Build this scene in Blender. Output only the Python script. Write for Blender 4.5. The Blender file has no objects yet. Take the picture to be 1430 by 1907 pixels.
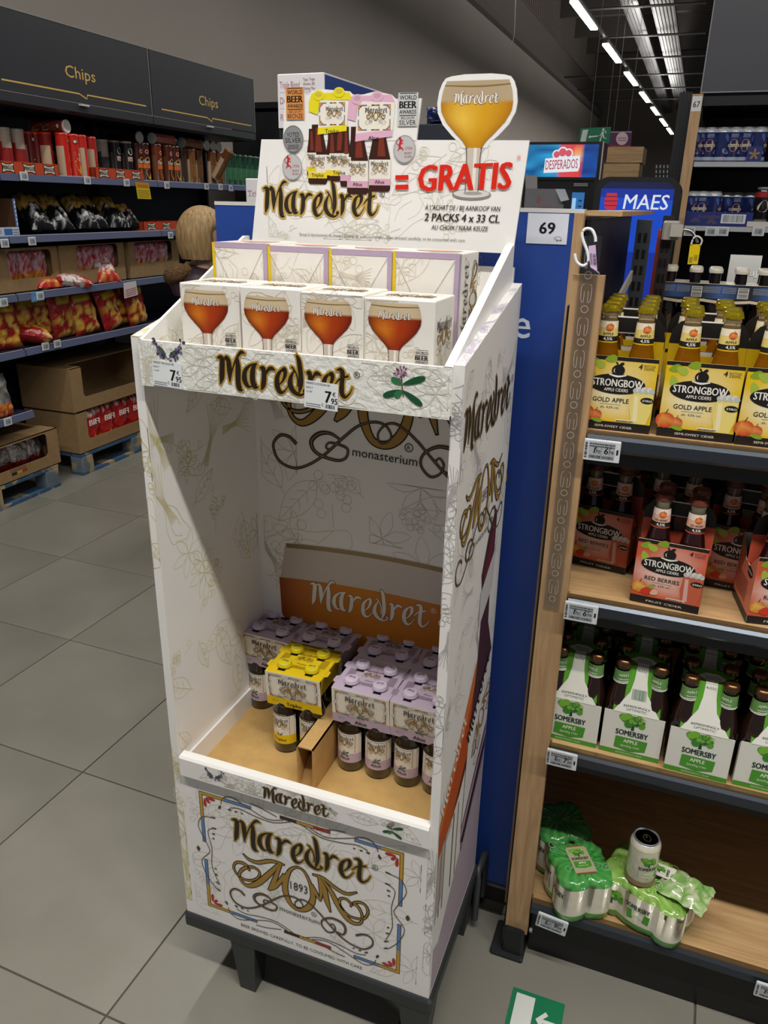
import bpy, math, random
from mathutils import Vector, Matrix, noise
S = bpy.context.scene
COL = S.collection
PI = math.pi

# ---------------- camera, world, lights, exposure ----------------
FPX = 1453.39
CAM = (0.8947, -1.1286, 1.7670)
RX = (0.93469155, 0.35493394, 0.0193288)      # image right
RD = (0.1473037, -0.33727804, -0.9298092)     # image down
RF = (-0.32350166, 0.87193201, -0.36753402)   # view direction
cd = bpy.data.cameras.new('camera'); cam = bpy.data.objects.new('camera', cd); COL.objects.link(cam)
cam.matrix_world = Matrix(((RX[0], -RD[0], -RF[0], CAM[0]), (RX[1], -RD[1], -RF[1], CAM[1]), (RX[2], -RD[2], -RF[2], CAM[2]), (0, 0, 0, 1)))
cd.sensor_fit = 'HORIZONTAL'; cd.sensor_width = 36.0; cd.lens = FPX * 36 / 1430; cd.clip_start = 0.02; cd.clip_end = 200
S.camera = cam
w = bpy.data.worlds.new('world'); S.world = w; w.use_nodes = True
w.node_tree.nodes['Background'].inputs[0].default_value = (0.86, 0.9, 1.0, 1); w.node_tree.nodes['Background'].inputs[1].default_value = 0.13
S.view_settings.view_transform = 'Standard'; S.view_settings.look = 'None'; S.view_settings.gamma = 1; S.view_settings.use_curve_mapping = False
S.view_settings.exposure = 0.0
S.cycles.max_bounces = 8; S.cycles.use_denoising = True; S.cycles.sample_clamp_indirect = 6
LAMP_X = 72.0    # the lamp row over the aisle in front of the cider shelves (runs along X)
LAMP_Y = 34.0    # the lamp row over the crisps aisle (runs along Y)

# ---------------- survey: a photograph pixel on a world plane ----------------
def at(u, v, ax, val):
    a, b = (u - 715) / FPX, (v - 953.5) / FPX
    d = [RX[i] * a + RD[i] * b + RF[i] for i in range(3)]
    k = 'xyz'.index(ax); t = (val - CAM[k]) / d[k]
    return Vector([CAM[i] + t * d[i] for i in range(3)])

# ---------------- helpers ----------------
def lin(h, a=1.0):
    if not isinstance(h, str): return tuple(h)
    h = h.lstrip('#'); o = []
    for i in (0, 2, 4):
        c = int(h[i:i + 2], 16) / 255
        o.append(c / 12.92 if c <= 0.04045 else ((c + 0.055) / 1.055) ** 2.4)
    return (o[0], o[1], o[2], a)
def mixc(a, b, t):
    a, b = lin(a), lin(b); return tuple(a[i] * (1 - t) + b[i] * t for i in range(3)) + (1,)

def PF(o, ex=(1, 0, 0), ey=(0, 0, 1), n=None):
    o, ex, ey = Vector(o), Vector(ex), Vector(ey)
    n = Vector(n) if n is not None else ex.cross(ey).normalized()
    return lambda a, b, h=0.0: o + ex * a + ey * b + n * h
def CF(c, r, ang=0.0):      # wrapped round an upright cylinder, ang = direction of label centre (0 = towards -Y)
    c = Vector(c)
    def f(a, b, h=0.0):
        t = ang + a / r
        return c + Vector(((r + h) * math.sin(t), -(r + h) * math.cos(t), b))
    return f
def sub(f, x, y, s=1.0, sy=None):
    sy = s if sy is None else sy
    return lambda a, b, h=0.0: f(x + a * s, y + b * sy, h)
def rot2(f, x, y, ang):
    c, s = math.cos(ang), math.sin(ang)
    return lambda a, b, h=0.0: f(x + a * c - b * s, y + a * s + b * c, h)

_txt = {}
def text_geo(s, bold=0.0):
    k = (s, bold)
    if k not in _txt:
        cu = bpy.data.curves.new('t', 'FONT'); cu.body = s; cu.size = 1; cu.resolution_u = 2; cu.offset = bold; cu.fill_mode = 'FRONT'
        ob = bpy.data.objects.new('t', cu)
        me = ob.to_mesh()
        vs = [(v.co.x, v.co.y) for v in me.vertices]; fs = [tuple(p.vertices) for p in me.polygons]
        ob.to_mesh_clear(); bpy.data.objects.remove(ob); bpy.data.curves.remove(cu)
        if not vs: vs = [(0, 0)]; fs = []
        x0 = min(v[0] for v in vs); x1 = max(v[0] for v in vs)
        _txt[k] = ([(v[0] - x0, v[1]) for v in vs], fs, x1 - x0)
    return _txt[k]
CAPH = 0.70

def crom(pts, n=4, closed=False):
    if n <= 1 or len(pts) < 3: return [tuple(p) for p in pts]
    P = [tuple(p) for p in pts]; out = []; L = len(P)
    for i in range(L - 1):
        p0, p1, p2, p3 = P[max(i - 1, 0)], P[i], P[i + 1], P[min(i + 2, L - 1)]
        for k in range(n):
            t = k / n; o = []
            for a, b, c, d in zip(p0, p1, p2, p3):
                o.append(0.5 * (2 * b + (c - a) * t + (2 * a - 5 * b + 4 * c - d) * t * t + (3 * b - a - 3 * c + d) * t ** 3))
            out.append(tuple(o))
    out.append(P[-1]); return out

class MB:
    def __init__(s): s.v = []; s.f = []; s.c = []; s.m = []; s.s = []; s.k = 0
    def hh(s, h): s.k = (s.k + 1) % 61; return h + s.k * 3e-6      # successive prints lie a few microns over one another
    def add(s, vs, fs, col='#ffffff', m=0, sm=False):
        b = len(s.v); s.v += [tuple(p) for p in vs]
        if isinstance(col, list): s.c += [lin(c) for c in col]
        else: s.c += [lin(col)] * len(vs)
        for f in fs: s.f.append(tuple(b + i for i in f)); s.m.append(m); s.s.append(sm)
        return s
    def quad(s, a, b, c, d, col='#ffffff', m=0): return s.add((a, b, c, d), ((0, 1, 2, 3),), col, m)
    def box(s, lo, hi, col='#ffffff', m=0, f=None):
        f = f or (lambda x, y, z: (x, y, z))
        x0, y0, z0 = lo; x1, y1, z1 = hi
        vs = [f(x, y, z) for z in (z0, z1) for y in (y0, y1) for x in (x0, x1)]
        return s.add(vs, ((0, 2, 3, 1), (4, 5, 7, 6), (0, 1, 5, 4), (2, 6, 7, 3), (0, 4, 6, 2), (1, 3, 7, 5)), col, m)
    def bbox(s, lo, hi, bev, col='#ffffff', m=0, f=None):    # box with chamfered upright edges and top
        f = f or (lambda x, y, z: (x, y, z)); x0, y0, z0 = lo; x1, y1, z1 = hi; b = bev
        def ring(i, z): return [(x0 + b + i, y0 + i, z), (x1 - b - i, y0 + i, z), (x1 - i, y0 + b + i, z), (x1 - i, y1 - b - i, z), (x1 - b - i, y1 - i, z), (x0 + b + i, y1 - i, z), (x0 + i, y1 - b - i, z), (x0 + i, y0 + b + i, z)]
        R = [ring(0, z0), ring(0, z1 - b), ring(b * .7, z1)]
        vs = [f(*p) for r in R for p in r]; fs = [tuple(range(7, -1, -1)), tuple(range(16, 24))]
        for k in range(2):
            for i in range(8): j = (i + 1) % 8; fs.append((k * 8 + i, k * 8 + j, k * 8 + 8 + j, k * 8 + 8 + i))
        return s.add(vs, fs, col, m)
    def prism(s, poly, f, h0, h1, col='#ffffff', m=0, back=True):    # polygon a,b through plane map f, between offsets
        n = len(poly); vs = [f(a, b, h0) for a, b in poly] + [f(a, b, h1) for a, b in poly]
        fs = [tuple(range(n, 2 * n))] + ([tuple(range(n - 1, -1, -1))] if back else [])
        for i in range(n): j = (i + 1) % n; fs.append((i, j, n + j, n + i))
        return s.add(vs, fs, col, m)
    def lathe(s, prof, org=(0, 0, 0), seg=20, col='#ffffff', m=0, cols=None, ax=None, cap=True, sm=True):
        org = Vector(org); f = ax or (lambda x, y, z: org + Vector((x, y, z)))
        vs = []; cs = []
        for k, (r, z) in enumerate(prof):
            for i in range(seg):
                a = 2 * PI * i / seg; vs.append(f(r * math.cos(a), r * math.sin(a), z)); cs.append(cols[k] if cols else col)
        fs = []
        for k in range(len(prof) - 1):
            for i in range(seg): j = (i + 1) % seg; fs.append((k * seg + i, k * seg + j, k * seg + seg + j, k * seg + seg + i))
        s.add(vs, fs, cs, m, sm)
        if cap:
            n = len(prof) - 1
            s.add(vs[:seg], (tuple(range(seg - 1, -1, -1)),), cs[:seg], m); s.add(vs[n * seg:], (tuple(range(seg)),), cs[n * seg:], m)
        return s
    def tube(s, pts, r, seg=8, col='#ffffff', m=0, cap=True):
        pts = [Vector(p) for p in pts]; vs = []; n = len(pts)
        for i, p in enumerate(pts):
            d = (pts[min(i + 1, n - 1)] - pts[max(i - 1, 0)]).normalized()
            a = d.cross(Vector((0, 0, 1)) if abs(d.z) < .9 else Vector((1, 0, 0))).normalized(); b = d.cross(a)
            rr = r[i] if isinstance(r, (list, tuple)) else r
            for k in range(seg): t = 2 * PI * k / seg; vs.append(p + a * (rr * math.cos(t)) + b * (rr * math.sin(t)))
        fs = [(i * seg + k, i * seg + (k + 1) % seg, i * seg + seg + (k + 1) % seg, i * seg + seg + k) for i in range(n - 1) for k in range(seg)]
        s.add(vs, fs, col, m, True)
        if cap: s.add(vs[:seg], (tuple(range(seg)),), col, m); s.add(vs[-seg:], (tuple(range(seg - 1, -1, -1)),), col, m)
        return s
    def grid(s, fn, nu, nv, col=None, m=0, sm=True, closed_u=False):
        vs = []; cs = []
        for j in range(nv + 1):
            for i in range(nu + 1):
                r = fn(i / nu, j / nv)
                if col is None: vs.append(r[0]); cs.append(r[1])
                else: vs.append(r); cs.append(col)
        W = nu + 1
        return s.add(vs, [(j * W + i, j * W + i + 1, j * W + W + i + 1, j * W + W + i) for j in range(nv) for i in range(nu)], cs, m, sm)
    # ---- flat print on a surface map f(a,b,h) ----
    def rect(s, f, x0, y0, x1, y1, col, h=.0004, nx=1):
        h = s.hh(h)
        if nx == 1: return s.add((f(x0, y0, h), f(x1, y0, h), f(x1, y1, h), f(x0, y1, h)), ((0, 1, 2, 3),), col)
        vs = []
        for i in range(nx + 1):
            x = x0 + (x1 - x0) * i / nx; vs += [f(x, y0, h), f(x, y1, h)]
        return s.add(vs, [(2 * i, 2 * i + 2, 2 * i + 3, 2 * i + 1) for i in range(nx)], col)
    def gon(s, f, pts, col, h=.0004):
        h = s.hh(h); return s.add([f(a, b, h) for a, b in pts], (tuple(range(len(pts))),), col)
    def disc(s, f, x, y, r, col, h=.0004, n=20, ry=None, rot=0):
        ry = ry or r; c, q = math.cos(rot), math.sin(rot)
        pts = [(r * math.cos(2 * PI * i / n), ry * math.sin(2 * PI * i / n)) for i in range(n)]
        return s.gon(f, [(x + a * c - b * q, y + a * q + b * c) for a, b in pts], col, h)
    def ring(s, f, x, y, r, wd, col, h=.0004, n=24, ry=None):
        ry = ry or r; vs = []; h = s.hh(h)
        for i in range(n):
            a = 2 * PI * i / n; vs += [f(x + r * math.cos(a), y + ry * math.sin(a), h), f(x + (r - wd) * math.cos(a), y + (ry - wd) * math.sin(a), h)]
        return s.add(vs, [(2 * i, 2 * ((i + 1) % n), 2 * ((i + 1) % n) + 1, 2 * i + 1) for i in range(n)], col)
    def rib(s, f, pts, col, h=.0004, grow=0.0, n=4, wd=None):   # pts (a,b,w) or (a,b) with constant wd
        h = s.hh(h)
        P = crom([(p[0], p[1], (p[2] if len(p) > 2 else wd)) for p in pts], n); vs = []; L = len(P)
        for i, (a, b, w_) in enumerate(P):
            q, r = P[max(i - 1, 0)], P[min(i + 1, L - 1)]; dx, dy = r[0] - q[0], r[1] - q[1]; l = math.hypot(dx, dy) or 1
            k = max(w_, 0) / 2 + grow; nx, ny = -dy / l * k, dx / l * k
            if grow and i in (0, L - 1):
                e = grow * (-1 if i == 0 else 1); a += dx / l * e; b += dy / l * e
            vs += [f(a - nx, b - ny, h), f(a + nx, b + ny, h)]
        return s.add(vs, [(2 * i, 2 * i + 2, 2 * i + 3, 2 * i + 1) for i in range(L - 1)], col)
    def text(s, f, t, x, y, ch, col, h=.0005, wd=None, al='c', bold=0.0, shear=0.0, bend=None):
        vs, fs, W = text_geo(t); sy = ch / CAPH; sx = (wd / W) if wd else sy
        ox = x - (W * sx / 2 if al == 'c' else (W * sx if al == 'r' else 0))
        for k in ((0,) if bold < .008 else (-1, 1) if bold < .02 else (-1, 0, 1)):      # heavier faces: the print is struck again a hair to the side
            P = []; hk = s.hh(h)
            for a, b in vs:
                X, Y = ox + a * sx + b * sy * shear + k * bold * sx * .9, y + b * sy
                if bend: Y += bend * ((X - x) ** 2)
                P.append(f(X, Y, hk))
            s.add(P, fs, col)
        return s
    def bars(s, f, x0, y0, x1, y1, col='#141414', h=.0005, seed=0, n=22):
        r = random.Random(seed); x = x0; st = (x1 - x0) / (n * 2)
        while x < x1:
            w_ = st * r.choice((.7, 1, 1.7)); s.rect(f, x, y0, min(x + w_, x1), y1, col, h); x += w_ + st * r.choice((.7, 1, 1.5))
        return s
    def fine(s, f, x0, y0, x1, y1, rows, col, h=.0005, seed=0, k=.42):    # lines of print too small to read
        r = random.Random(seed); dy = (y1 - y0) / rows
        for j in range(rows):
            x = x0; yy = y1 - (j + 1) * dy
            while x < x1 - (x1 - x0) * .04:
                w_ = (x1 - x0) * r.uniform(.05, .17); s.rect(f, x, yy, min(x + w_, x1), yy + dy * k, col, h); x += w_ + (x1 - x0) * .02
        return s
    def build(s, name, mats, parent=None, loc=None, rotz=0.0):
        me = bpy.data.meshes.new(name); me.from_pydata(s.v, [], s.f)
        ms = mats if isinstance(mats, (list, tuple)) else [mats]
        for m in ms: me.materials.append(m)
        if len(ms) > 1: me.polygons.foreach_set('material_index', s.m)
        me.polygons.foreach_set('use_smooth', s.s)
        ca = me.color_attributes.new('Col', 'FLOAT_COLOR', 'POINT'); flat = [x for c in s.c for x in c]; ca.data.foreach_set('color', flat)
        me.update()
        return link(name, me, parent, loc, rotz)

def link(name, data, parent=None, loc=None, rotz=0.0):
    o = bpy.data.objects.new(name, data); COL.objects.link(o)
    if loc is not None: o.location = loc
    if rotz: o.rotation_euler[2] = rotz
    if parent: o.parent = parent
    return o
def tag(o, label=None, cat=None, group=None, kind=None):
    if label: o['label'] = label
    if cat: o['category'] = cat
    if group: o['group'] = group
    if kind: o['kind'] = kind
    return o
def thing(name, label, cat, loc=(0, 0, 0), rotz=0.0, group=None):
    return tag(link(name, None, None, loc, rotz), label, cat, group)
def dup(root, label=None, loc=None, rotz=None, group=None, cat=None):
    def cp(o, par):
        n = o.copy(); COL.objects.link(n)
        if par: n.parent = par
        for k in tree[o.name]: cp(k, n)
        return n
    tree = {}
    def scan(o):
        tree[o.name] = list(o.children)
        for k in o.children: scan(k)
    scan(root); n = cp(root, None)
    if label: n['label'] = label
    if group: n['group'] = group
    if loc is not None: n.location = loc
    if rotz is not None: n.rotation_euler[2] = rotz
    return n

# ---------------- materials ----------------
def nm(name):
    m = bpy.data.materials.new(name); m.use_nodes = True; t = m.node_tree; return m, t, t.nodes, t.links, t.nodes['Principled BSDF']
def finish(name, rough=.5, metal=0.0, bump=0.0, bscale=60.0, spec=.5, coat=0.0, trans=0.0, ior=1.45, var=0.0, vscale=8.0, bdist=.002, alpha=1.0, stretch=None, rvar=0.0):
    m, t, N, L, B = nm(name)
    a = N.new('ShaderNodeAttribute'); a.attribute_name = 'Col'
    c = a.outputs['Color']
    tc = N.new('ShaderNodeTexCoord'); src = tc.outputs['Object']
    if stretch:
        mp = N.new('ShaderNodeMapping'); mp.inputs['Scale'].default_value = stretch; L.new(src, mp.inputs['Vector']); src = mp.outputs['Vector']
    if var:
        n = N.new('ShaderNodeTexNoise'); n.inputs['Scale'].default_value = vscale; n.inputs['Detail'].default_value = 5; L.new(src, n.inputs['Vector'])
        r = N.new('ShaderNodeMapRange'); r.inputs['From Min'].default_value = .3; r.inputs['From Max'].default_value = .7; r.inputs['To Min'].default_value = 1 - var; r.inputs['To Max'].default_value = 1 + var * .5; L.new(n.outputs['Fac'], r.inputs['Value'])
        mx = N.new('ShaderNodeMix'); mx.data_type = 'RGBA'; mx.blend_type = 'MULTIPLY'; mx.inputs['Factor'].default_value = 1; L.new(c, mx.inputs['A'])
        cb = N.new('ShaderNodeCombineColor')
        for q in range(3): L.new(r.outputs['Result'], cb.inputs[q])
        L.new(cb.outputs['Color'], mx.inputs['B']); c = mx.outputs['Result']
    L.new(c, B.inputs['Base Color'])
    B.inputs['Roughness'].default_value = rough; B.inputs['Metallic'].default_value = metal; B.inputs['Specular IOR Level'].default_value = spec
    B.inputs['Coat Weight'].default_value = coat; B.inputs['Coat Roughness'].default_value = .08; B.inputs['Transmission Weight'].default_value = trans; B.inputs['IOR'].default_value = ior; B.inputs['Alpha'].default_value = alpha
    if bump:
        n2 = N.new('ShaderNodeTexNoise'); n2.inputs['Scale'].default_value = bscale; n2.inputs['Detail'].default_value = 3; L.new(src, n2.inputs['Vector'])
        b = N.new('ShaderNodeBump'); b.inputs['Strength'].default_value = bump; b.inputs['Distance'].default_value = bdist; L.new(n2.outputs['Fac'], b.inputs['Height']); L.new(b.outputs['Normal'], B.inputs['Normal'])
    return m
PAPER = finish('printed_paper', .42, spec=.4)
CARD = finish('white_coated_card', .38, spec=.45, bump=.06, bscale=25)
EMBOSS = finish('embossed_paper', .36, spec=.5, bump=.55, bscale=95, bdist=.004)
KRAFT = finish('kraft_cardboard', .72, spec=.2, var=.1, vscale=30, bump=.12, bscale=60, stretch=(1, 1, 1))
PLASTIC = finish('moulded_plastic', .45, bump=.1, bscale=160)
GLOSSP = finish('gloss_plastic', .22)
PAINT = finish('painted_metal', .38, var=.05, vscale=3)
METAL = finish('brushed_metal', .3, metal=.9)
CHROME = finish('can_metal', .2, metal=1)
BOTTLE = finish('brown_bottle_glass', .07, spec=.7, coat=.5)
AMBER = finish('amber_cider_glass', .04, trans=.75, ior=1.2, spec=.7)
RUBY = finish('ruby_cider_glass', .06, spec=.7, coat=.4)
FILM = finish('crisp_bag_film', .24, spec=.7, bump=.5, bscale=45, bdist=.01)
FOIL = finish('silver_foil', .24, metal=.85, bump=.6, bscale=40, bdist=.01)
SHRINK = finish('shrink_film', .16, spec=.7, coat=.5, bump=.25, bscale=70, bdist=.004)
WALLP = finish('wall_paint', .8, spec=.2, var=.04, vscale=.6)
MATT = finish('matt_surface', .75, spec=.25, var=.05)
FABRIC = finish('jacket_fabric', .6, spec=.3, bump=.4, bscale=30, bdist=.01)
SKIN = finish('skin', .5, spec=.4)
HAIR = finish('hair', .5, spec=.4, bump=.8, bscale=60, bdist=.01, stretch=(1, 1, .12), var=.35, vscale=90)
FUR = finish('fur_trim', .9, spec=.1, bump=1, bscale=90, bdist=.02, var=.3, vscale=60)
def wood(name, c1, c2, sc):
    m, t, N, L, B = nm(name)
    tc = N.new('ShaderNodeTexCoord'); mp = N.new('ShaderNodeMapping'); mp.inputs['Scale'].default_value = sc; L.new(tc.outputs['Object'], mp.inputs['Vector'])
    n = N.new('ShaderNodeTexNoise'); n.inputs['Scale'].default_value = 3.0; n.inputs['Detail'].default_value = 8; n.inputs['Roughness'].default_value = .62; n.inputs['Distortion'].default_value = 1.4; L.new(mp.outputs['Vector'], n.inputs['Vector'])
    r = N.new('ShaderNodeValToRGB'); r.color_ramp.elements[0].color = lin(c2); r.color_ramp.elements[0].position = .3; r.color_ramp.elements[1].color = lin(c1); r.color_ramp.elements[1].position = .68
    L.new(n.outputs['Fac'], r.inputs['Fac']); L.new(r.outputs['Color'], B.inputs['Base Color']); B.inputs['Roughness'].default_value = .48
    b = N.new('ShaderNodeBump'); b.inputs['Strength'].default_value = .12; b.inputs['Distance'].default_value = .001; L.new(n.outputs['Fac'], b.inputs['Height']); L.new(b.outputs['Normal'], B.inputs['Normal'])
    return m
WOODV = wood('oak_laminate_upright', '#c4a179', '#a5825a', (14, 14, 1.1))
WOODH = wood('oak_laminate_shelf', '#cdaa7c', '#b18a5c', (1.1, 14, 14))
def tile_mat():
    m, t, N, L, B = nm('porcelain_tile')
    tc = N.new('ShaderNodeTexCoord'); oi = N.new('ShaderNodeObjectInfo')
    n = N.new('ShaderNodeTexNoise'); n.inputs['Scale'].default_value = 2.2; n.inputs['Detail'].default_value = 6; L.new(tc.outputs['Object'], n.inputs['Vector'])
    r = N.new('ShaderNodeValToRGB'); r.color_ramp.elements[0].color = lin('#7c7a70'); r.color_ramp.elements[1].color = lin('#8c897f'); r.color_ramp.elements[0].position = .3; r.color_ramp.elements[1].position = .7
    L.new(n.outputs['Fac'], r.inputs['Fac'])
    h = N.new('ShaderNodeHueSaturation'); mr = N.new('ShaderNodeMapRange'); mr.inputs['To Min'].default_value = .95; mr.inputs['To Max'].default_value = 1.05
    L.new(oi.outputs['Random'], mr.inputs['Value']); L.new(mr.outputs['Result'], h.inputs['Value']); L.new(r.outputs['Color'], h.inputs['Color']); L.new(h.outputs['Color'], B.inputs['Base Color'])
    n2 = N.new('ShaderNodeTexNoise'); n2.inputs['Scale'].default_value = 14; L.new(tc.outputs['Object'], n2.inputs['Vector'])
    m2 = N.new('ShaderNodeMapRange'); m2.inputs['To Min'].default_value = .26; m2.inputs['To Max'].default_value = .42; L.new(n2.outputs['Fac'], m2.inputs['Value']); L.new(m2.outputs['Result'], B.inputs['Roughness'])
    B.inputs['Specular IOR Level'].default_value = .45
    return m
TILE = tile_mat()
def emit(name, strength):
    m, t, N, L, B = nm(name)
    a = N.new('ShaderNodeAttribute'); a.attribute_name = 'Col'
    L.new(a.outputs['Color'], B.inputs['Emission Color']); B.inputs['Emission Strength'].default_value = strength; B.inputs['Base Color'].default_value = (.02, .02, .02, 1); B.inputs['Roughness'].default_value = .2
    return m
SCREEN = emit('lit_screen', .9)
TUBE = emit('lit_tube', 9.0)
def clear():
    m, t, N, L, B = nm('clear_plastic')
    tr = N.new('ShaderNodeBsdfTransparent'); tr.inputs[0].default_value = (.93, .94, .95, 1); g = N.new('ShaderNodeBsdfGlossy'); g.inputs['Roughness'].default_value = .12
    mx = N.new('ShaderNodeMixShader'); lw = N.new('ShaderNodeLayerWeight'); lw.inputs['Blend'].default_value = .3
    ma = N.new('ShaderNodeMath'); ma.operation = 'MULTIPLY_ADD'; ma.inputs[1].default_value = .5; ma.inputs[2].default_value = .07
    L.new(lw.outputs['Fresnel'], ma.inputs[0]); L.new(ma.outputs[0], mx.inputs[0]); L.new(tr.outputs[0], mx.inputs[1]); L.new(g.outputs[0], mx.inputs[2]); L.new(mx.outputs[0], N['Material Output'].inputs[0])
    return m
CLEAR = clear()
# ---------------- setting: floor, walls, ceiling ----------------
floor = MB().box((-6.5, -3.5, -.05), (9, 38, -.004), '#56524b').build('floor', MATT); tag(floor, kind='structure')
TS = .6356; TPH = -.0215
tm = MB().bbox((.0022, .0022, -.012), (TS - .0022, TS - .0022, 0), .0012, '#a09c93')
tile0 = None
ca, sa = math.cos(TPH), math.sin(TPH)
for i in range(-6, 6):
    for j in range(-3, 12):
        p = (-.1228 + (i * ca - j * sa) * TS, -.1713 + (i * sa + j * ca) * TS, 0)
        if tile0 is None: tile0 = tm.build('tile', TILE, floor, p, TPH)
        else: link('tile', tile0.data, floor, p, TPH)
far = MB()
for i in range(-9, 14):
    for j in range(-5, 58):
        if -6 <= i < 6 and -3 <= j < 12: continue
        a, b = i * TS, j * TS; q = [(a + .002, b + .002), (a + TS - .002, b + .002), (a + TS - .002, b + TS - .002), (a + .002, b + TS - .002)]
        far.add([(-.1228 + x * ca - y * sa, -.1713 + x * sa + y * ca, 0) for x, y in q], ((0, 1, 2, 3),), '#a09c93')
tag(far.build('tile_field', TILE, floor), kind='stuff')

wl = MB().box((-4.1, -3.5, 0), (-3.95, 38, 5.45), '#a39b95').build('wall_left', WALLP); tag(wl, kind='structure')
beam = MB().box((-4.35, -3.5, 5.45), (-3.8, 38, 5.62), '#6b6663').build('trim_1', WALLP); tag(beam, kind='structure')
up = MB().box((-4.5, -3.5, 5.62), (-4.3, 38, 6.75), '#79726e').build('wall_upper', WALLP); tag(up, kind='structure')
clad = MB()
for k in range(150):
    y = -3.2 + k * .27; clad.prism([(y, 6.75), (y + .06, 6.75), (y + .06, 7.9), (y, 7.9)], lambda a, b, h: Vector((-4.25 + h, a, b)), 0, .05, '#8a827d')
clad.box((-4.5, -3.5, 6.75), (-4.25, 38, 7.9), '#7d7570')
tag(clad.build('wall_cladding', WALLP), kind='structure')
tag(MB().box((-4.5, 38, 0), (9, 38.2, 8), '#6d6763').build('wall_back', WALLP), kind='structure')
ce = MB().box((-4.5, -3.5, 7.9), (9, 38, 8.0), '#56514f').build('ceiling', WALLP); tag(ce, kind='structure')
for k in range(9):      # cross beams under the roof deck
    y = 8.5 + k * 3.2
    tag(MB().box((-4.25, y, 7.35), (9, y + .16, 7.9), '#5c5755').build('trim_%d' % (k + 2), WALLP), kind='structure')

# ---------------- lamp rows ----------------
def strip_light(x0, y0, x1, y1, z, label, power=0.0, seg=True):
    a, b = Vector((x0, y0, z)), Vector((x1, y1, z)); d = (b - a).normalized(); n = Vector((-d.y, d.x, 0))
    t = thing('strip_light', label, 'lamp', (a + b) / 2, group='strip lamps over the aisles')
    f = lambda x, y, zz: d * x + n * y + Vector((0, 0, zz))
    L = (b - a).length / 2
    MB().box((-L, -.035, 0), (L, .035, .07), '#8a8a8a', f=f).build('housing', PAINT, t)
    MB().box((-L + .02, -.055, -.03), (L - .02, .055, -.001), '#fffbe8', f=f).build('diffuser', TUBE, t)
    if power:
        ld = bpy.data.lights.new('strip_lamp', 'AREA'); ld.shape = 'RECTANGLE'; ld.size = 2 * L; ld.size_y = .12; ld.energy = power; ld.color = (1, .965, .91)
        lo = link('lamp_glow', ld, t, (0, 0, -.04), math.atan2(d.y, d.x))
        up = ld.copy(); up.energy = power * .55; uo = link('roof_fill_light', up, t, (0, 0, .12), math.atan2(d.y, d.x)); uo.rotation_euler[0] = PI      # upward fill light, added only to brighten the dark roof
    return t
def lx(y): return -1.24 + (y - 11.9) * .0283
for k in range(-4, 8):
    y0 = 11.9 + 3.3 * k; L = 2.0 if k < 5 else 2.4
    strip_light(lx(y0), y0, lx(y0 + L), y0 + L, 4.5, '%s lit strip lamp from the near end of the row over the crisps aisle' % ['first', 'second', 'third', 'fourth'][k + 4] if k < 0 else
                ['nearest lit strip lamp of the visible ceiling row', 'second lit strip lamp along the visible ceiling row', 'third lit strip lamp along the visible ceiling row', 'middle lit strip lamp of the visible ceiling row', 'fifth lit strip lamp along the visible ceiling row', 'sixth lit strip lamp along the visible ceiling row', 'last small lit strip lamp of the visible ceiling row', 'x'][k],
                power=(LAMP_Y if k < 1 else LAMP_Y * 2.2) if k < 6 else 0) if k < 7 else None
rail = MB().box((0, -.025, 0), (37, .03, .04), '#a39e9c'); tr = rail.build('lamp_rail', PAINT, None, (lx(-2.5), -2.5, 4.573), math.atan2(1, .0283)); tag(tr, 'long grey carrier rail joining the ceiling strip lamps', 'rail')
for k, (x0, x1) in enumerate(((-1.25, .15), (.35, 2.35), (3.0, 5.0))):
    strip_light(x0, -1.25, x1, -1.25, 4.5, ['strip lamp over the aisle end by the crisps', 'strip lamp over the cardboard display', 'strip lamp over the cider shelves'][k], power=LAMP_X * (.6, 1.25, 1.0)[k])
# cable trays running along the ceiling
def cable_tray(x, wdt, z, label, wires):
    t = thing('cable_tray', label, 'cable tray', (x, 20, z))
    MB().box((-wdt / 2, -14, 0), (wdt / 2, 17, .02), '#4b4a4d').build('tray_bed', PAINT, t)
    for s in (-1, 1): MB().box((s * wdt / 2 - .01, -14, 0), (s * wdt / 2 + .01, 17, .09), '#5f5e62').build('tray_side', PAINT, t)
    for k in range(wires): MB().box((-wdt / 2 + .05 + k * .07, -14, -.02), (-wdt / 2 + .07 + k * .07, 17, 0), '#3d3c3e').build('cable', PAINT, t)
cable_tray(-1.02, .30, 5.5, 'narrow grey cable tray under the dark ceiling', 3)
cable_tray(-.42, .42, 5.5, 'wide grey cable tray with cables under the dark ceiling', 5)
for k in range(8):
    y = 11.4 + k * 2.9
    t = MB().tube([(-3.6 if k > 4 else -1.9, y, 5.43), (.4, y, 5.43)], .025, 8, '#343233').build('tray_support', PAINT)
    tag(t, 'grey cross bar carrying the cable trays, bar %s from the near end' % ('one two three four five six seven eight'.split()[k]), 'bar', 'cross bars under the cable trays')
duct = MB()
duct.lathe([(.45, 0), (.45, 5.5)], seg=20, col='#6a686a', ax=lambda x, y, z: Vector((1.6 + x, 8.4 + z, 6.3 + y))); duct.build('air_duct', PAINT)
tag(bpy.data.objects['air_duct'], 'wide grey air duct hanging under the dark ceiling', 'duct')

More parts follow.
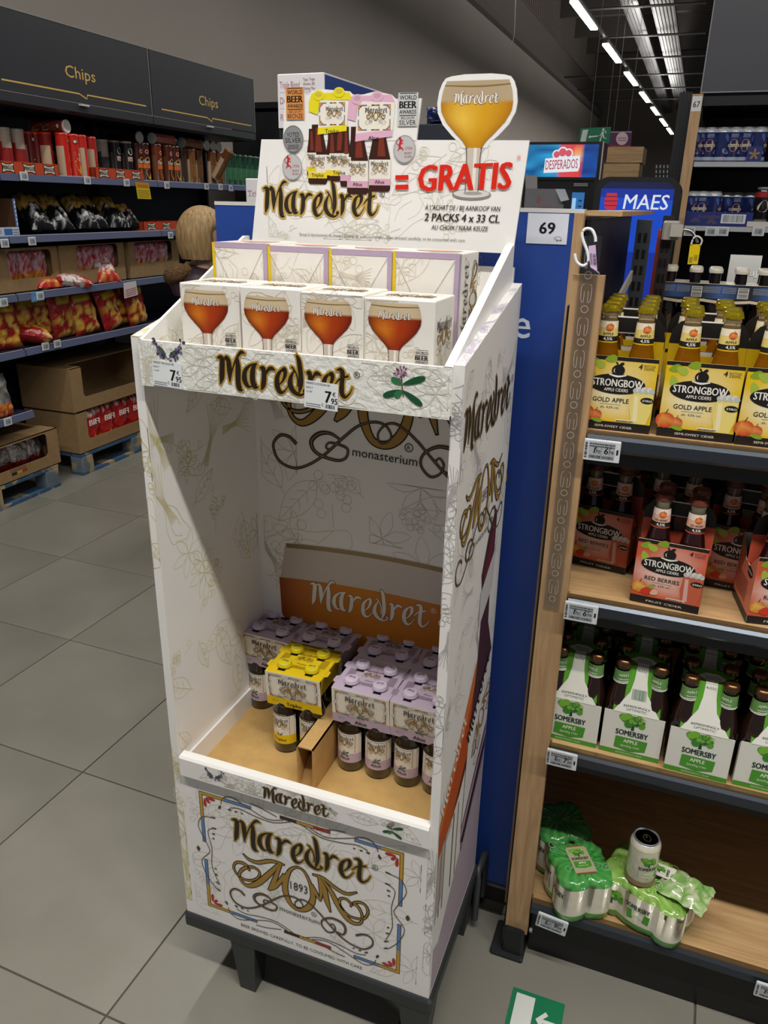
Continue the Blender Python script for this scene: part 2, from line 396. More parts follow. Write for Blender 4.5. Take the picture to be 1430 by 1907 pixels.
# ---------------- print motifs ----------------
WORD=[[[0,-55,7],[25,-46,20],[39,-63,32],[35,-124,34],[28,-187,32],[14,-233,5]],[[51,-59,9],[74,-41,13],[88,-70,31],[93,-143,32],[90,-213,5]],[[90,-208,5],[124,-102,9],[158,-36,14],[190,0,18],[217,-8,5]],[[158,-41,17],[160,-109,34],[156,-191,34],[163,-249,32],[189,-260,7]],[[307,-66,7],[256,-83,12],[215,-124,25],[206,-182,34],[228,-225,23],[257,-229,5]],[[304,-67,9],[278,-99,28],[268,-170,34],[281,-223,32],[311,-226,5]],[[257,-229,5],[271,-178,6]],[[325,-94,7],[355,-96,26],[357,-157,31],[348,-210,29],[332,-244,5]],[[361,-150,7],[393,-99,19],[419,-90,21],[442,-101,5]],[[491,-92,12],[460,-138,26],[455,-200,33],[474,-242,26],[507,-235,9],[544,-186,4]],[[491,-90,9],[514,-87,23],[516,-122,23],[498,-164,12],[467,-197,5]],[[561,-67,5],[577,-75,10],[581,-96,5]],[[577,-76,9],[598,-108,9],[609,-150,9],[606,-196,6]],[[581,-94,7],[557,-141,24],[554,-192,33],[581,-232,28],[627,-249,15],[662,-230,8]],[[602,14,9],[620,-22,27],[632,-123,30],[629,-183,28],[615,-238,7]],[[648,-211,12],[665,-222,10],[648,-242,7]],[[672,-96,6],[696,-94,23],[702,-146,30],[698,-201,27],[685,-241,5]],[[706,-149,7],[736,-99,18],[756,-94,21],[780,-106,5]],[[833,-91,11],[805,-126,24],[796,-188,32],[817,-234,24],[850,-228,8],[886,-173,4]],[[833,-88,8],[856,-87,22],[859,-120,23],[841,-161,11],[810,-194,5]],[[889,-60,6],[917,-54,21],[931,-78,28],[926,-147,28],[926,-206,29],[947,-232,16],[982,-203,8],[1000,-162,4]],[[877,-155,5],[913,-115,11],[973,-91,12]]]
MONO=[[[74,-328,4],[115,-359,17],[182,-361,23],[273,-314,23],[343,-301,12],[385,-305,5]],[[352,-301,9],[306,-373,27],[231,-480,38],[164,-561,37],[98,-605,24],[49,-584,15],[32,-527,15],[55,-476,17],[102,-434,19],[153,-417,13],[192,-443,11],[181,-495,11],[129,-542,11],[64,-557,11],[15,-534,11],[-10,-480,11],[11,-429,13],[58,-412,18],[103,-428,17],[113,-458,7]],[[365,-299,9],[336,-377,23],[297,-496,31],[258,-576,7]],[[263,-575,7],[304,-535,23],[356,-451,27],[384,-389,18]],[[420,-349,23],[392,-437,36],[388,-543,38],[429,-642,27],[500,-658,30],[561,-608,40],[593,-522,35],[586,-442,24],[566,-369,16],[529,-302,12],[482,-288,10],[443,-315,17],[420,-349,23]],[[591,-399,8],[615,-461,26],[647,-515,7]],[[647,-515,7],[654,-435,23],[646,-357,18],[634,-301,7]],[[634,-301,7],[675,-386,28],[691,-481,35],[720,-583,5]],[[643,-298,7],[717,-389,25],[775,-498,37],[842,-594,34],[901,-612,20],[942,-582,12],[945,-509,12],[908,-448,15],[871,-448,13],[834,-425,11],[792,-440,12],[792,-501,10],[850,-559,10],[917,-562,10],[966,-536,10],[988,-470,12],[965,-419,11],[916,-417,13],[875,-451,11],[867,-475,5]],[[596,-306,8],[668,-308,17],[751,-355,22],[833,-377,18],[907,-337,5]]]
FLOU=[[[65,-706,15],[30,-677,13],[-17,-677,12],[-52,-727,11],[-24,-797,11],[50,-822,11],[126,-796,10],[211,-733,11],[296,-649,11],[369,-587,10],[440,-563,10],[493,-574,9],[518,-616,7],[500,-644,7],[469,-652,7],[457,-615,7],[484,-575,8],[528,-559,9],[579,-580,10],[639,-628,10],[698,-687,10],[783,-767,10],[868,-810,9],[961,-816,9],[1022,-756,9],[1017,-695,9],[968,-681,11],[905,-715,15]],[[235,-712,7],[212,-705,7],[227,-681,7],[276,-684,10],[316,-700,10],[306,-742,10],[256,-758,12],[165,-736,14],[140,-687,19],[178,-646,19],[233,-638,13],[286,-664,9]],[[732,-720,7],[720,-705,7],[737,-687,7],[756,-715,8],[741,-756,8],[697,-773,10],[655,-727,9],[668,-674,11],[733,-636,14],[809,-650,17],[830,-704,15],[809,-751,10],[749,-740,7]]]
INK, GOLD = '#2c2218', '#a5813a'
def wordmark(m, f, x, y, wd, col=INK, edge='#b5964f', h=.0005, n=4, reg=True, grow=9, fat=1.0):    # y = top of the lettering
    k = wd / 1000; g = lambda a, b, hh=0: f(x + a * k, y + b * k, hh)
    if edge:
        for s in WORD: m.rib(g, s, edge, h, grow, n)
    for s in WORD: m.rib(g, [(a, b, q * fat) for a, b, q in s], col, h + .0003, 0, n)
    if reg:
        m.ring(g, 1030, -79, 22, 4, col, h + .0003, 14); m.text(g, 'R', 1030, -91, 24, col, h + .0003)
def monogram(m, f, x, y, wd, h=.0005, n=4, words=True, gold=GOLD):
    k = wd / 1000; g = lambda a, b, hh=0: f(x + a * k, y + b * k, hh)
    for s in MONO: m.rib(g, s, INK, h, 6 if n > 3 else 3, n)
    for s in MONO: m.rib(g, s, gold, h + .0003, -.5, n)
    for s in FLOU: m.rib(g, s, INK if n > 3 else '#5a4320', h + .0004, 1.5 if n > 3 else 0, n)
    if n > 2:
        for s in FLOU: m.rib(g, [(a, b, w_ * .35) for a, b, w_ in s], '#8a7350', h + .0006, 0, n)
    if words:
        m.text(g, '1893', 491, -496, 70, INK, h + .0006, wd=128)
        m.text(rot2(g, 489, -730, -.03), 'monasterium', 0, 0, 40, INK, h + .0008, wd=300, bold=.004); m.ring(g, 599, -657, 20, 4, INK, h + .0006, 14); m.text(g, 'R', 599, -667, 20, INK, h + .0006)
def petal(m, f, x, y, l, wd, ang, col, h=.0006):
    c, s = math.cos(ang), math.sin(ang); pts = []
    for i in range(12):
        t = i / 12 * 2 * PI; a = (1 - math.cos(t)) / 2 * l; b = math.sin(t) * wd / 2 * (1 - .35 * math.cos(t)); pts.append((x + a * c - b * s, y + a * s + b * c))
    m.gon(f, pts, col, h)
def art_frame(m, f, x0, y0, x1, y1, t, h=.0005, curls=True):     # the bordered panel: yellow and blue bars, red petals, brown curls
    Y, B, K, Rd = '#c59a3c', '#5f86bd', '#54422f', '#b5352a'
    wd, ht = x1 - x0, y1 - y0
    def bar(a, b, c, d, col): m.rect(f, a - t * .25, b - t * .25, c + t * .25, d + t * .25, K, h); m.rect(f, a, b, c, d, col, h + .0002)
    for xx in (x0, x1 - t):
        for a, b, c in ((0, .2, Y), (.2, .42, B), (.58, .78, B), (.78, 1, Y)): bar(xx, y0 + a * ht, xx + t, y0 + b * ht, c)
    for yy in (y0, y1 - t):
        for a, b, c in ((0, .13, Y), (.13, .27, B), (.42, .5, '#3b2c1e'), (.5, .58, Y), (.58, .66, Rd), (.78, .9, B), (.9, 1, Y)): bar(x0 + a * wd, yy, x0 + b * wd, yy + t, c)
    for cx, cy, sx, sy in ((x0, y0, 1, 1), (x1, y0, -1, 1), (x0, y1, 1, -1), (x1, y1, -1, -1)):
        q = t * 2.2
        for k, an in enumerate((.05, .78, 1.52)):
            a = math.atan2(math.sin(an) * sy, math.cos(an) * sx)
            petal(m, f, cx + sx * q * .9 + math.cos(a) * q * .25, cy + sy * q * .9 + math.sin(a) * q * .25, t * (4.0 if k != 1 else 2.6), t * 1.25, a, Rd, h)
        if curls:
            for (P) in ([(t * 7, -t * 3.2 * 0 + t * 2.6), (t * 8, -t * .3), (t * 11, -t * 1.6), (t * 16, t * .8), (t * 22, t * 3.2), (t * 27, t * 1.4)], [(t * 10, t * 3.4), (t * 13, t * 2.4), (t * 18, t * 3.6), (t * 24, t * 3.9), (t * 30, t * .6)], [(t * 16.5, -t * 1.4), (t * 20, -t * .9), (t * 25, t * .9)]):
                m.rib(f, [(cx + sx * a * wd / (t * 62), cy + sy * b, t * .3) for a, b in P], K, h + .0003, 0, 3)
            petal(m, f, cx + sx * wd * .112, cy + sy * t * 3.6, t * 2.0, t * 1.0, math.atan2(-sy * .8, sx * .4) + PI, K, h + .0003)
            for q2 in range(3): petal(m, f, cx + sx * wd * (.17 + q2 * .03), cy + sy * t * 4.2, t * (1.6 - q2 * .3), t * (.8 - q2 * .15), math.atan2(sy * .3 + .2, -sx), K, h + .0003)
    if curls:
        for xx, sx in ((x0, 1), (x1, -1)):
            cy = (y0 + y1) / 2
            m.rib(f, [(xx + sx * t * 5, cy + ht * .31, t * .3), (xx + sx * t * .5, cy + ht * .29, t * .3), (xx - sx * t * 1.6, cy + ht * .2, t * .3), (xx + sx * t * 1.5, cy + ht * .07, t * .3), (xx + sx * t * 2.5, cy, t * .3), (xx - sx * t * 1.4, cy - ht * .1, t * .3), (xx + sx * t * .4, cy - ht * .22, t * .3), (xx + sx * t * 4, cy - ht * .31, t * .3)], K, h + .0003, 0, 3)
            m.rib(f, [(xx + sx * t * 5, cy + ht * .22, t * .3), (xx + sx * t * 2.4, cy + ht * .18, t * .3), (xx + sx * t * 3.6, cy + ht * .04, t * .3), (xx + sx * t * 3, cy - ht * .12, t * .3), (xx + sx * t * 5.4, cy - ht * .25, t * .3)], K, h + .0003, 0, 3)
            for dy, l in ((.31, 3), (.22, 3), (.17, 2), (.13, 1.5), (-.13, 1.5), (-.18, 2), (-.25, 3), (-.31, 3)):
                petal(m, f, xx + sx * t * 4, cy + dy * ht, t * l * .75, t * .65, (0 if sx > 0 else PI) + (.4 if dy < 0 else -.1) * (-sx), K, h + .0003)
            for an in (-.9, -.45, 0, .45, .9): petal(m, f, xx - sx * t * 1.6, cy, t * 1.7, t * .5, (PI if sx > 0 else 0) + an, K, h + .0003)
def botanical(m, f, x0, y0, x1, y1, n, seed, col, size=.07, wd=.0009, h=.0003):
    r = random.Random(seed)
    def ok(x, y): return (min(max(x, x0), x1), min(max(y, y0), y1))
    def st(P, k=1.0, nn=3):
        P = crom(P, nn); m.rib(f, [ok(*p) + (wd * k,) for p in P], col, h, 0, 1)
    for i in range(n):
        cx, cy, a, s = r.uniform(x0, x1), r.uniform(y0, y1), r.uniform(0, 6.28), size * r.uniform(.6, 1.25)
        c, q = math.cos(a), math.sin(a); T = lambda P: [(cx + (u * c - v * q) * s, cy + (u * q + v * c) * s) for u, v in P]
        k = r.random()
        if k < .34:      # leaf
            st(T([(-1, 0), (-.5, .36), (.2, .38), (1, 0)])); st(T([(-1, 0), (-.5, -.36), (.2, -.38), (1, 0)])); st(T([(-1.2, .03), (0, 0), (1, 0)]))
            for t in (-.5, -.1, .3): st(T([(t, 0), (t + .25, .24)])); st(T([(t, 0), (t + .25, -.24)]))
        elif k < .52:    # seed cluster
            for _ in range(16):
                u, v = r.gauss(0, .35), r.gauss(0, .35); u, v = cx + u * s, cy + v * s
                if x0 < u < x1 and y0 < v < y1: m.ring(f, u, v, s * .13, wd, col, h, 10)
            st(T([(0, -.5), (.1, -1.1)]))
        elif k < .72:    # star flower
            for t in range(6):
                b = t * PI / 3; ux, uy = math.cos(b), math.sin(b)
                st(T([(0, 0), (ux * .5 - uy * .2, uy * .5 + ux * .2), (ux, uy), (ux * .5 + uy * .2, uy * .5 - ux * .2), (0, 0)]))
        elif k < .86:    # root
            P = [(math.cos(t / 9 * 6.28) * (1 + .3 * math.sin(t * 2.1)), .55 * math.sin(t / 9 * 6.28) * (1 + .3 * math.cos(t * 1.7))) for t in range(10)]; st(T(P)); st(T([(-.6, .1), (-.2, .25), (.2, .15)])); st(T([(-.3, -.2), (.2, -.3), (.6, -.1)]))
        else:            # bundle of stalks
            for t in range(8): st(T([(-1, (t - 4) * .05), (0, (t - 4) * .03), (1, (t - 3.5) * .2)]))
def sprig(m, f, x, y, s, kind, h=.0007):
    if kind == 'lavender':
        for side in (-1, 1):
            m.rib(f, [(x, y - s * .3, s * .04), (x + side * s * .3, y, s * .04), (x + side * s * .8, y + s * .55, s * .02)], '#4c5a3c', h, 0, 4)
            r = random.Random(5 + side)
            for i in range(16):
                t = .25 + i / 16 * .75; px, py = x + side * s * .85 * t + r.uniform(-.1, .1) * s, y - s * .25 + s * .85 * t * t + r.uniform(-.1, .1) * s
                petal(m, f, px, py, s * .2, s * .12, r.uniform(0, 6), ('#565070', '#6f688c', '#3d3a56')[i % 3], h + .0002)
            petal(m, f, x + side * s * .1, y - s * .1, s * .55, s * .2, .5 if side > 0 else 2.4, '#4e6444', h)
    else:
        m.rib(f, [(x, y + s * .2, s * .06), (x + s * .05, y - s * .3, s * .06), (x + s * .12, y - s * .7, s * .05)], '#6e5340', h, 0, 4)
        for an, l in ((.35, 1.15), (2.75, .6), (-.55, 1.15), (3.5, 1.0), (3.9, .5)):
            petal(m, f, x + s * .06, y - s * .12 if abs(an - .35) < .1 or an == 2.75 else y - s * .4, s * l, s * .30, an, '#1f5636' if l > .9 else '#2f7a4c', h + .0001)
        r = random.Random(9)
        for i in range(22): a = r.uniform(0, 6.28); d = r.random() * .27 * s; petal(m, f, x + d * math.cos(a), y + s * .35 + d * math.sin(a), s * .15, s * .08, a, ('#a06a92', '#7d4a70', '#c398b8', '#6a3b4a')[i % 4], h + .0003)

GOB = [(-.47, .84), (-.525, .71), (-.55, .55), (-.535, .43), (-.45, .29), (-.30, .14), (-.18, .03), (-.12, -.06)]
def goblet(m, f, x, y, wd, amber, h=.0005, beer=.56, stem=.42, word=True, foot=False, cream='#d8c3a0', edge=None):   # y = bottom of the bowl; wd = bowl width
    k = wd / 1.1; G = lambda a, b, hh=0: f(x + a * k, y + b * k, hh)
    def wat(b):
        P = sorted([(q, -p) for p, q in GOB])
        for (b0, w0), (b1, w1) in zip(P, P[1:]):
            if b0 <= b <= b1: return w0 + (w1 - w0) * (b - b0) / (b1 - b0)
        return .1
    if edge: m.gon(G, [(p - .07 if p < 0 else p, q + (.07 if q > .8 else 0)) for p, q in GOB] + [(-p + .07, q + (.07 if q > .8 else 0)) for p, q in reversed(GOB)], edge, h)
    N = 18; vs = []; cs = []; M_ = 10
    for j in range(N + 1):
        b = -.06 + .90 * j / N; ww = wat(b)
        for i in range(M_ + 1):
            t = i / M_ * 2 - 1; vs.append(G(t * ww, b, h + .0002))
            if b > beer: c = mixc(cream, '#bfa88a', abs(t) ** 4 * .6)
            else:
                e = min(1, abs(t) ** 2.2); c = mixc(amber[0], amber[1], e); lo = max(0, 1 - abs(b - beer * .62) / .35); c = mixc(c, amber[2], .75 * lo * max(0, 1 - abs(t + .45) * 1.6)); c = mixc(c, amber[1], max(0, .25 - b) * 1.5)
            cs.append(c)
    W = M_ + 1; m.add(vs, [(j * W + i, j * W + i + 1, j * W + W + i + 1, j * W + W + i) for j in range(N) for i in range(M_)], cs)
    ww = wat(.78); m.rib(G, [(-ww, .785, .012), (0, .765, .018), (ww, .785, .012)], '#8e7447', h + .0004, 0, 5)
    m.rib(G, [(-.125, -.06, .012), (-.105, -.2, .012), (-.10, -stem, .012)], '#5d5148', h + .0004, 0, 3); m.rib(G, [(.125, -.06, .012), (.105, -.2, .012), (.10, -stem, .012)], '#5d5148', h + .0004, 0, 3)
    m.rect(G, -.10, -stem, .10, -.06, '#cfc4b8', h + .0001); m.rect(G, .0, -stem, .05, -.06, '#efe9e2', h + .0003)
    if foot:
        m.disc(G, 0, -stem - .01, .31, '#8d8b88', h + .0001, 24, .075); m.disc(G, 0, -stem, .285, '#dcdad7', h + .0003, 24, .058); m.disc(G, .02, -stem + .005, .15, '#a5a3a1', h + .0004, 16, .025)
    if word: wordmark(m, G, -.34, .70, .68, '#f2ece4', '#a08f7c', h + .0006, 2, False, 7)
AMB = ('#ad3c0c', '#6b1706', '#e88f24')
PALE = ('#dba422', '#b5760f', '#f6d258')
def awards(m, f, x, y, w_, h=.0006, fill=None, ink='#1d1b1c', low=None):
    ht = w_ * 1.0
    if fill: m.rect(f, x, y - (ht * .42 if low else 0), x + w_, y + ht, fill, h)
    for a in (.02, .95): m.rect(f, x + w_ * .08, y + ht * a, x + w_ * .92, y + ht * (a + .03), ink, h + .0002)
    m.text(f, 'WORLD', x + w_ / 2, y + ht * .70, ht * .19, ink, h + .0002, wd=w_ * .84, bold=.015); m.text(f, 'BEER', x + w_ / 2, y + ht * .34, ht * .3, ink, h + .0002, wd=w_ * .84, bold=.05); m.text(f, 'AWARDS', x + w_ / 2, y + ht * .1, ht * .17, ink, h + .0002, wd=w_ * .84, bold=.02)
    if low: m.text(f, 'BELGIUM', x + w_ / 2, y - ht * .13, ht * .12, '#6d5a45', h + .0002, wd=w_ * .66); m.text(f, low, x + w_ / 2, y - ht * .37, ht * .2, '#3b3028', h + .0002, wd=w_ * .84)
# ---------------- the cardboard display ----------------
ZB = .2005; DW = .6; DD = .385; WH = '#f1efec'
disp = thing('cardboard_display', 'tall white cardboard beer display stand on a black plastic pallet', 'display stand', (.3, .19, ZB))
def D(m, name, mat, parent=disp):
    o = m.build(name, mat, None); o.parent = parent; o.matrix_parent_inverse = Matrix.Translation((-.3, -.19, -ZB)); return o
def D2(m, name, mat, parent):      # sub-part: the parent part already sits in world coordinates
    o = m.build(name, mat, None); o.parent = parent; return o
ZF, ZK = 1.5446, 1.6326
for s in (0, 1):
    x0 = s * (DW - .018)
    pm = MB().prism([(0, ZB), (DD, ZB), (DD, ZK), (0, ZF)], lambda a, b, h: Vector((x0 + h, a, b)), .018, 0, WH)
    side = D(pm, 'side_panel', CARD)
    pr = MB()
    if s == 0:
        fi = PF((.018, 0, 0), (0, 1, 0), (0, 0, 1), (1, 0, 0)); botanical(pr, fi, .004, .66, .37, 1.46, 34, 3, '#d9cf9a', .055, .0011)
        ff = PF((0, 0, 0)); botanical(pr, ff, .001, .24, .017, 1.5, 16, 5, '#ddd3a0', .05, .0011)
        botanical(pr, PF((0, 0, 0), (0, -1, 0), (0, 0, 1), (-1, 0, 0)), -.36, .3, -.01, 1.5, 40, 8, '#d9cf9a', .055, .0011)
        slope = Vector((0, DD, ZK - ZF)).normalized(); botanical(pr, PF((0, 0, ZF), (1, 0, 0), slope), .001, 0, .017, .37, 14, 6, '#dccf8a', .03, .001)
    else:
        fo = PF((DW, 0, 0), (0, 1, 0), (0, 0, 1), (1, 0, 0)); botanical(pr, fo, .005, .62, .375, 1.53, 60, 4, '#c9c5c6', .05, .0010)
        # lilac foot of the panel, the beer photograph and the bottle
        pr.gon(fo, [(.012, .21), (.378, .21), (.378, .56), (.2, .43), (.05, .31), (.012, .33)], '#b5a6b4', .0003)
        pr.gon(fo, [(.008, .66), (.17, .83), (.30, .97), (.30, .84), (.235, .72), (.13, .63), (.11, .60), (.008, .575)], '#c1501a', .0005)
        pr.gon(fo, [(.008, .66), (.17, .83), (.30, .97), (.30, .93), (.17, .78), (.008, .63)], '#d9722e', .0006)
        pr.gon(fo, [(.10, .60), (.13, .63), (.235, .72), (.30, .84), (.30, .80), (.25, .70), (.15, .62)], '#5b2a17', .0007)
        pr.gon(fo, [(.008, .575), (.1, .6), (.1, .58), (.06, .57), (.06, .44), (.03, .43), (.008, .40)], '#bdb3ac', .0005)
        for a, c in ((.03, '#8f8680'), (.055, '#8f8680'), (.115, '#6d6460'), (.15, '#a79f9a')): pr.rect(fo, a, .40, a + .006, .60, c, .0008)
        g2 = PF((DW, 0, 0), Vector((0, .80, .60)), Vector((0, -.60, .80)), (1, 0, 0))
        wordmark(pr, rot2(fo, .035, .655, .68), 0, .062, .20, '#f3e6da', None, .0009, 3, False)
        bt = [(.215, 1.10), (.255, 1.17), (.30, 1.21), (.315, 1.20), (.315, 1.1), (.30, 1.04), (.31, .95), (.375, .84), (.375, .56), (.20, .42), (.19, .5), (.20, .72), (.235, .9), (.24, 1.02)]
        pr.gon(fo, bt, '#4a2c33', .0010); pr.gon(fo, [(.235, 1.09), (.30, 1.19), (.30, 1.11), (.245, 1.05)], '#6f2a2c', .0012); pr.gon(fo, [(.215, 1.06), (.33, 1.12), (.32, 1.03), (.215, .98)], '#d2ced2', .0013)
        pr.gon(fo, [(.19, .50), (.375, .66), (.375, .86), (.20, .74)], '#e4e1e2', .0013); pr.gon(fo, [(.20, .43), (.375, .57), (.375, .64), (.19, .49)], '#b291a6', .0013); pr.gon(fo, [(.19, .455), (.21, .44), (.375, .58), (.375, .62)], '#2d1a24', .0015)
        bl = rot2(fo, .2, .715, .72); wordmark(pr, bl, .0, .04, .20, INK, None, .0016, 3, False); monogram(pr, rot2(fo, .2, .70, .72), 0, .02, .18, .0016, 2, False)
        wordmark(pr, rot2(fo, .045, 1.40, 0), -.03, .085, .335, INK, '#8c7a5a', .0006, 4, True)
        monogram(pr, rot2(fo, .03, 1.425, 0), 0, 0, .32, .0008, 4, True)
        f2 = PF((DW - .018, 0, 0)); botanical(pr, f2, .001, .22, .017, 1.52, 30, 11, '#b9b4b2', .05, .0009)
        slope = Vector((0, DD, ZK - ZF)).normalized(); botanical(pr, PF((DW - .018, 0, ZF), (1, 0, 0), slope), .001, 0, .017, .37, 14, 12, '#c8c0d2', .03, .0009)
    D2(pr, 'print', PAPER, side)
# back panel with the big monogram and the glass
bk = D(MB().box((.018, .383, ZB), (.582, .395, 1.66), WH), 'back_panel', CARD)
pr = MB(); fb = PF((0, .383, 0)); botanical(pr, fb, .03, .95, .57, 1.2, 10, 21, '#c4bcb2', .085, .0011); botanical(pr, fb, .03, .85, .12, 1.4, 8, 22, '#c4bcb2', .06, .0011); botanical(pr, fb, .3, 1.05, .57, 1.2, 5, 23, '#c4bcb2', .09, .0011)
monogram(pr, fb, .088, 1.614, .50, .0006, 6, True)
# glass print: rim, foam, beer
def gl(a0, a1, c0, c1, z0, z1, hq=.0008, ab=0):
    n = 10; vs = []; cs = []
    for i in range(n + 1):
        t = i / n; x = a0 + (a1 - a0) * t; bow = .012 * (1 - (2 * t - 1) ** 2); vs += [fb(x + ab * (1 - t) ** 2, z0 + (bow if z0 > .8 else 0), hq), fb(x, z1 + bow, hq)]; e = abs(2 * t - 1) ** 3; cs += [mixc(c0, c1, e)] * 2
    pr.add(vs, [(2 * i, 2 * i + 2, 2 * i + 3, 2 * i + 1) for i in range(n)], cs)
gl(.086, .575, '#d3c9c0', '#bdb0a4', .913, 1.012, .0008, -.017); gl(.088, .569, '#a08a63', '#77643f', 1.000, 1.011, .0010); gl(.0665, .575, '#d08028', '#8f3f12', .82, .918, .0011, .004); gl(.0705, .575, '#d08028', '#8f3f12', .74, .82, .0011, .045)
wordmark(pr, fb, .150, .932, .30, '#efe7dd', '#8e6f4c', .0012, 5, True, 6)
D2(pr, 'print', PAPER, bk)
# lower front panel
fp = D(MB().box((.018, .0, ZB), (.582, .008, .622), WH), 'front_panel', CARD)
pr = MB(); f0 = PF((0, 0, 0)); botanical(pr, f0, .03, .22, .57, .61, 34, 31, '#d6d0c6', .06, .001)
art_frame(pr, f0, .0625, .2444, .532, .576, .0060)
pr.text(f0, 'BEER BREWED CAREFULLY, TO BE CONSUMED WITH CARE', .297, .215, .009, '#6a625a', wd=.30)
wordmark(pr, f0, .1408, .5428, .3223, h=.0008, n=6); monogram(pr, f0, .1408, .5428, .3223, .0008, 6)
D2(pr, 'print', PAPER, fp)
# lower tray: kraft floor, side walls, front lip, divider
tr_ = D(MB().box((.018, .008, .583), (.582, .383, .590), '#c9a468'), 'lower_tray', KRAFT)
ZL = .666
lip = MB()
def lipsec(x): return [(x, -.012, .617), (x, -.012, .661), (x, -.008, .666), (x, .010, .666), (x, .0125, .661), (x, .0125, .590)]
A_, B_ = lipsec(.026), lipsec(.584); n6 = 6
lip.add(A_ + B_, [(i, i + 1, n6 + i + 1, n6 + i) for i in range(n6 - 1)] + [tuple(range(n6)), tuple(range(2 * n6 - 1, n6 - 1, -1)), (0, n6, 2 * n6 - 1, n6 - 1)], WH)
lip = D2(lip, 'front_lip', CARD, tr_)
lp = MB(); fl = PF((0, -.012, 0)); botanical(lp, fl, .035, .622, .575, .66, 20, 33, '#c9c3b8', .03, .0008)
wordmark(lp, fl, .228, .6575, .148, '#3a2c20', '#8c7a5a', .0006, 4, True); sprig(lp, fl, .112, .641, .026, 'lavender'); sprig(lp, fl, .51, .644, .021, 'clover')
lp.build('lettering', PAPER, None).parent = tr_
for s in (0, 1):
    x0 = .019 if s == 0 else .575
    w1 = D2(MB().box((x0, .0125, .59), (x0 + .006, .383, .642), WH), 'tray_wall', CARD, tr_)
dv = MB()
for x in (.262, .298): dv.box((x, .075, .590), (x + .003, .372, .700), '#c39b62')
dv.box((.262, .075, .697), (.301, .372, .700), '#c9a36a'); dv.box((.264, .30, .592), (.299, .303, .697), '#8d6c40')
dv.add([(.265, .077, .592), (.298, .077, .592), (.288, .12, .65), (.268, .12, .645)], ((0, 1, 2, 3),), '#a37f4e')
D(dv, 'divider', KRAFT)
# header tray
ht = MB(); HY0 = -.012
ht.box((.024, HY0, 1.4625), (.584, HY0 + .006, 1.5425), '#f4f3ee'); ht.box((.024, HY0, 1.4625), (.584, .37, 1.468), '#e9e7e2'); ht.box((.03, .155, 1.468), (.578, .158, 1.523), WH); ht.box((.03, .155, 1.523), (.578, .365, 1.527), WH)
hd = D(ht, 'header_tray', CARD)
emb = MB().box((.0245, HY0 - .0012, 1.463), (.5835, HY0, 1.5422), '#f1f0ea'); D2(emb, 'front_face', EMBOSS, hd)
for s in (0, 1):
    xi = .030 if s == 0 else .570; xo = .024 if s == 0 else .5835
    a, b = (xo, xi) if s == 0 else (xi, xo)
    P = [(HY0, 1.4625), (.37, 1.4625), (.37, 1.70), (.352, 1.70), (HY0 + .004, 1.5425), (HY0, 1.5425)]
    D2(MB().prism(P, lambda y, z, h: Vector((a + h, y, z)), b - a, 0, '#f3f2ee'), 'tray_wall', CARD, hd)
    wp = MB(); fw = PF((xi, 0, 0), (0, 1, 0), (0, 0, 1), (1, 0, 0) if s == 0 else (-1, 0, 0)); sl = (1.70 - 1.5425) / .36
    for q in range(9):
        y = .02 + q * .036; botanical(wp, fw, y, 1.475, y + .036, 1.53 + sl * y * .95, 3, 40 + q, '#e3dcb8', .03, .0009)
    D2(wp, 'print', PAPER, hd)
hp = MB(); fh = PF((0, HY0 - .0012, 0)); botanical(hp, fh, .03, 1.466, .58, 1.538, 16, 50, '#dcd8c6', .04, .0009)
wordmark(hp, fh, .181, 1.5375, .243, INK, '#c09a3e', .0006, 6, True, 12, 1.15); sprig(hp, fh, .084, 1.524, .036, 'lavender'); sprig(hp, fh, .505, 1.515, .034, 'clover')
D2(hp, 'lettering', PAPER, hd)
# header sign board with the cut-out glass and packs
SY = .362
sg = MB(); fs_ = PF((0, SY, 0))
sg.prism([(.040, 1.690), (.583, 1.686), (.597, 1.874), (.070, 1.879)], fs_, 0, -.005, '#f3f2f0')
UV = lambda u, v: (lambda p: (p.x, p.z))(at(u, v, 'y', SY))
sg.prism([UV(u, v) for u, v in ((527, 262), (531, 174), (576, 177), (580, 170), (600, 166), (622, 168), (650, 170), (656, 176), (676, 176), (700, 170), (728, 176), (736, 184), (785, 183), (775, 262))], fs_, .0006, -.005, '#f1f0ee')
gx, gz = UV(883, 272); gk = .130 / 1.1
GO = [(-.20, -.06), (-.25, .02), (-.36, .11), (-.51, .26), (-.595, .42), (-.61, .55), (-.585, .71), (-.54, .82), (-.49, .88), (-.40, .905), (-.2, .925)]; sg.prism([(gx + p * gk, gz + .004 + q * gk) for p, q in GO] + [(gx - p * gk, gz + .004 + q * gk) for p, q in GO[::-1]], fs_, -.005, .0006, '#f1f0ee')
sgn = D(sg, 'header_sign', CARD)
sp = MB(); botanical(sp, fs_, .08, 1.70, .57, 1.865, 26, 61, '#dcd7c4', .05, .0009)
wordmark(sp, fs_, .0705, 1.803, .247, '#332a22', '#c7a95a', .0008, 6, True, 13, 1.1)
RED = '#dc2a18'
x, z = UV(737, 352); x2, z2 = UV(968, 350)
gr = rot2(fs_, UV(779, 358)[0], UV(779, 356)[1], .035); sp.text(gr, 'GRATIS', 0, 0, .0445, RED, .0024, wd=.172, al='l', bold=.045, shear=.08)
eqx, eqz = UV(737, 353); eq = rot2(fs_, eqx, eqz, .03); sp.rect(eq, 0, .0, .026, .008, RED, .0024); sp.rect(eq, 0, .0165, .026, .0245, RED, .0024)
sp.text(fs_, '*', UV(966, 301)[0], UV(966, 303)[1], .012, RED, .0024)
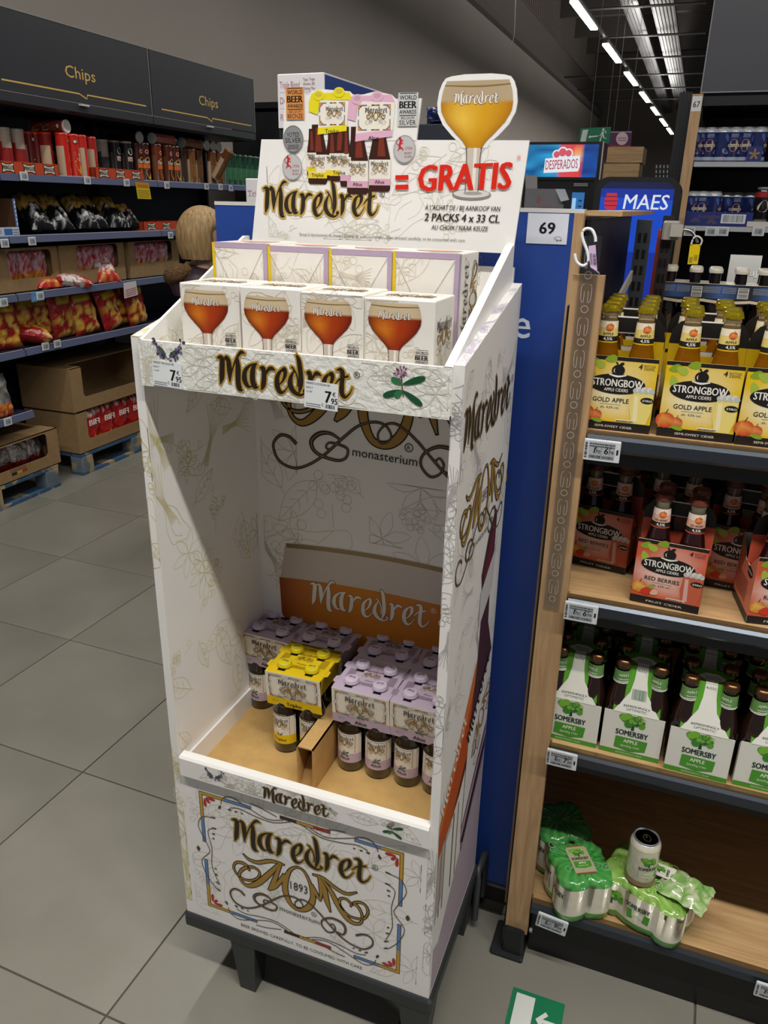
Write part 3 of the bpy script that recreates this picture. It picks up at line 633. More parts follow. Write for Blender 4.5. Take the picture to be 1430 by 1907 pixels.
for t, u, v, ch, wd, b in (('À L\'ACHAT DE / BIJ AANKOOP VAN', 860, 392, .0085, .142, .012), ('2 PACKS 4 x 33 CL', 859, 413, .0135, .143, .03), ('AU CHOIX / NAAR KEUZE', 855, 429, .0082, .108, .012)):
    a, b_ = UV(u, v); sp.text(fs_, t, a, b_, ch, '#33302f', .0012, wd=wd, bold=b, shear=.12)
a, b_ = UV(706, 444); sp.text(rot2(fs_, a, b_, -.002), '*Jusqu\'à épuisement du stock / Zolang de voorraad strekt - Beer brewed carefully, to be consumed with care.', 0, 0, .0052, '#6b6764', .0012, wd=.345, shear=.18)
# goblet on the sign
gx, gz = UV(883, 272); goblet(sp, fs_, gx, gz + .004, .130, PALE, .0012, .54, .70, True, True, '#b7a384')
# the two printed four-packs
def sgbottle(u, v0, v1, wd, lab, low, txt):      # u centre, v0 top, v1 bottom in photograph pixels
    cx, zt = UV(u, v0); cx2, zb = UV(u, v1); H = zt - zb
    prof = [(.30, 1), (.32, .8), (.42, .64), (.5, .52), (.5, .04), (.42, 0)]
    pts = [(-p * wd, zb + q * H) for p, q in prof] + [(p * wd, zb + q * H) for p, q in reversed(prof)]
    sp.gon(fs_, [(cx2 + (cx - cx2) * ((z - zb) / H) + p, z) for p, z in pts], '#3b201a', .0012)
    sp.gon(fs_, [(cx2 - .12 * wd, zb + H * .55), (cx2 + .25 * wd, zb + H * .55), (cx2 + .12 * wd, zb + H * .95), (cx2 - .05 * wd, zb + H * .95)], '#7c3423', .0013)
    sp.rect(fs_, cx2 - wd * .5, zb + H * .12, cx2 + wd * .5, zb + H * .5, '#ece7dc', .0014); sp.rect(fs_, cx2 - wd * .5, zb + H * .1, cx2 + wd * .5, zb + H * .2, low, .0015)
    wordmark(sp, fs_, cx2 - wd * .42, zb + H * .48, wd * .84, INK, None, .0016, 2, False); monogram(sp, fs_, cx2 - wd * .36, zb + H * .49, wd * .72, .0016, 2, False)
    sp.text(fs_, txt, cx2, zb + H * .125, .0065, INK, .0017, bold=.02)
for u, v0, v1, wd in ((581, 240, 328, .02), (618, 240, 336, .024)): sgbottle(u, v0, v1, wd, 0, '#e9d22f', '')
for u, v0, v1 in ((592, 232, 343), (632, 232, 338)): sgbottle(u, v0, v1, .040, 0, '#e9d22f', 'Triplus')
for u, v0, v1, wd in ((644, 236, 348, .022),): sgbottle(u, v0, v1, wd, 0, '#d9a9c2', '')
for u, v0, v1 in ((666, 236, 362), (707, 236, 357)): sgbottle(u, v0, v1, .043, 0, '#d9a9c2', 'Altus')
def sgcarrier(P, low, txt, side, caps):
    q = [UV(*p) for p in P]; sp.gon(fs_, q, '#efeade', .0019)
    (ax, az), (bx, bz), (cx, cz), (dx, dz) = q
    sp.gon(fs_, [(dx, dz), (cx, cz), (cx + (bx - cx) * .2, cz + (bz - cz) * .2), (dx + (ax - dx) * .2, dz + (az - dz) * .2)], low, .0020)
    W = bx - ax; art_frame(sp, fs_, dx + W * .08, dz + (az - dz) * .28, cx - W * .06, bz - .003, .0012, .0021, False)
    wordmark(sp, fs_, ax + W * .2, az - .010, W * .62, INK, None, .0022, 3, False); monogram(sp, fs_, ax + W * .24, az - .008, W * .52, .0022, 2, False)
    sp.text(fs_, txt, (cx + dx) / 2, dz + .0025, .007, INK, .0022, bold=.02)
    sp.gon(fs_, [UV(*p) for p in side], low, .0017)
    for u, v in caps:
        a, b = UV(u, v); sp.disc(fs_, a, b, .0115, low, .0022, 16, .0085); sp.disc(fs_, a, b + .0015, .007, mixc(low, '#7a6a60', .3), .0023, 12, .004)
sgcarrier([(597, 187), (650, 187), (646, 244), (592, 251)], '#eadb25', 'Triplus', [(576, 190), (581, 174), (652, 172), (655, 186), (597, 187), (592, 214), (576, 208)], [(594, 178), (632, 172)])
sgcarrier([(667, 188), (736, 191), (731, 254), (662, 264)], '#e2b3cc', 'Altus', [(646, 205), (652, 180), (730, 176), (736, 191), (667, 188), (662, 226), (648, 222)], [(666, 185), (703, 180)])
a, b = UV(551, 203); awards(sp, fs_, a - .0195, b - .002, .038, .0024, '#d99150', '#2a1d14', 'BRONZE')
a, b = UV(760, 216); awards(sp, fs_, a - .019, b - .0005, .038, .0024, '#c9cbcc', '#1d1b1c', 'SILVER')
for u, v, kind in ((547, 259, 0), (545, 311, 1), (754, 278, 1)):
    a, b = UV(u, v); sp.disc(fs_, a, b, .0215, '#8f9092' if kind == 0 else '#c2c2c3', .0024, 28, .0235); sp.ring(fs_, a, b, .0212, .001, '#6b6b6d' if kind == 0 else '#99999a', .0026, 28, .0232)
    if kind == 0: sp.text(fs_, 'VOTED', a, b + .004, .0075, '#252527', .0026, wd=.027); sp.text(fs_, 'SILVER', a, b - .0065, .0085, '#252527', .0026, wd=.034); sp.fine(fs_, a - .012, b - .017, a + .012, b - .0085, 3, '#4a4a4c', .0026, 3)
    else:
        sp.text(fs_, 'LYON', a + .008, b - .001, .0052, '#b43a3e', .0026, wd=.014); sp.text(fs_, 'ARGENT', a + .007, b - .0085, .004, '#a5575b', .0026, wd=.015); sp.text(fs_, 'SILVER', a + .007, b - .0145, .004, '#a5575b', .0026, wd=.014)
        L = lambda P, w_: sp.rib(fs_, [(a - .014 + p * .0022, b + .006 + q * .0022, w_) for p, q in P], '#c22a33', .0027, 0, 3)
        L([(2, 5), (3, 3.4), (2, 0), (3, -2.6)], .0042); L([(2.6, 3.2), (5.2, 4.2)], .0016); L([(2.4, 1.4), (5.2, 1.8)], .0015); L([(2.4, -1), (5, -2.6), (4.6, -4)], .0018); L([(2, -1), (.6, -4)], .0018); L([(1.6, 0), (-.6, 1.4), (-.8, 3.6), (.4, 4)], .0012); sp.disc(fs_, a - .0092, b + .0175, .0028, '#c22a33', .0027, 10)
D2(sp, 'lettering', PAPER, sgn)

# pallet under the display
pl = thing('plastic_pallet', 'black plastic quarter pallet carrying the cardboard display', 'pallet', (.3, .19, 0))
G_ = '#2f3233'
def W_(m, name, mat, par, o): ob = m.build(name, mat, par); ob.matrix_parent_inverse = Matrix.Translation((-o[0], -o[1], -o[2])); return ob
po = (.3, .19, 0)
W_(MB().bbox((-.006, -.008, .165), (.608, .40, .1995), .006, G_), 'deck', PLASTIC, pl, po)
for (x0, x1) in ((.118, .182), (.535, .606)):
    for y0 in (-.006, .33):
        mm = MB(); a, b = x0, x1; q = .012
        vs = [(a, y0, .166), (b, y0, .166), (b, y0 + .068, .166), (a, y0 + .068, .166), (a + q, y0 + q, 0), (b - q, y0 + q, 0), (b - q, y0 + .056, 0), (a + q, y0 + .056, 0)]
        mm.add(vs, ((4, 5, 6, 7)[::-1], (0, 1, 5, 4)[::-1], (1, 2, 6, 5)[::-1], (2, 3, 7, 6)[::-1], (3, 0, 4, 7)[::-1]), G_)
        W_(mm, 'foot', PLASTIC, pl, po)
hb = MB()
hb.tube([(.613, .37, .04), (.613, .372, .17), (.613, .385, .192), (.613, .43, .198), (.613, .452, .185), (.613, .455, .15), (.613, .45, .04)], .009, 8, '#3a3f41')
hb.box((.608, .375, .05), (.612, .45, .185), '#1b1d1e')
W_(hb, 'fork_guide', PLASTIC, pl, po)
# price labels on the header tray
def price_label(u, v, ang, label, name):
    p = at(u, v, 'y', HY0 - .0025); t = thing('price_label', label, 'price label', p, group='paper price labels on the header tray')
    f = rot2(PF((0, 0, 0)), 0, 0, ang); m = MB().prism([(-.0295, -.022), (.0295, -.022), (.0295, .022), (-.0295, .022)], f, .0004, 0, '#eff2f5'); m.build('label_card', PAPER, t)
    q = MB(); q.text(f, name, -.027, .0165, .0036, '#42454a', .0006, wd=.042, al='l'); q.text(f, '8,83/LT', -.027, .0095, .003, '#5a5d62', .0006, al='l'); q.text(f, 'S 6,40', -.026, .003, .003, '#5a5d62', .0006, al='l')
    q.text(f, '7', .0125, -.0095, .019, '#16171a', .0007, wd=.0098, bold=.04); q.text(f, '€', .0225, .002, .0065, '#16171a', .0007); q.text(f, '95', .0235, -.0105, .0095, '#16171a', .0007, wd=.011, bold=.02)
    q.bars(f, .008, -.019, .025, -.0125, '#26272b', .0006, 3, 14); q.text(f, 'C', .003, -.0165, .0045, '#16171a', .0006); q.fine(f, -.026, -.0195, 0, -.0125, 2, '#8a8d93', .0006, 5)
    q.build('lettering', PAPER, t)
price_label(311, 697, -.045, 'white paper price label over the lavender sprig on the header tray', 'MAREDRET TRIPL.KDO4X+VER')
price_label(598, 737, -.045, 'white paper price label under the big lettering on the header tray', 'MAREDRET ALTUS KDO4X+VER')
# ---------------- gift boxes in the header tray ----------------
def wide_goblet_box(p, wd, dp, hh, rz, label):
    t = thing('gift_box', label, 'gift box', p, rz, 'glass gift boxes in the header tray')
    MB().bbox((0, 0, 0), (wd, dp, hh), .0015, '#efebe4').build('carton', CARD, t)
    m = MB(); f = PF((0, 0, 0)); botanical(m, f, .003, .003, wd - .003, hh - .003, 9, int(p[0] * 1000), '#e0d6c2', .045, .0009)
    goblet(m, sub(f, wd * .44, .088, 1, 1.0), 0, 0, wd * .76, AMB, .0006, .54, .95)
    awards(m, f, wd * .735, .0625, wd * .215, .0012)
    ft = PF((0, 0, hh), (1, 0, 0), (0, 1, 0), (0, 0, 1)); wordmark(m, rot2(ft, wd * .86, dp * .3, PI), 0, 0, wd * .72, '#4c4238', None, .0006, 2, False); monogram(m, rot2(ft, wd * .86, dp * .42, PI), 0, .03, wd * .7, .0006, 2, False); botanical(m, ft, .003, .003, wd - .003, dp - .003, 4, 9, '#e4dccb', .03, .0009)
    fr = PF((wd, 0, 0), (0, 1, 0), (0, 0, 1), (1, 0, 0)); wordmark(m, fr, dp * .12, hh * .82, dp * .76, '#3b3128', None, .0006, 3, False); monogram(m, fr, dp * .15, hh * .86, dp * .7, .0006, 2, False); botanical(m, fr, .003, .003, dp - .003, hh - .003, 5, 12, '#e0d6c2', .04, .0009)
    m.build('print', PAPER, t); return t
ZG = 1.4685
for k, (x, y, wd) in enumerate(((.074, .048, .116), (.196, .043, .111), (.3085, .042, .111), (.421, .040, .1165))):
    wide_goblet_box((x, y, ZG), wd, .108, (1.6345, 1.6345, 1.633, 1.630)[k] - ZG, (.0, .0, -.004, 0)[k], ['first gift box in the lower row, set a little back at the crisps side', 'second gift box of the lower row from the crisps side', 'third gift box of the lower row from the crisps side', 'last gift box of the lower row, its printed side showing by the blue panel'][k])
def back_box(p, wd, dp, hh, label, yellow):
    t = thing('gift_box', label, 'gift box', p, 0, 'upended gift boxes in the header tray')
    MB().bbox((0, 0, 0), (wd, dp, hh), .0015, '#efebe4').build('carton', CARD, t)
    m = MB(); f = PF((0, 0, 0)); botanical(m, f, .006, .003, wd - .006, hh - .008, 8, int(p[0] * 999), '#ded3bd', .045, .0009)
    LI = '#b9a3bd'
    m.rect(f, 0, hh - .0085, wd, hh, LI, .0006); m.rect(f, wd - .008, 0, wd, hh, LI, .0008); m.rect(f, 0, hh * .25, .006, hh, '#e3c11e', .0009)
    for P in ([(.004, hh - .009), (wd * .62, hh * .22)], [(wd - .008, hh - .009), (wd * .5, hh * .45)], [(.004, hh * .50), (wd * .28, hh * .50), (wd * .56, hh * .2)]): m.rib(f, [q + (.0012,) for q in P], '#fbfaf6', .0010, 0, 1); m.rib(f, [(a, b - .0013, .0009) for a, b in P], '#b8ada0', .0010, 0, 1)
    ft = PF((0, 0, hh), (1, 0, 0), (0, 1, 0), (0, 0, 1)); m.rect(ft, 0, 0, wd, .007, LI, .0006); m.disc(ft, wd * .5, dp * .62, wd * .36, '#dfae9c', .0006, 22, dp * .2); m.fine(ft, wd * .5, dp * .12, wd * .92, dp * .34, 5, '#6d675f', .0008, 4); m.rib(ft, [(.003, .01, .0012), (wd * .9, dp * .4, .0012)], '#aaa196', .0007, 0, 1); m.rib(ft, [(.003, .03, .0012), (wd * .5, dp * .5, .0012)], '#aaa196', .0007, 0, 1)
    fr = PF((wd, 0, 0), (0, 1, 0), (0, 0, 1), (1, 0, 0)); m.rect(fr, 0, 0, .010, hh, LI, .0006); g = rot2(fr, dp * .45, .02, PI / 2); wordmark(m, g, 0, .03, hh * .8, '#3b3128', None, .0008, 3, True); monogram(m, g, .0, .02, hh * .8, .0006, 2, False)
    m.build('print', PAPER, t)
XB = (.0655, .180, .300, .4185, .537)
for k in range(4):
    back_box((XB[k] + .0008, .1705, 1.5275), XB[k + 1] - XB[k] - .0016, .125, (1.6955, 1.693, 1.692, 1.692)[k] - 1.5275, ['upended gift box in the raised row, nearest the crisps aisle', 'second upended gift box of the raised row from the crisps aisle', 'third upended gift box of the raised row from the crisps aisle', 'upended gift box at the blue panel end of the raised row'][k], k)

# ---------------- four-packs of beer in the lower tray ----------------
LIL, LILD, YEL = '#c3b2c6', '#a893ae', '#e6c51c'
def beer_pack(p, rz, label, kind, hole=False, group='beer four-packs in the lower tray'):
    main = YEL if kind == 'yellow' else LIL; txt = 'Triplus' if kind == 'yellow' else 'Altus'
    t = thing('beer_four_pack', label, 'beer pack', p, rz, group)
    P = .0655; body = '#120a08'; r = .0292
    prof = [(r - .004, 0), (r, .004), (r, .118), (r - .004, .134), (.019, .158), (.0145, .176), (.0135, .205), (.0145, .214), (.0145, .220)]
    bm = MB().lathe(prof, seg=20, col=body); lm = MB(); fc = CF((0, 0, 0), r, 0)
    N = 10; a1 = 1.35 * r
    lm.rect(fc, -a1, .026, a1, .101, '#e9e4d8', .0006, N); lm.rect(fc, -a1, .026, a1, .050, main if kind == 'yellow' else LIL, .0009, N); lm.rect(fc, -a1, .101, a1, .108, '#2a211b', .0006, N)
    for b in (-.024, .0225): lm.rect(fc, b, .053, b + .0012, .099, '#b08a45', .0011)
    lm.rect(fc, -.024, .097, .024, .0984, '#7f95b2', .0011, 4)
    wordmark(lm, fc, -.021, .0955, .042, INK, None, .0012, 2, False); monogram(lm, fc, -.019, .0965, .038, .0012, 2, False)
    lm.text(fc, txt, 0, .034, .0075, '#43333a' if kind != 'yellow' else '#4b3a10', .0012, bold=.02)
    if kind == 'yellow': lm.text(fc, 'Ora et labora', 0, .103, .004, '#c9b78a', .0008)
    sprig(lm, fc, 0, .052, .009, 'clover' if kind != 'yellow' else 'lavender', .0013)
    cm = MB(); capc = '#d8c8dc' if kind != 'yellow' else '#e3cf1d'
    n = 42; vs = []; cs = []
    for k, (q, z) in enumerate(((.0158, .2185), (.0154, .2232), (.0146, .2262), (.0134, .2272))):
        for i in range(n): rr = q + (.0011 if (i % 2 and k == 0) else 0); a = 2 * PI * i / n; vs.append((rr * math.cos(a), rr * math.sin(a), z)); cs.append(capc)
    fsx = [(k * n + i, k * n + (i + 1) % n, k * n + n + (i + 1) % n, k * n + n + i) for k in range(3) for i in range(n)]
    cm.add(vs, fsx, cs, 0, False); cm.add(vs[3 * n:], (tuple(range(n)),), capc)
    fcap = PF((0, 0, .2272), (1, 0, 0), (0, 1, 0), (0, 0, 1)); monogram(cm, fcap, -.0085, .0125, .017, .0002, 1, False, '#8d7a90')
    objs = None
    for i, (dx, dy) in enumerate(((-P / 2, -P / 2), (P / 2, -P / 2), (-P / 2, P / 2), (P / 2, P / 2))):
        if objs is None:
            b = bm.build('bottle', BOTTLE, t); l = lm.build('label', PAPER, b); c = cm.build('cap', PAPER, b); objs = (b.data, l.data, c.data)
        else:
            b = link('bottle', objs[0], t); link('label', objs[1], b); link('cap', objs[2], b)
        b.location = (dx, dy, 0); b.rotation_euler[2] = (-.12, .16, .4, -.5)[i]
    # neck carrier
    W = .0655; Z = .2155; cr = MB()
    def plate(): return [(-W, -W), (W, -W), (W, -.045), (W + .008, -.040), (W + .008, -.022), (W, -.017), (W, .017), (W + .008, .022), (W + .008, .04), (W, .045), (W, W), (-W, W), (-W, .045), (-W - .008, .04), (-W - .008, .022), (-W, .017), (-W, -.017), (-W - .008, -.022), (-W - .008, -.04), (-W, -.045)]
    cr.prism(plate(), PF((0, 0, 0), (1, 0, 0), (0, 1, 0), (0, 0, 1)), Z, Z - .0009, main)
    FH = .090
    for s in (-1, 1):
        g = PF((0, s * W, Z), (-s, 0, 0), (0, s * .10, 1), (0, s, 0)); cr.prism([(-W, 0), (W, 0), (W + .001, -FH), (-W - .001, -FH)], g, .0006, 0, '#ece7da'); cr.prism([(-W - .0005, -FH * .74), (W + .0005, -FH * .74), (W + .001, -FH), (-W - .001, -FH)], g, .0010, .0006, main)
        g2 = PF((s * W, 0, Z), (0, s, 0), (s * .12, 0, 1), (s, 0, 0)); cr.prism([(-W * .9, 0), (W * .9, 0), (W * .78, -.05), (-W * .78, -.05)], g2, .0006, 0, main)
    car = cr.build('carrier', CARD, t)
    m = MB(); g = PF((0, -W - .0004, Z), (1, 0, 0), (0, -.10, 1), (0, -1, 0)); bot = -FH
    art_frame(m, g, -W * .88, -FH * .72, W * .88, -.005, .0012, .0012, True)
    wordmark(m, g, -.035, -.012, .07, INK, None, .0015, 4, False); monogram(m, g, -.032, -.012, .064, .0015, 3, False); m.text(g, '1893', 0, -.046, .0045, INK, .002)
    m.text(g, txt, 0, -FH * .94, .0092, INK, .0016, bold=.03); m.text(g, '8.8% vol.' if kind == 'yellow' else '6.8% vol.', -W * .8, -FH * .86, .0032, '#4a4040', .0016, al='l')
    sprig(m, g, 0, -FH * .66, .009, 'clover' if kind != 'yellow' else 'lavender', .0018)
    ft = PF((0, 0, Z), (1, 0, 0), (0, 1, 0), (0, 0, 1)); dk = '#6a5468' if kind != 'yellow' else '#7a5a12'
    wordmark(m, ft, -.021, .028, .042, dk, None, .0008, 2, False); monogram(m, ft, -.019, .026, .038, .0008, 2, False, '#a07f35'); m.text(ft, txt, 0, -.018, .006, dk, .0008); m.fine(ft, -.016, -.034, .016, -.022, 3, dk, .0008, 7)
    for s in (-1, 1):
        gg = rot2(ft, s * .047, 0, PI / 2); m.fine(gg, -.018, -.009, .018, .009, 7, dk, .0008, 3)
    for dx in (-P / 2, P / 2):
        for dy in (-P / 2, P / 2): m.rect(ft, dx - .009, dy - .021, dx + .009, dy - .014, '#14100e', .0008)
    if hole: m.disc(ft, 0, .034, .012, '#0d0a09', .0014, 16, .0075)
    else: m.disc(ft, 0, .048, .010, mixc(main, '#a5761a', .5), .0010, 16, .0045)
    if kind == 'yellow':
        g2 = PF((W + .0003, 0, Z), (0, 1, 0), (.12, 0, 1), (1, 0, 0)); m.fine(g2, -W * .72, -.042, W * .72, -.005, 7, '#93761a', .0012, 8)
    m.build('print', PAPER, car)
    return t
ZT = .5905
pk = beer_pack((.372, .2225, ZT), .0, 'lilac beer four-pack standing directly beside the kraft divider', 'lilac')
dup(pk, 'lilac beer four-pack at the tray front, cut off by the white side panel', (.5065, .2215, ZT), -.03)
dup(pk, 'lilac beer four-pack behind the one beside the kraft divider', (.3725, .3545, ZT), .04)
dup(pk, 'lilac beer four-pack in the rear corner next to the blue panel, mostly hidden', (.507, .354, ZT), -.01)
pe = beer_pack((.0775, .3475, ZT), -.05, 'shaded lilac beer four-pack in the rear corner of the half-empty tray side', 'lilac', True)
dup(pe, 'shaded lilac beer four-pack behind the yellow one', (.2105, .3495, ZT), -.04)
beer_pack((.2085, .2265, ZT), .03, 'yellow beer four-pack standing alone in the half-empty tray side', 'yellow')
# ---------------- blue end panel beside the display ----------------
BY = .47
bpn = thing('end_panel', 'blue end panel with a white letter behind the cardboard display', 'panel', (.29, BY, 0))
def W2(m, name, mat, par):
    o = m.build(name, mat, par); o.matrix_parent_inverse = par.matrix_basis.inverted() if par.parent is None else Matrix(); return o
def wthing(name, label, cat, loc, group=None):
    t = thing(name, label, cat, loc, 0, group); t['_w'] = 1; return t
def WP(m, name, mat, par):       # part given in world coordinates under a thing
    o = m.build(name, mat, par); o.matrix_parent_inverse = Matrix.Translation(-Vector(par.location)); return o
WP(MB().box((-.112, BY, .075), (.672, BY + .022, 1.757), '#2a4a9c'), 'blue_board', PAINT, bpn)
WP(MB().box((-.112, BY - .001, 1.757), (.69, BY + .03, 1.7645), '#d8d6d4'), 'top_trim', PAINT, bpn)
WP(MB().box((-.112, BY + .004, 0), (.672, BY + .02, .075), '#15161a'), 'kick_plate', PLASTIC, bpn)
WP(MB().box((-.112, BY - .002, .062), (.672, BY + .004, .072), '#7f8086').box((-.112, BY - .03, 0), (.672, BY + .004, .006), '#6b655c'), 'floor_trim', METAL, bpn)
WP(MB().box((.672, BY - .001, .02), (.690, BY + .022, 1.757), '#b88f62'), 'edge_strip', WOODV, bpn)
m = MB(); f = PF((0, BY, 0)); m.text(f, 'e', .590, 1.519, .060, '#dfe3ee', .0006, wd=.034, bold=.012); WP(m, 'lettering', PAPER, bpn)
p = at(984, 396, 'y', BY); q = at(1055, 456, 'y', BY)
sgn = thing('number_sign', 'white paper sign with the number 69 on the blue panel', 'sign', (.623, BY, 1.728))
WP(MB().box((.5845, BY - .0015, 1.7005), (.6625, BY - .0002, 1.7555), '#dfe3ee'), 'paper', PAPER, sgn)
m = MB(); f = PF((0, BY - .0015, 0)); m.text(f, '69', .6235, 1.7195, .0205, '#1a1b20', .0006, wd=.029, bold=.03)
for P in ([(.642, 1.708), (.642, 1.7145), (.649, 1.7145), (.652, 1.711), (.653, 1.708), (.642, 1.708)],): m.rib(f, [a + (.0006,) for a in P], '#3a3b40', .0006, 0, 1)
for a in (.6445, .6505): m.ring(f, a, 1.7075, .0014, .0006, '#3a3b40', .0008, 10)
for k in range(3): m.rect(f, .638, 1.709 + k * .002, .6405, 1.7095 + k * .002, '#3a3b40', .0006)
WP(m, 'lettering', PAPER, sgn)

# ---------------- oak post, cider gondola ----------------
gon_ = thing('shelf_unit', 'cider gondola with oak shelves, dark front rails and an oak post', 'shelf unit', (1.4, .7, 0))
PX0, PX1, PYF = .7015, .7565, .335
post = WP(MB().box((.6985, PYF, .082), (.7535, PYF + .02, 1.657), '#c39c70'), 'post', WOODV, gon_)
ft = MB().bbox((.668, .318, 0), (.752, .42, .012), .004, '#26292a'); ft.bbox((.694, .328, .010), (.748, .372, .095), .006, '#1d2021'); ft.lathe([(.006, 0), (.006, .012)], seg=10, col='#8d8f92', ax=lambda x, y, z: Vector((.757 + z * .6, .35 + y, .085 + x)))
WP(ft, 'post_foot', PLASTIC, gon_)
X1 = 3.2
SHZ = (('top', 1.377), ('second', 1.030), ('third', .658), ('base', .196))
for k, (n, z) in enumerate(SHZ):
    y1 = .88 if k < 3 else .95
    sh = WP(MB().box((.757, .345, z - .018), (X1, y1, z), '#c59c6a').box((.700, .358, z - .018), (.757, y1, z), '#c59c6a'), 'shelf', WOODH, gon_)
    rl = MB(); P = [(.345, z - .003), (.334, z - .004), (.328, z - .010), (.328, z - .030), (.333, z - .036), (.345, z - .038)]
    rl.prism(P, lambda y, zz, h: Vector((.757 + h, y, zz)), X1 - .757, 0, '#3f454e'); rl.box((.757, .335, z - .0035), (X1, .347, z + .001), '#8a6e4c')
    WP(rl, 'shelf_rail', finish('dark_rail', .28, metal=.55), gon_)
    if k < 3: WP(MB().box((.757, .36, z - .07), (X1, .375, z - .02), '#15161a'), 'under_bar', PAINT, gon_)
WP(MB().box((.757, .368, 0), (X1, .385, .150), '#121214'), 'kick_plate', PAINT, gon_)
WP(MB().box((.757, .88, .03), (X1, .895, 1.30), '#17181b'), 'back_board', PAINT, gon_)
WP(MB().box((.692, .50, .0), (.700, 1.5, 1.745), '#141518'), 'side_wall', PAINT, gon_)
WP(MB().box((.6915, .358, .02), (.6995, .5, 1.60), '#141518'), 'side_wall', PAINT, gon_)
WP(MB().box((.676, .494, 1.753), (.757, 1.62, 1.762), '#a87f58'), 'top_board', WOODH, gon_)
def upright(x, y, z0, z1, w_, col):
    u = MB().box((x, y, z0), (x + w_, y + .035, z1), col); WPo = WP(u, 'upright', PAINT, gon_)
    s = MB(); f = PF((x, y, 0))
    z = z1 - .03
    while z > z0 + .05:
        for q in (.3, .7): s.rect(f, x * 0 + w_ * q - .004, z - .022, w_ * q + .004, z, '#050505', .0006)
        z -= .038
    o = s.build('slot', PLASTIC, WPo); o.matrix_parent_inverse = Matrix()
upright(.752, .985, .1, 1.742, .034, '#33373b'); upright(.805, 1.135, .1, 1.752, .028, '#2a2426')
# light bracket edges of the rear shelf, seen past the oak post
WP(MB().prism([(.45, 1.555), (.98, 1.60), (.98, 1.625), (.45, 1.572)], lambda y, z, h: Vector((.752 + h, y, z)), .006, 0, '#aaa8a2'), 'bracket', PAINT, gon_)
# rear shelf facing the other aisle
WP(MB().box((.757, .93, 1.355), (X1, 1.46, 1.373), '#b98f5e'), 'shelf', WOODH, gon_)
WP(MB().box((.793, 1.22, 1.3), (.806, 1.40, 1.715), '#8d3a2a'), 'side_board', PAINT, gon_)

# clear strip hanging on the post with its hook and tag
cs = thing('clip_strip', 'long clear plastic clip strip hanging down the oak post', 'clip strip', (.725, .33, 1.2))
p0 = [at(1092, 412, 'y', .332), at(1122, 412, 'y', .332)]
WP(MB().box((.7095, .3315, .995), (.7420, .3325, 1.722), '#ffffff'), 'strip', CLEAR, cs)
m = MB(); f = PF((0, .3315, 0)); z = 1.70
while z > 1.01:
    for s in (-1, 1): m.rib(f, [(.7255 + s * .004, z, .0006), (.7255 + s * .0085, z - .004, .0006), (.7255 + s * .0085, z - .026, .0006), (.7255 + s * .004, z - .031, .0006), (.7255 + s * .0035, z - .012, .0006)], '#cfc8bf', .0004, 0, 3)
    m.ring(f, .7255, z - .043, .0065, .0007, '#cfc8bf', .0004, 14); z -= .058
WP(m, 'cut_outline', PAPER, cs)
hk = MB(); hk.tube(crom([tuple(at(u, v, 'y', .322)) for u, v in ((1070, 472), (1074, 488), (1086, 495), (1095, 487), (1094, 470), (1086, 448), (1084, 434), (1091, 426), (1102, 428), (1108, 440), (1109, 450))], 5), .0026, 8, '#eef0f4')
t = hk.build('s_hook', GLOSSP); tag(t, 'white S-shaped plastic hook hanging on the clear strip', 'hook')
t.name = 'plastic_hook'
tg = thing('price_tag', 'lilac folded price tag hanging beside the white hook', 'tag', at(1103, 478, 'y', .318))
m = MB()
c = [at(u, v, 'y', yy) for u, v, yy in ((1096, 458, .322), (1109, 456, .318), (1112, 506, .314), (1099, 497, .318))]
m.add(c, ((0, 1, 2, 3),), '#d5b8dc'); c2 = [at(u, v, 'y', yy) for u, v, yy in ((1099, 497, .318), (1112, 506, .314), (1117, 511, .306), (1115, 506, .306))]; m.add(c2, ((0, 1, 2, 3),), '#e2cbe8')
WP(m, 'paper', PAPER, tg)
m = MB(); ex = (c[3] - c[0]); ey = (c[1] - c[0]); g = PF(c[0], ex.normalized(), ey.normalized(), (0, -1, 0)); m.bars(g, ex.length * .42, ey.length * .5, ex.length * .95, ey.length * .9, '#26222a', .0006, 2, 16); m.fine(g, ex.length * .35, ey.length * .1, ex.length * .9, ey.length * .45, 2, '#43364a', .0006, 2)
WP(m, 'lettering', PAPER, tg)

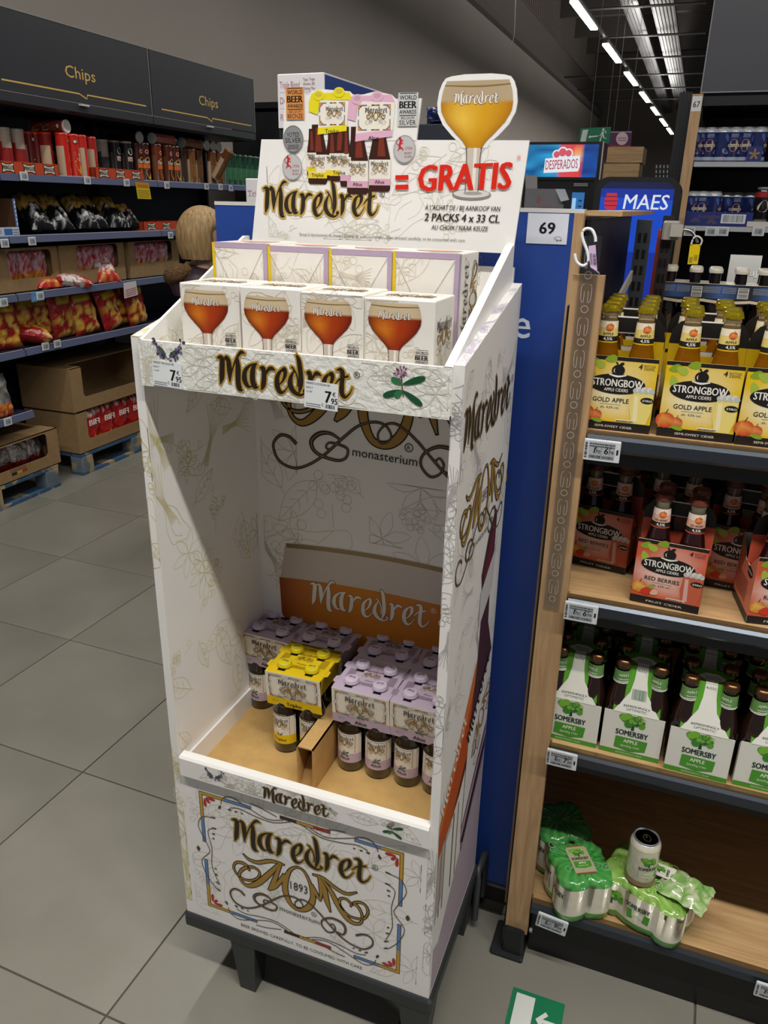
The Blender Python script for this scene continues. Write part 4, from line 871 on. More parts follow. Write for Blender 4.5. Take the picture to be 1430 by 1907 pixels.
# ---------------- electronic shelf labels ----------------
def shelf_label(p, rz, label, a='1', a2='70', b='6', b2='79', wd=.066, ht=.04, group='electronic price labels on the cider shelves', tilt=.0, detail=True):
    t = thing('shelf_label', label, 'price label', p, rz, group); t.rotation_euler[1] = tilt
    f = PF((0, 0, 0)); m = MB(); m.bbox((-wd / 2, -.006, -ht / 2), (wd / 2, .0, ht / 2), .0015, '#d9dde2'); m.build('case', GLOSSP, t)
    q = MB(); fs = PF((0, -.006, 0)); q.rect(fs, -wd * .36, -ht * .40, wd * .36, ht * .40, '#aeb3b8', .0004)
    if detail:
        q.rect(fs, -.001, -ht * .38, -.0003, ht * .2, '#6b7076', .0006); q.fine(fs, -wd * .34, ht * .16, wd * .34, ht * .38, 2, '#454a50', .0006, 4, .55)
        for x, n, c in ((-wd * .19, a, a2), (wd * .17, b, b2)):
            q.text(fs, n, x, -ht * .13, ht * .29, '#15171a', .0007, al='r', bold=.02, shear=.12); q.text(fs, c, x + .001, -ht * .14, ht * .17, '#15171a', .0007, al='l', shear=.12); q.text(fs, '€', x + .0015, ht * .06, ht * .09, '#15171a', .0007, al='l')
        q.bars(fs, -wd * .33, -ht * .37, -wd * .02, -ht * .24, '#2b2e33', .0006, 1, 22); q.bars(fs, wd * .02, -ht * .37, wd * .33, -ht * .24, '#2b2e33', .0006, 2, 22)
        g = rot2(fs, -wd * .43, 0, PI / 2); q.bars(g, -ht * .38, -wd * .035, ht * .38, wd * .035, '#33363b', .0006, 6, 20); q.rect(fs, wd * .40, -ht * .12, wd * .45, ht * .12, '#15171a', .0006)
    else: q.rect(fs, -wd * .3, -ht * .25, wd * .3, ht * .2, '#8f959c', .0006); q.text(fs, '2', wd * .12, -ht * .2, ht * .4, '#33373d', .0008)
    q.build('display', PAPER, t); return t
for (u, v, n, v4) in ((1121, 838, 'white electronic price label under the gold apple packs', ('1', '70', '6', '79')), (1082, 1139, 'white electronic price label under the red berry packs', ('1', '70', '6', '79')), (1046, 1412, 'white electronic price label under the green-topped bottle packs', ('1', '85', '7', '39'))):
    p = at(u, v, 'y', .318); shelf_label(p, 0, n, *v4, tilt=.0)
shelf_label(at(1028, 1718, 'y', .302), 0, 'wide electronic price label below the shrink-wrapped cans', '1', '67', '9', '99', .072, .042, tilt=.10)
shelf_label(at(1436, 1846, 'y', .314), 0, 'electronic price label cut off at the frame edge on the base rail')
# ---------------- cider four-packs with open tops ----------------
def apple(m, f, x, y, r, h, c1='#c8402a', c2='#e8a04a', seed=1):
    n = 16; vs = [f(x - r * .25, y + r * .25, h)]; cs = [c2]
    for k in range(n): a = 2 * PI * k / n; q = r * (1 - .1 * max(0, math.sin(a)) ** 6); vs.append(f(x + q * math.cos(a), y + q * .92 * math.sin(a), h)); cs.append(c1 if k % 5 else mixc(c1, c2, .5))
    m.add(vs, [(0, 1 + k, 1 + (k + 1) % n) for k in range(n)], cs); m.rib(f, [(x, y + r * .75, r * .1), (x + r * .2, y + r * 1.25, r * .08)], '#5a3a20', h + .0002, 0, 2)
def berries(m, f, x, y, r, h):
    apple(m, f, x, y, r, h, '#d07a2a', '#f0c060'); petal(m, f, x + r * .2, y - r * .7, r * 1.5, r * 1.1, .25, '#d23c28', h + .0003); petal(m, f, x + r * 1.5, y - r * .8, r * 1.1, r * .8, .5, '#e9b9a2', h + .0003); petal(m, f, x + r * 1.0, y + r * .1, r * .9, r * .6, .3, '#8fae3c', h + .0002)
def oval_logo(m, f, x, y, wd, h):
    m.disc(f, x, y, wd / 2, '#201d1c', h, 32, wd * .185); m.text(f, 'STRONGBOW', x + wd * .01, y - wd * .045, wd * .135, '#f2efe6', h + .0003, wd=wd * .90, bold=.03); m.text(f, 'APPLE CIDERS', x, y - wd * .135, wd * .058, '#f2efe6', h + .0003, wd=wd * .42, bold=.015)
    m.disc(f, x, y + wd * .25, wd * .115, '#201d1c', h + .0002, 20, wd * .1); m.rib(f, [(x - wd * .15, y + wd * .17, wd * .02), (x, y + wd * .14, wd * .035), (x + wd * .15, y + wd * .17, wd * .02)], '#f2efe6', h + .0004, 0, 4); m.rib(f, [(x, y + wd * .33, wd * .015), (x - wd * .05, y + wd * .40, wd * .03)], '#201d1c', h + .0003, 0, 2); petal(m, f, x + wd * .0, y + wd * .34, wd * .1, wd * .05, .5, '#201d1c', h + .0003)
    m.rib(f, [(x - wd * .06, y + wd * .29, .0), (x - wd * .075, y + wd * .24, wd * .018), (x - wd * .05, y + wd * .20, .0)], '#e8e4da', h + .0005, 0, 3)
CK = {'gold': dict(main='#e6bf16', mid='#f6ecc4', txt='GOLD APPLE', foot='SEMI-SWEET CIDER', cap='#b5a01c', neck='#e8d07a', liq='#c8860f', lip='#e3bb16'),
      'red': dict(main='#d2583a', mid='#f1d3c4', txt='RED BERRIES', foot='FRUIT CIDER', cap='#6b3426', neck='#eab8a0', liq='#2a0a0c', lip='#c8563c')}
def cider_pack(p, rz, label, kind, group):
    K = CK[kind]; t = thing('cider_four_pack', label, 'cider pack', p, rz, group)
    Wd, Dp, Hh = .130, .126, .138; bl = '#231f1e'
    b = MB(); b.box((0, 0, 0), (Wd, .0012, Hh), '#efe6cf'); b.box((0, Dp - .0012, 0), (Wd, Dp, Hh), '#efe6cf'); b.box((0, .0012, 0), (Wd, Dp - .0012, .002), '#cdb58a')
    for x in (0, Wd - .0012):
        g = PF((x, 0, 0), (0, 1, 0), (0, 0, 1), (1, 0, 0)); b.prism([(0.0012, 0), (Dp - .0012, 0), (Dp - .0012, Hh), (Dp * .62, .10), (Dp * .38, .10), (.0012, Hh)], g, 0, .0012, '#e9dfc6')
    ear = [(-.002, .10), (Wd + .002, .10), (Wd + .002, .165), (Wd - .004, .186), (Wd - .022, .202), (.022, .202), (.004, .186), (-.002, .165)]
    hh = .5 * Dp; g = PF((0, hh, 0)); b.prism([(0, .0), (Wd, .0), (Wd, .140), (0, .140)], g, 0, .0012, K['lip'])
    for s in (0, 1):
        e = [(-.003, .12), (.03, .12), (.03, .205), (.012, .200), (.0, .185), (-.003, .165)]; b.prism([((Wd - q if s else q), z) for q, z in (e if not s else e[::-1])], g, .0004, .0014, bl); b.prism([((Wd - q if s else q), z) for q, z in ([(-.0028, .10), (.03, .10), (.03, .160), (-.0028, .160)] if not s else [(-.0028, .10), (.03, .10), (.03, .160), (-.0028, .160)][::-1])], g, .0016, .0020, K['lip'])
    b.prism([(.03, .172), (Wd - .03, .172), (Wd - .03, .203), (.03, .203)], g, .0002, .0016, '#ece8dc'); b.prism([(.03, .1745), (Wd - .03, .1745), (Wd - .03, .2005), (.03, .2005)], g, .0016, .0022, bl)
    c = b.build('carton', CARD, t)
    m = MB(); f = PF((0, 0, 0)); n = 8; vs = []; cs = []; r = random.Random(4)
    for j in range(n + 1):
        for i in range(n + 1):
            u, v = i / n, j / n; d = math.hypot((u - .45) * 1.2, (v - .55) * 1.5); vs.append(f(u * Wd, v * Hh, .0003)); cs.append(mixc(K['mid'], K['main'], min(1, max(0, d * 1.75 + .22 * math.sin(v * 9 + u * 4) - .12))))
    W = n + 1; m.add(vs, [(j * W + i, j * W + i + 1, j * W + W + i + 1, j * W + W + i) for j in range(n) for i in range(n)], cs)
    m.rect(f, 0, 0, Wd, .0165, bl, .0005); m.text(f, K['foot'], Wd * .5, .0055, .0042, '#d9d4c8', .0008, wd=Wd * .52, bold=.01); m.rect(f, 0, Hh - .007, Wd, Hh, bl, .0005)
    for x, y, a in ((.005, .122, .3), (.018, .128, -.5), (.012, .113, -1.2), (.036, .131, .2)): petal(m, f, x, y, .022, .014, a, '#8aa62c' if a > 0 else '#a9bd46', .0006)
    oval_logo(m, f, Wd * .475, .088, Wd * .78, .0008)
    m.text(f, K['txt'], Wd * .42, .0535, .0085, '#2a2421', .0008, wd=Wd * .5, bold=.012); m.rect(f, Wd * .28, .0495, Wd * .57, .0501, '#6b5a4a', .0008); m.text(f, 'alc. 4,5% vol.', Wd * .42, .042, .0042, '#3a322c', .0008, wd=Wd * .26)
    m.text(f, '4', Wd * .765, .1185, .0095, '#2a2421', .0008, bold=.02, shear=.1); m.text(f, 'BOTTLES', Wd * .89, .1235, .0035, '#5d5348', .0008, wd=Wd * .15); m.text(f, '330ML', Wd * .89, .1175, .0038, '#5d5348', .0008, wd=Wd * .15); m.rect(f, Wd * .815, .1222, Wd * .965, .1226, '#5d5348', .0008)
    gx = Wd * .845
    gc = '#eedb7c' if kind == 'gold' else '#c96244'
    m.gon(f, [(gx - .014, .017), (gx + .012, .017), (gx + .0185, .04), (gx + .019, .078), (gx - .016, .078), (gx - .020, .045)], gc, .0009); m.gon(f, [(gx - .012, .022), (gx - .004, .022), (gx - .007, .07), (gx - .014, .07)], mixc(gc, '#ffffff', .35), .0010)
    for q in range(7): m.disc(f, gx - .013 + q * .0048, .079 + (q % 2) * .003, .0052, '#d9d9d4' if q % 2 else '#bfc3c2', .0011, 8)
    m.disc(f, gx + .009, .062, .0115, '#201d1c', .0012, 16, .006); m.text(f, 'STRO', gx + .0095, .0598, .0038, '#f2efe6', .0015, wd=.017, bold=.03)
    if kind == 'gold': apple(m, f, Wd * .235, .0245 + .003, .0115, .0010, '#c2402a', '#e69a5c', 2); apple(m, f, Wd * .085, .031, .0165, .0011); petal(m, f, Wd * .17, .0195, .022, .008, -.15, '#8aa62c', .0012)
    else: berries(m, f, Wd * .11, .036, .0145, .0010)
    m.rect(f, Wd * .52, .0185, Wd * .78, .0225, '#f6efd8', .0009); m.fine(f, Wd * .53, .019, Wd * .77, .0222, 1, '#4d4438', .0011, 3, .6)
    for s in (0, 1):
        gs = PF((Wd, 0, 0), (0, 1, 0), (0, 0, 1), (1, 0, 0)) if s else PF((0, Dp, 0), (0, -1, 0), (0, 0, 1), (-1, 0, 0))
        sc = '#5b5044' if kind == 'gold' else '#d98a70'
        m.gon(gs, [(.001, .0165), (Dp - .001, .0165), (Dp - .001, Hh), (Dp * .62, .10), (Dp * .38, .10), (.001, Hh)], mixc(sc, K['main'], .35), .0004); m.rect(gs, .001, 0, Dp - .001, .0165, bl, .0005); m.disc(gs, Dp * .28 + Dp * .45 * (1 - s), .092, .020, '#201d1c', .0008, 18, .010); m.text(gs, 'STRONGBOW', Dp * .28 + Dp * .45 * (1 - s), .090, .005, '#f2efe6', .0010, wd=.034); m.fine(gs, Dp * .15, .028, Dp * .75, .072, 9, '#4d3a30', .0008, 8)
    m.build('print', PAPER, c)
    gb = (.0285, .2285) if kind == 'gold' else (.0285, .2285)
    prof = [(.024, .003), (.0285, .007), (.0285, .100), (.027, .112), (.0215, .140), (.0160, .164), (.0142, .185), (.0140, .204), (.0155, .209), (.0140, .214)]
    bm = MB().lathe(prof, seg=18, cols=[K['liq']] * 7 + [mixc(K['liq'], '#d9d2b0', .75 if kind == 'gold' else .25)] * 3); lm = MB(); r0 = .0163
    def nf(a, bb, h=0): rr = .0175 - (bb - .158) * .062 + .0006 + h; return Vector((rr * math.sin(a / .016), -rr * math.cos(a / .016), bb))
    N = 8
    for (z0, z1, c_, hh_) in ((.160, .196, K['neck'], 0), (.160, .169, bl, .0002), (.1575, .160, K['main'], 0)):
        k = 3
        for q in range(k): za, zb_ = z0 + (z1 - z0) * q / k, z0 + (z1 - z0) * (q + 1) / k; lm.rect(nf, -.05, za, .05, zb_, c_ if q < 2 or z1 < .19 else mixc(c_, '#f4efe0', .7), hh_, 16)
    lm.text(nf, '4,5%', 0, .1622, .0052, '#f2efe6', .0012, bold=.03); lm.text(nf, 'APPLE' if kind == 'gold' else 'RED BERRIES', 0, .1718, .0042, '#2a2421', .0008, bold=.02, wd=.018 if kind == 'gold' else .022); apple(lm, nf, .002, .1855, .0068, .0010)
    cm = MB(); nn = 42; vs = []; cs2 = []
    for k, (q, z) in enumerate(((.0168, .2135), (.0163, .2195), (.0150, .2238), (.0135, .2248))):
        for i in range(nn): rr = q + (.0012 if (i % 2 and k == 0) else 0); a = 2 * PI * i / nn; vs.append((rr * math.cos(a), rr * math.sin(a), z)); cs2.append(K['cap'])
    cm.add(vs, [(k * nn + i, k * nn + (i + 1) % nn, k * nn + nn + (i + 1) % nn, k * nn + nn + i) for k in range(3) for i in range(nn)] + [tuple(range(3 * nn, 4 * nn))], cs2, 0, False)
    dat = None
    for i, (dx, dy) in enumerate(((.033, .032), (Wd - .033, .032), (.033, Dp - .032), (Wd - .033, Dp - .032))):
        if dat is None:
            bo = bm.build('bottle', AMBER if kind == 'gold' else RUBY, t); l = lm.build('neck_label', PAPER, bo); cp = cm.build('cap', CAPM if kind == 'gold' else GLOSSP, bo); dat = (bo.data, l.data, cp.data)
        else:
            bo = link('bottle', dat[0], t); link('neck_label', dat[1], bo); link('cap', dat[2], bo)
        bo.location = (dx, dy, .002); bo.rotation_euler[2] = (.1, .18, -.3, .5)[i]
    return t
CAPM = finish('gold_crown_cap', .28, metal=.75)
GZ = 1.3775
g0 = cider_pack((.7335, .36, GZ), 0, 'gold apple cider four-pack half behind the oak post', 'gold', 'gold apple packs on the top cider shelf')
dup(g0, 'gold apple cider four-pack second from the oak post', (.8770, .36, GZ), .0)
dup(g0, 'gold apple cider four-pack third from the oak post, cut by the frame edge', (1.0105, .3585, GZ), .0)
for k, x in enumerate((.731, .868, 1.006)): dup(g0, ['gold cider pack in the rear row behind the first from the oak post', 'gold cider pack in the rear row behind the second from the oak post', 'gold cider pack in the rear row behind the third from the oak post'][k], (x, .496, GZ), 0)
for k, x in enumerate((1.146, 1.142)): dup(g0, ['gold cider pack fourth from the post, at the picture rim', 'gold cider pack in the rear row, at the picture rim'][k], (x, (.36, .496)[k], GZ), 0)
RZ = 1.0305; rg = 'red berry packs on the second cider shelf'
r0 = cider_pack((.8743, .3640, RZ), -.075, 'red berry cider four-pack standing forward at the shelf rail', 'red', rg)
dup(r0, 'red berry cider four-pack set back in shade beside the oak post', (.7276, .5038, RZ), -.18)
dup(r0, 'red berry cider four-pack set back in shade between the two forward packs', (1.005, .500, RZ), -.12)
dup(r0, 'red berry cider four-pack turned so its long-text side shows, at the frame edge', (1.0905, .356, RZ), .16)
dup(r0, 'red berry cider pack in the dark behind the forward pack', (.868, .545, RZ), -.05)
dup(r0, 'red berry cider pack in the dark behind the one beside the oak post', (.735, .655, RZ), -.05)
# ---------------- green and white bottle baskets ----------------
def tree(m, f, x, y, s, h):
    r = random.Random(3)
    m.gon(f, [(x - s * .07, y - s * .42), (x + s * .07, y - s * .42), (x + s * .04, y), (x - s * .04, y)], '#1c4a33', h)
    for k in range(15):
        a, b = r.uniform(-.5, .5), r.uniform(-.16, .28); m.disc(f, x + a * s, y + b * s, s * r.uniform(.14, .2), ('#5fa32e', '#7dbb3a', '#3f8a2c')[k % 3], h + .0002, 10)
    for k in range(9):
        a, b = r.uniform(-.46, .46), r.uniform(-.12, .26); q = s * r.uniform(.07, .13); m.rib(f, [(x + a * s + q * (1 - t / 9) * math.cos(t), y + b * s + q * (1 - t / 9) * math.sin(t), s * .024) for t in range(8)], '#1f5a34' if k % 2 else '#cde08c', h + .0004, 0, 2)
def apple_label(m, f, x, y, wd, h, sub_=True):    # tree, brand name, green field
    tree(m, f, x, y + wd * .62, wd * .72, h); m.text(f, 'SOMERSBY', x, y + wd * .08, wd * .2, '#16382f', h + .0002, wd=wd, bold=.04); m.gon(f, [(x - wd * .48, y), (x + wd * .52, y - wd * .02), (x + wd * .48, y - wd * .42), (x, y - wd * .52), (x - wd * .5, y - wd * .44)], '#4e9a33', h); m.text(f, 'APPLE', x, y - wd * .2, wd * .13, '#eef3df', h + .0002, wd=wd * .44, bold=.03)
    if sub_: m.text(f, 'Sparkling Cider', x, y - wd * .36, wd * .08, '#eef3df', h + .0002, wd=wd * .6, shear=.25)
def basket(p, rz, label, bar=False, group='green and white bottle packs on the third cider shelf'):
    t = thing('cider_basket', label, 'cider pack', p, rz, group); Wd, Dp, H1, H2 = .124, .126, .108, .206; wh = '#e4e4da'; gr = '#5aa02c'
    b = MB(); b.box((0, 0, 0), (Wd, .0012, H1), wh); b.box((0, Dp - .0012, 0), (Wd, Dp, H1), wh); b.box((0, .0012, 0), (Wd, Dp - .0012, .002), '#cbbfa2')
    for x in (0, Wd - .0012):
        g = PF((x, 0, 0), (0, 1, 0), (0, 0, 1), (1, 0, 0)); b.prism([(.0012, 0), (Dp - .0012, 0), (Dp - .0012, H1), (Dp - .03, .078), (.03, .078), (.0012, H1)], g, 0, .0012, wh)
    sl = [(.016, H1), (.112, H1), (.106, H2), (.022, H2)]
    def sf(a, z, h=0, back=False): y = .0 + (z - H1) / (H2 - H1) * .034; return Vector((a, (Dp - y) if back else y, z)) + Vector((0, h if back else -h, 0))
    for bk_ in (False, True):
        ff = (lambda a, z, h=0: sf(a, z, h, True)) if bk_ else sf
        b.prism(sl if not bk_ else sl[::-1], ff, 0, -.001, gr)
    b.box((.022, .034, H2 - .001), (.106, Dp - .034, H2), gr)
    c = b.build('carton', CARD, t); m = MB(); f = PF((0, 0, 0))
    m.rect(f, 0, 0, Wd, .0115, '#4e9a33', .0005); m.text(f, 'REFRESHINGLY CRISP', Wd * .5, .0042, .0034, '#dfeccf', .0008, wd=Wd * .44)
    apple_label(m, f, Wd * .5, .047, .066, .0006); m.text(f, 'alc. 4,5% vol.', Wd * .5, .0135, .0028, '#4a4a40', .0006)
    fs_2 = lambda a, z, h=0: sf(a, z, h)
    m.gon(fs_2, [(.017, H1), (.112, H1), (.0815, .152), (.0765, .178), (.075, H2), (.052, H2), (.0505, .178), (.0455, .152)], wh, .0006)
    m.text(fs_2, '4x33cl', Wd * .5 + .001, H2 - .010, .0050, '#3e4a3a', .0009, wd=.019); m.text(fs_2, 'REFRESHINGLY', Wd * .5 + .002, .1215, .0046, '#3a3f38', .0009, wd=.054, bold=.015, bend=-1.2); m.text(fs_2, 'OPTIMISTIC', Wd * .5 + .002, .1145, .0046, '#3a3f38', .0009, wd=.042, bend=-1.0)
    for s in (-1, 1):
        for k, (u, z) in enumerate(((.036, .158), (.031, .185), (.040, .135))): m.ring(fs_2, Wd * .5 + s * u, z, .007, .0018, '#7db944', .0008, 12)
    if bar: m.bars(fs_2, Wd * .5 - .012, .138, Wd * .5 + .017, .160, '#2f6a4c', .0010, 4, 16)
    ft = PF((0, 0, H2), (1, 0, 0), (0, 1, 0), (0, 0, 1)); m.gon(ft, [(.052, .034), (.075, .034), (.075, .045), (.095, .058), (.075, .075), (.052, .075), (.035, .058), (.052, .045)], wh, .0005); m.fine(ft, .05, .05, .08, .066, 3, '#6a6f64', .0008, 2)
    m.build('print', PAPER, c)
    prof = [(.024, .003), (.0285, .007), (.0285, .112), (.025, .132), (.0178, .158), (.0140, .176), (.0135, .200), (.0145, .204), (.0140, .208)]
    bm = MB().lathe(prof, seg=18, col='#24140c'); lm = MB()
    def nf(a, bb, h=0): rr = .0170 - (bb - .165) * .05 + .0007 + h; return Vector((rr * math.sin(a / .016), -rr * math.cos(a / .016), bb))
    lm.rect(nf, -.05, .166, .05, .170, '#e9e9df', .0001, 14); lm.rect(nf, -.05, .170, .05, .196, '#6b9a55', .0, 14); lm.text(nf, 'APPLE', 0, .183, .0062, '#e9efe0', .0009, wd=.02, bold=.02); lm.fine(nf, -.01, .171, .01, .180, 2, '#e9efe0', .0009, 2)
    cm = MB().lathe([(.0168, .206), (.0162, .213), (.0132, .2185), (.010, .2195)], seg=24, col='#7a5a3c')
    dat = None
    for i, (dx, dy) in enumerate(((.030, .031), (Wd - .030, .031), (.030, Dp - .031), (Wd - .030, Dp - .031))):
        if dat is None: bo = bm.build('bottle', BOTTLE, t); l = lm.build('neck_label', PAPER, bo); cp = cm.build('cap', METAL, bo); dat = (bo.data, l.data, cp.data)
        else: bo = link('bottle', dat[0], t); link('neck_label', dat[1], bo); link('cap', dat[2], bo)
        bo.location = (dx + (-.006 if i % 2 == 0 else .006), dy, .002); bo.rotation_euler[2] = (.3, -.4, .2, .1)[i]
    return t
BZ = .6585
s0 = basket((.727, .363, BZ), .0, 'green and white bottle pack partly behind the oak post')
basket((.8580, .3625, BZ), -.01, 'green and white bottle pack with a barcode on its sloping front', True)
dup(s0, 'green and white bottle pack third from the oak post, slightly crushed at its base', (.9935, .352, BZ), -.02)
dup(s0, 'green and white bottle pack fourth from the oak post, cut by the frame edge', (1.1290, .353, BZ), .02)
for k, x in enumerate((.730, .860, .996, 1.128)): dup(s0, ['shaded bottle pack in the back row behind the oak post end', 'shaded bottle pack in the back row behind the barcode one', 'shaded bottle pack in the back row behind the crushed one', 'shaded bottle pack in the back row near the frame edge'][k], (x, .494, BZ), 0)
# ---------------- shrink-wrapped cans on the base shelf ----------------
CR, CH_ = .0342, .121
def can_mesh(body='#e1dcc6', lab=None):
    prof = [(.024, .003), (.030, .0), (.0342, .008), (.0342, .104), (.031, .112), (.028, .117), (.0285, .1195), (.0275, .1205)]
    return prof
LIDM = finish('can_lid_metal', .36, metal=.45)
def single_can(p, rz, label, name='drinks_can', group=None, body='#ddd8c2', extra=None, seg=24, shoulder=None):
    t = thing(name, label, 'can', p, rz, group); m = MB(); pr = can_mesh()
    sh = body if shoulder is None else shoulder
    m.lathe(pr[:3] + [(CR, .1032), (CR, .1034)] + pr[4:6] + [(.028, .117)], seg=seg, cols=['#9a9da0', '#b5b7ba', body, body, sh, sh, '#a9acb0', '#a9acb0'], col=body); b = m.build('can_body', SHRINK, t)
    l = MB().lathe([(.0282, .1165), (.0287, .1195), (.0277, .1212), (.0262, .1208), (.0255, .117), (.001, .117)], seg=seg, col='#8b8e93', cap=False); l = l.build('lid', LIDM, t)
    tb = MB(); f = PF((0, 0, .1176), (1, 0, 0), (0, 1, 0), (0, 0, 1)); tb.ring(f, .0, -.003, .0095, .003, '#c9ccd0', .0012, 16, .0125); tb.disc(f, 0, .003, .0035, '#d9dbde', .0016, 10); tb.build('pull_tab', CHROME, l)
    q = MB()
    if extra: extra(q)
    q.build('print', PAPER, b); return t
def som_can(q):
    f = CF((0, 0, 0), CR, .25); apple_label(q, f, -.006, .048, .044, .0006); q.rect(f, -.107, .004, .107, .016, '#9a7a58', .0004, 40)
    q.fine(rot2(f, .04, .06, PI / 2), -.035, -.012, .035, .012, 9, '#6d7263', .0006, 5); q.rect(f, -.107, .1035, .107, .1045, '#efe9d4', .0004, 40)
def can_outline(nx, ny, pitch, n=140):
    cs = [((i - (nx - 1) / 2) * pitch, (j - (ny - 1) / 2) * pitch) for i in range(nx) for j in range(ny)]; out = []
    for k in range(n):
        a = 2 * PI * k / n; d = Vector((math.cos(a), math.sin(a))); best = 0
        for c in cs:
            c2 = Vector(c); b = c2.dot(d); disc = CR * CR * 1.03 - (c2.length_squared - b * b)
            if disc > 0: best = max(best, b + math.sqrt(disc))
        out.append(best)
    hx, hy = (nx - 1) / 2 * pitch, (ny - 1) / 2 * pitch
    for k in range(n):      # taut film: part way between the cans' own outline and the hull round them
        a = 2 * PI * k / n; lo, hi = 0, .3
        for _ in range(24):
            r = (lo + hi) / 2; qx, qy = abs(r * math.cos(a)) - hx, abs(r * math.sin(a)) - hy; d = math.hypot(max(qx, 0), max(qy, 0)) + min(max(qx, qy), 0) - CR * 1.01
            lo, hi = (r, hi) if d < 0 else (lo, r)
        out[k] = max(out[k], .68 * lo + .32 * out[k])
    return [(r * math.cos(2 * PI * k / n), r * math.sin(2 * PI * k / n)) for k, r in enumerate(out)]
def shrink_pack(p, rz, label, nx, ny, tint, label_top=True, torn=False):
    t = thing('can_multipack', label, 'can pack', p, rz, 'shrink-wrapped can packs on the base shelf'); pitch = .0685
    O = can_outline(nx, ny, pitch); n = len(O); r = random.Random(nx * 7 + ny)
    lev = [(.0, .90), (.006, .985), (.022, 1.0), (.0225, 1.0), (.100, 1.0), (.1005, 1.0), (.112, .96), (.119, .86), (.1205, .6), (.1185, .3), (.118, .02)]
    cream, g1, g2 = '#ded9c4', '#4c9a36', tint
    vs = []; cs = []
    for k, (z, s) in enumerate(lev):
        for i, (x, y) in enumerate(O):
            wob = .0012 * math.sin(i * .7 + k) if k > 4 else 0
            tz = z + wob
            if torn and x > .055 and k >= 5: tz -= .010 + .012 * r.random()
            vs.append((x * s + wob, y * s, max(tz, 0))); cs.append(g1 if k < 3 else (cream if k < 5 else (mixc(g2, '#c7dd8a', .5 * (.5 + .5 * math.sin(i * .9 + k * 1.7)) if torn else .18 * (.5 + .5 * math.sin(i * .9 + k * 1.7))))))
    fs = [(k * n + i, k * n + (i + 1) % n, k * n + n + (i + 1) % n, k * n + n + i) for k in range(len(lev) - 1) for i in range(n)]
    m = MB().add(vs, fs + [tuple(range(n - 1, -1, -1))], cs, 0, True); w_ = m.build('wrap', SHRINK, t)
    q = MB(); hx = (nx - 1) / 2 * pitch; hy = (ny - 1) / 2 * pitch
    # curls printed on the top film
    ft = PF((0, 0, .1205), (1, 0, 0), (0, 1, 0), (0, 0, 1))
    for k in range(26 if nx * ny > 4 else 18):
        x, y = r.uniform(-hx - .022, hx + .022), r.uniform(-hy - .022, hy + .022); s = r.uniform(.008, .014)
        q.rib(ft, [(x + s * (1 - a / 11) * math.cos(a), y + s * (1 - a / 11) * math.sin(a), .0016) for a in range(9)], mixc(g2, '#ffffff', .22) if k % 2 else mixc(g2, '#0e3a10', .25), .0006, 0, 2)
    q.build('curl_print', PAPER, w_); q = MB()
    if label_top:
        g = rot2(ft, 0, .002, 0); q.gon(g, [(-.024, -.042), (.024, -.042), (.026, -.036), (.026, .034), (.020, .043), (-.020, .043), (-.026, .034), (-.026, -.036)], '#b5b08f', .0010); q.rect(g, -.024, -.043, .024, -.038, '#8a5a3c', .0012); q.rect(g, -.02, .040, .02, .044, '#8a5a3c', .0012); apple_label(q, g, 0, -.004, .042, .0013)
    if q.v: q.build('top_print', PAPER, w_)
    q = MB()
    lowy = sorted((x, y) for x, y in O if y < 0); lowx = sorted((y, x) for x, y in O if x < 0)
    def side(L):      # follows the film's own outline
        def g(a):
            for (p, u), (p2, u2) in zip(L, L[1:]):
                if p <= a <= p2: return u + (u2 - u) * (a - p) / max(p2 - p, 1e-9)
            return L[0][1]
        return g
    gy, gx_ = side(lowy), side(lowx)
    # side prints
    for (x, y, a) in [((i - (nx - 1) / 2) * pitch, -hy, 0) for i in range(nx)] + [(-hx, (j - (ny - 1) / 2) * pitch, -PI / 2) for j in range(ny)]:
        f = (lambda aa, b, h=0, x=x: Vector((x + aa, gy(x + aa) - h - .0012, b))) if a == 0 else (lambda aa, b, h=0, y=y: Vector((gx_(y - aa) - h - .0012, y - aa, b)))
        if nx > 2 and a == 0:
            i = round(x / pitch + 1)
            if i == 0: tree(q, f, .012, .066, .052, .0008)
            elif i == 1: q.text(f, 'SOMERSBY', .006, .066, .013, '#16382f', .0008, wd=.056, bold=.04); q.gon(f, [(-.018, .060), (.036, .060), (.034, .036), (-.016, .034)], '#4e9a33', .0008); q.text(f, 'APPLE', .008, .047, .007, '#e9efe0', .0010, wd=.026, bold=.02)
            continue
        if a != 0:
            q.text(f, 'SOMERSBY' if y < 0 else 'SOMERSBY', 0, .070, .015, '#20312a', .0008, wd=.052, bold=.04); q.gon(f, [(-.024, .064), (.024, .064), (.024, .030), (-.024, .030)], '#4e8a35', .0008)
    if nx * ny == 4:     # open end of the wrap with the cans showing through
        g = PF((0, -hy - CR * .55, 0)); q.gon(PF((0, -hy - CR * .62, 0)), [(-.012, .020), (.018, .020), (.022, .034), (.021, .088), (.012, .100), (-.006, .100), (-.014, .086)], '#20241a', .0); q.gon(PF((0, -hy - CR * .66, 0)), [(-.004, .022), (.017, .022), (.019, .086), (.0, .090)], '#b9b596', .0); q.gon(PF((0, -hy - CR * .68, 0)), [(-.004, .040), (.006, .040), (.006, .074), (-.003, .074)], '#3c7a35', 0)
    q.build('side_print', PAPER, w_)
    return t
shrink_pack((.854, .382, .197), .50, 'bright green shrink-wrapped four cans hanging over the base rail', 2, 2, '#2f9a45')
shrink_pack((.788, .504, .197), .50, 'green shrink-wrapped four cans in shade behind the bright green pack', 2, 2, '#2b8a40', False)
t6 = shrink_pack((1.012, .404, .197), -.36, 'torn pale green shrink-wrapped six cans with a can standing on it', 3, 2, '#7fb548', False, True)
cr = MB()
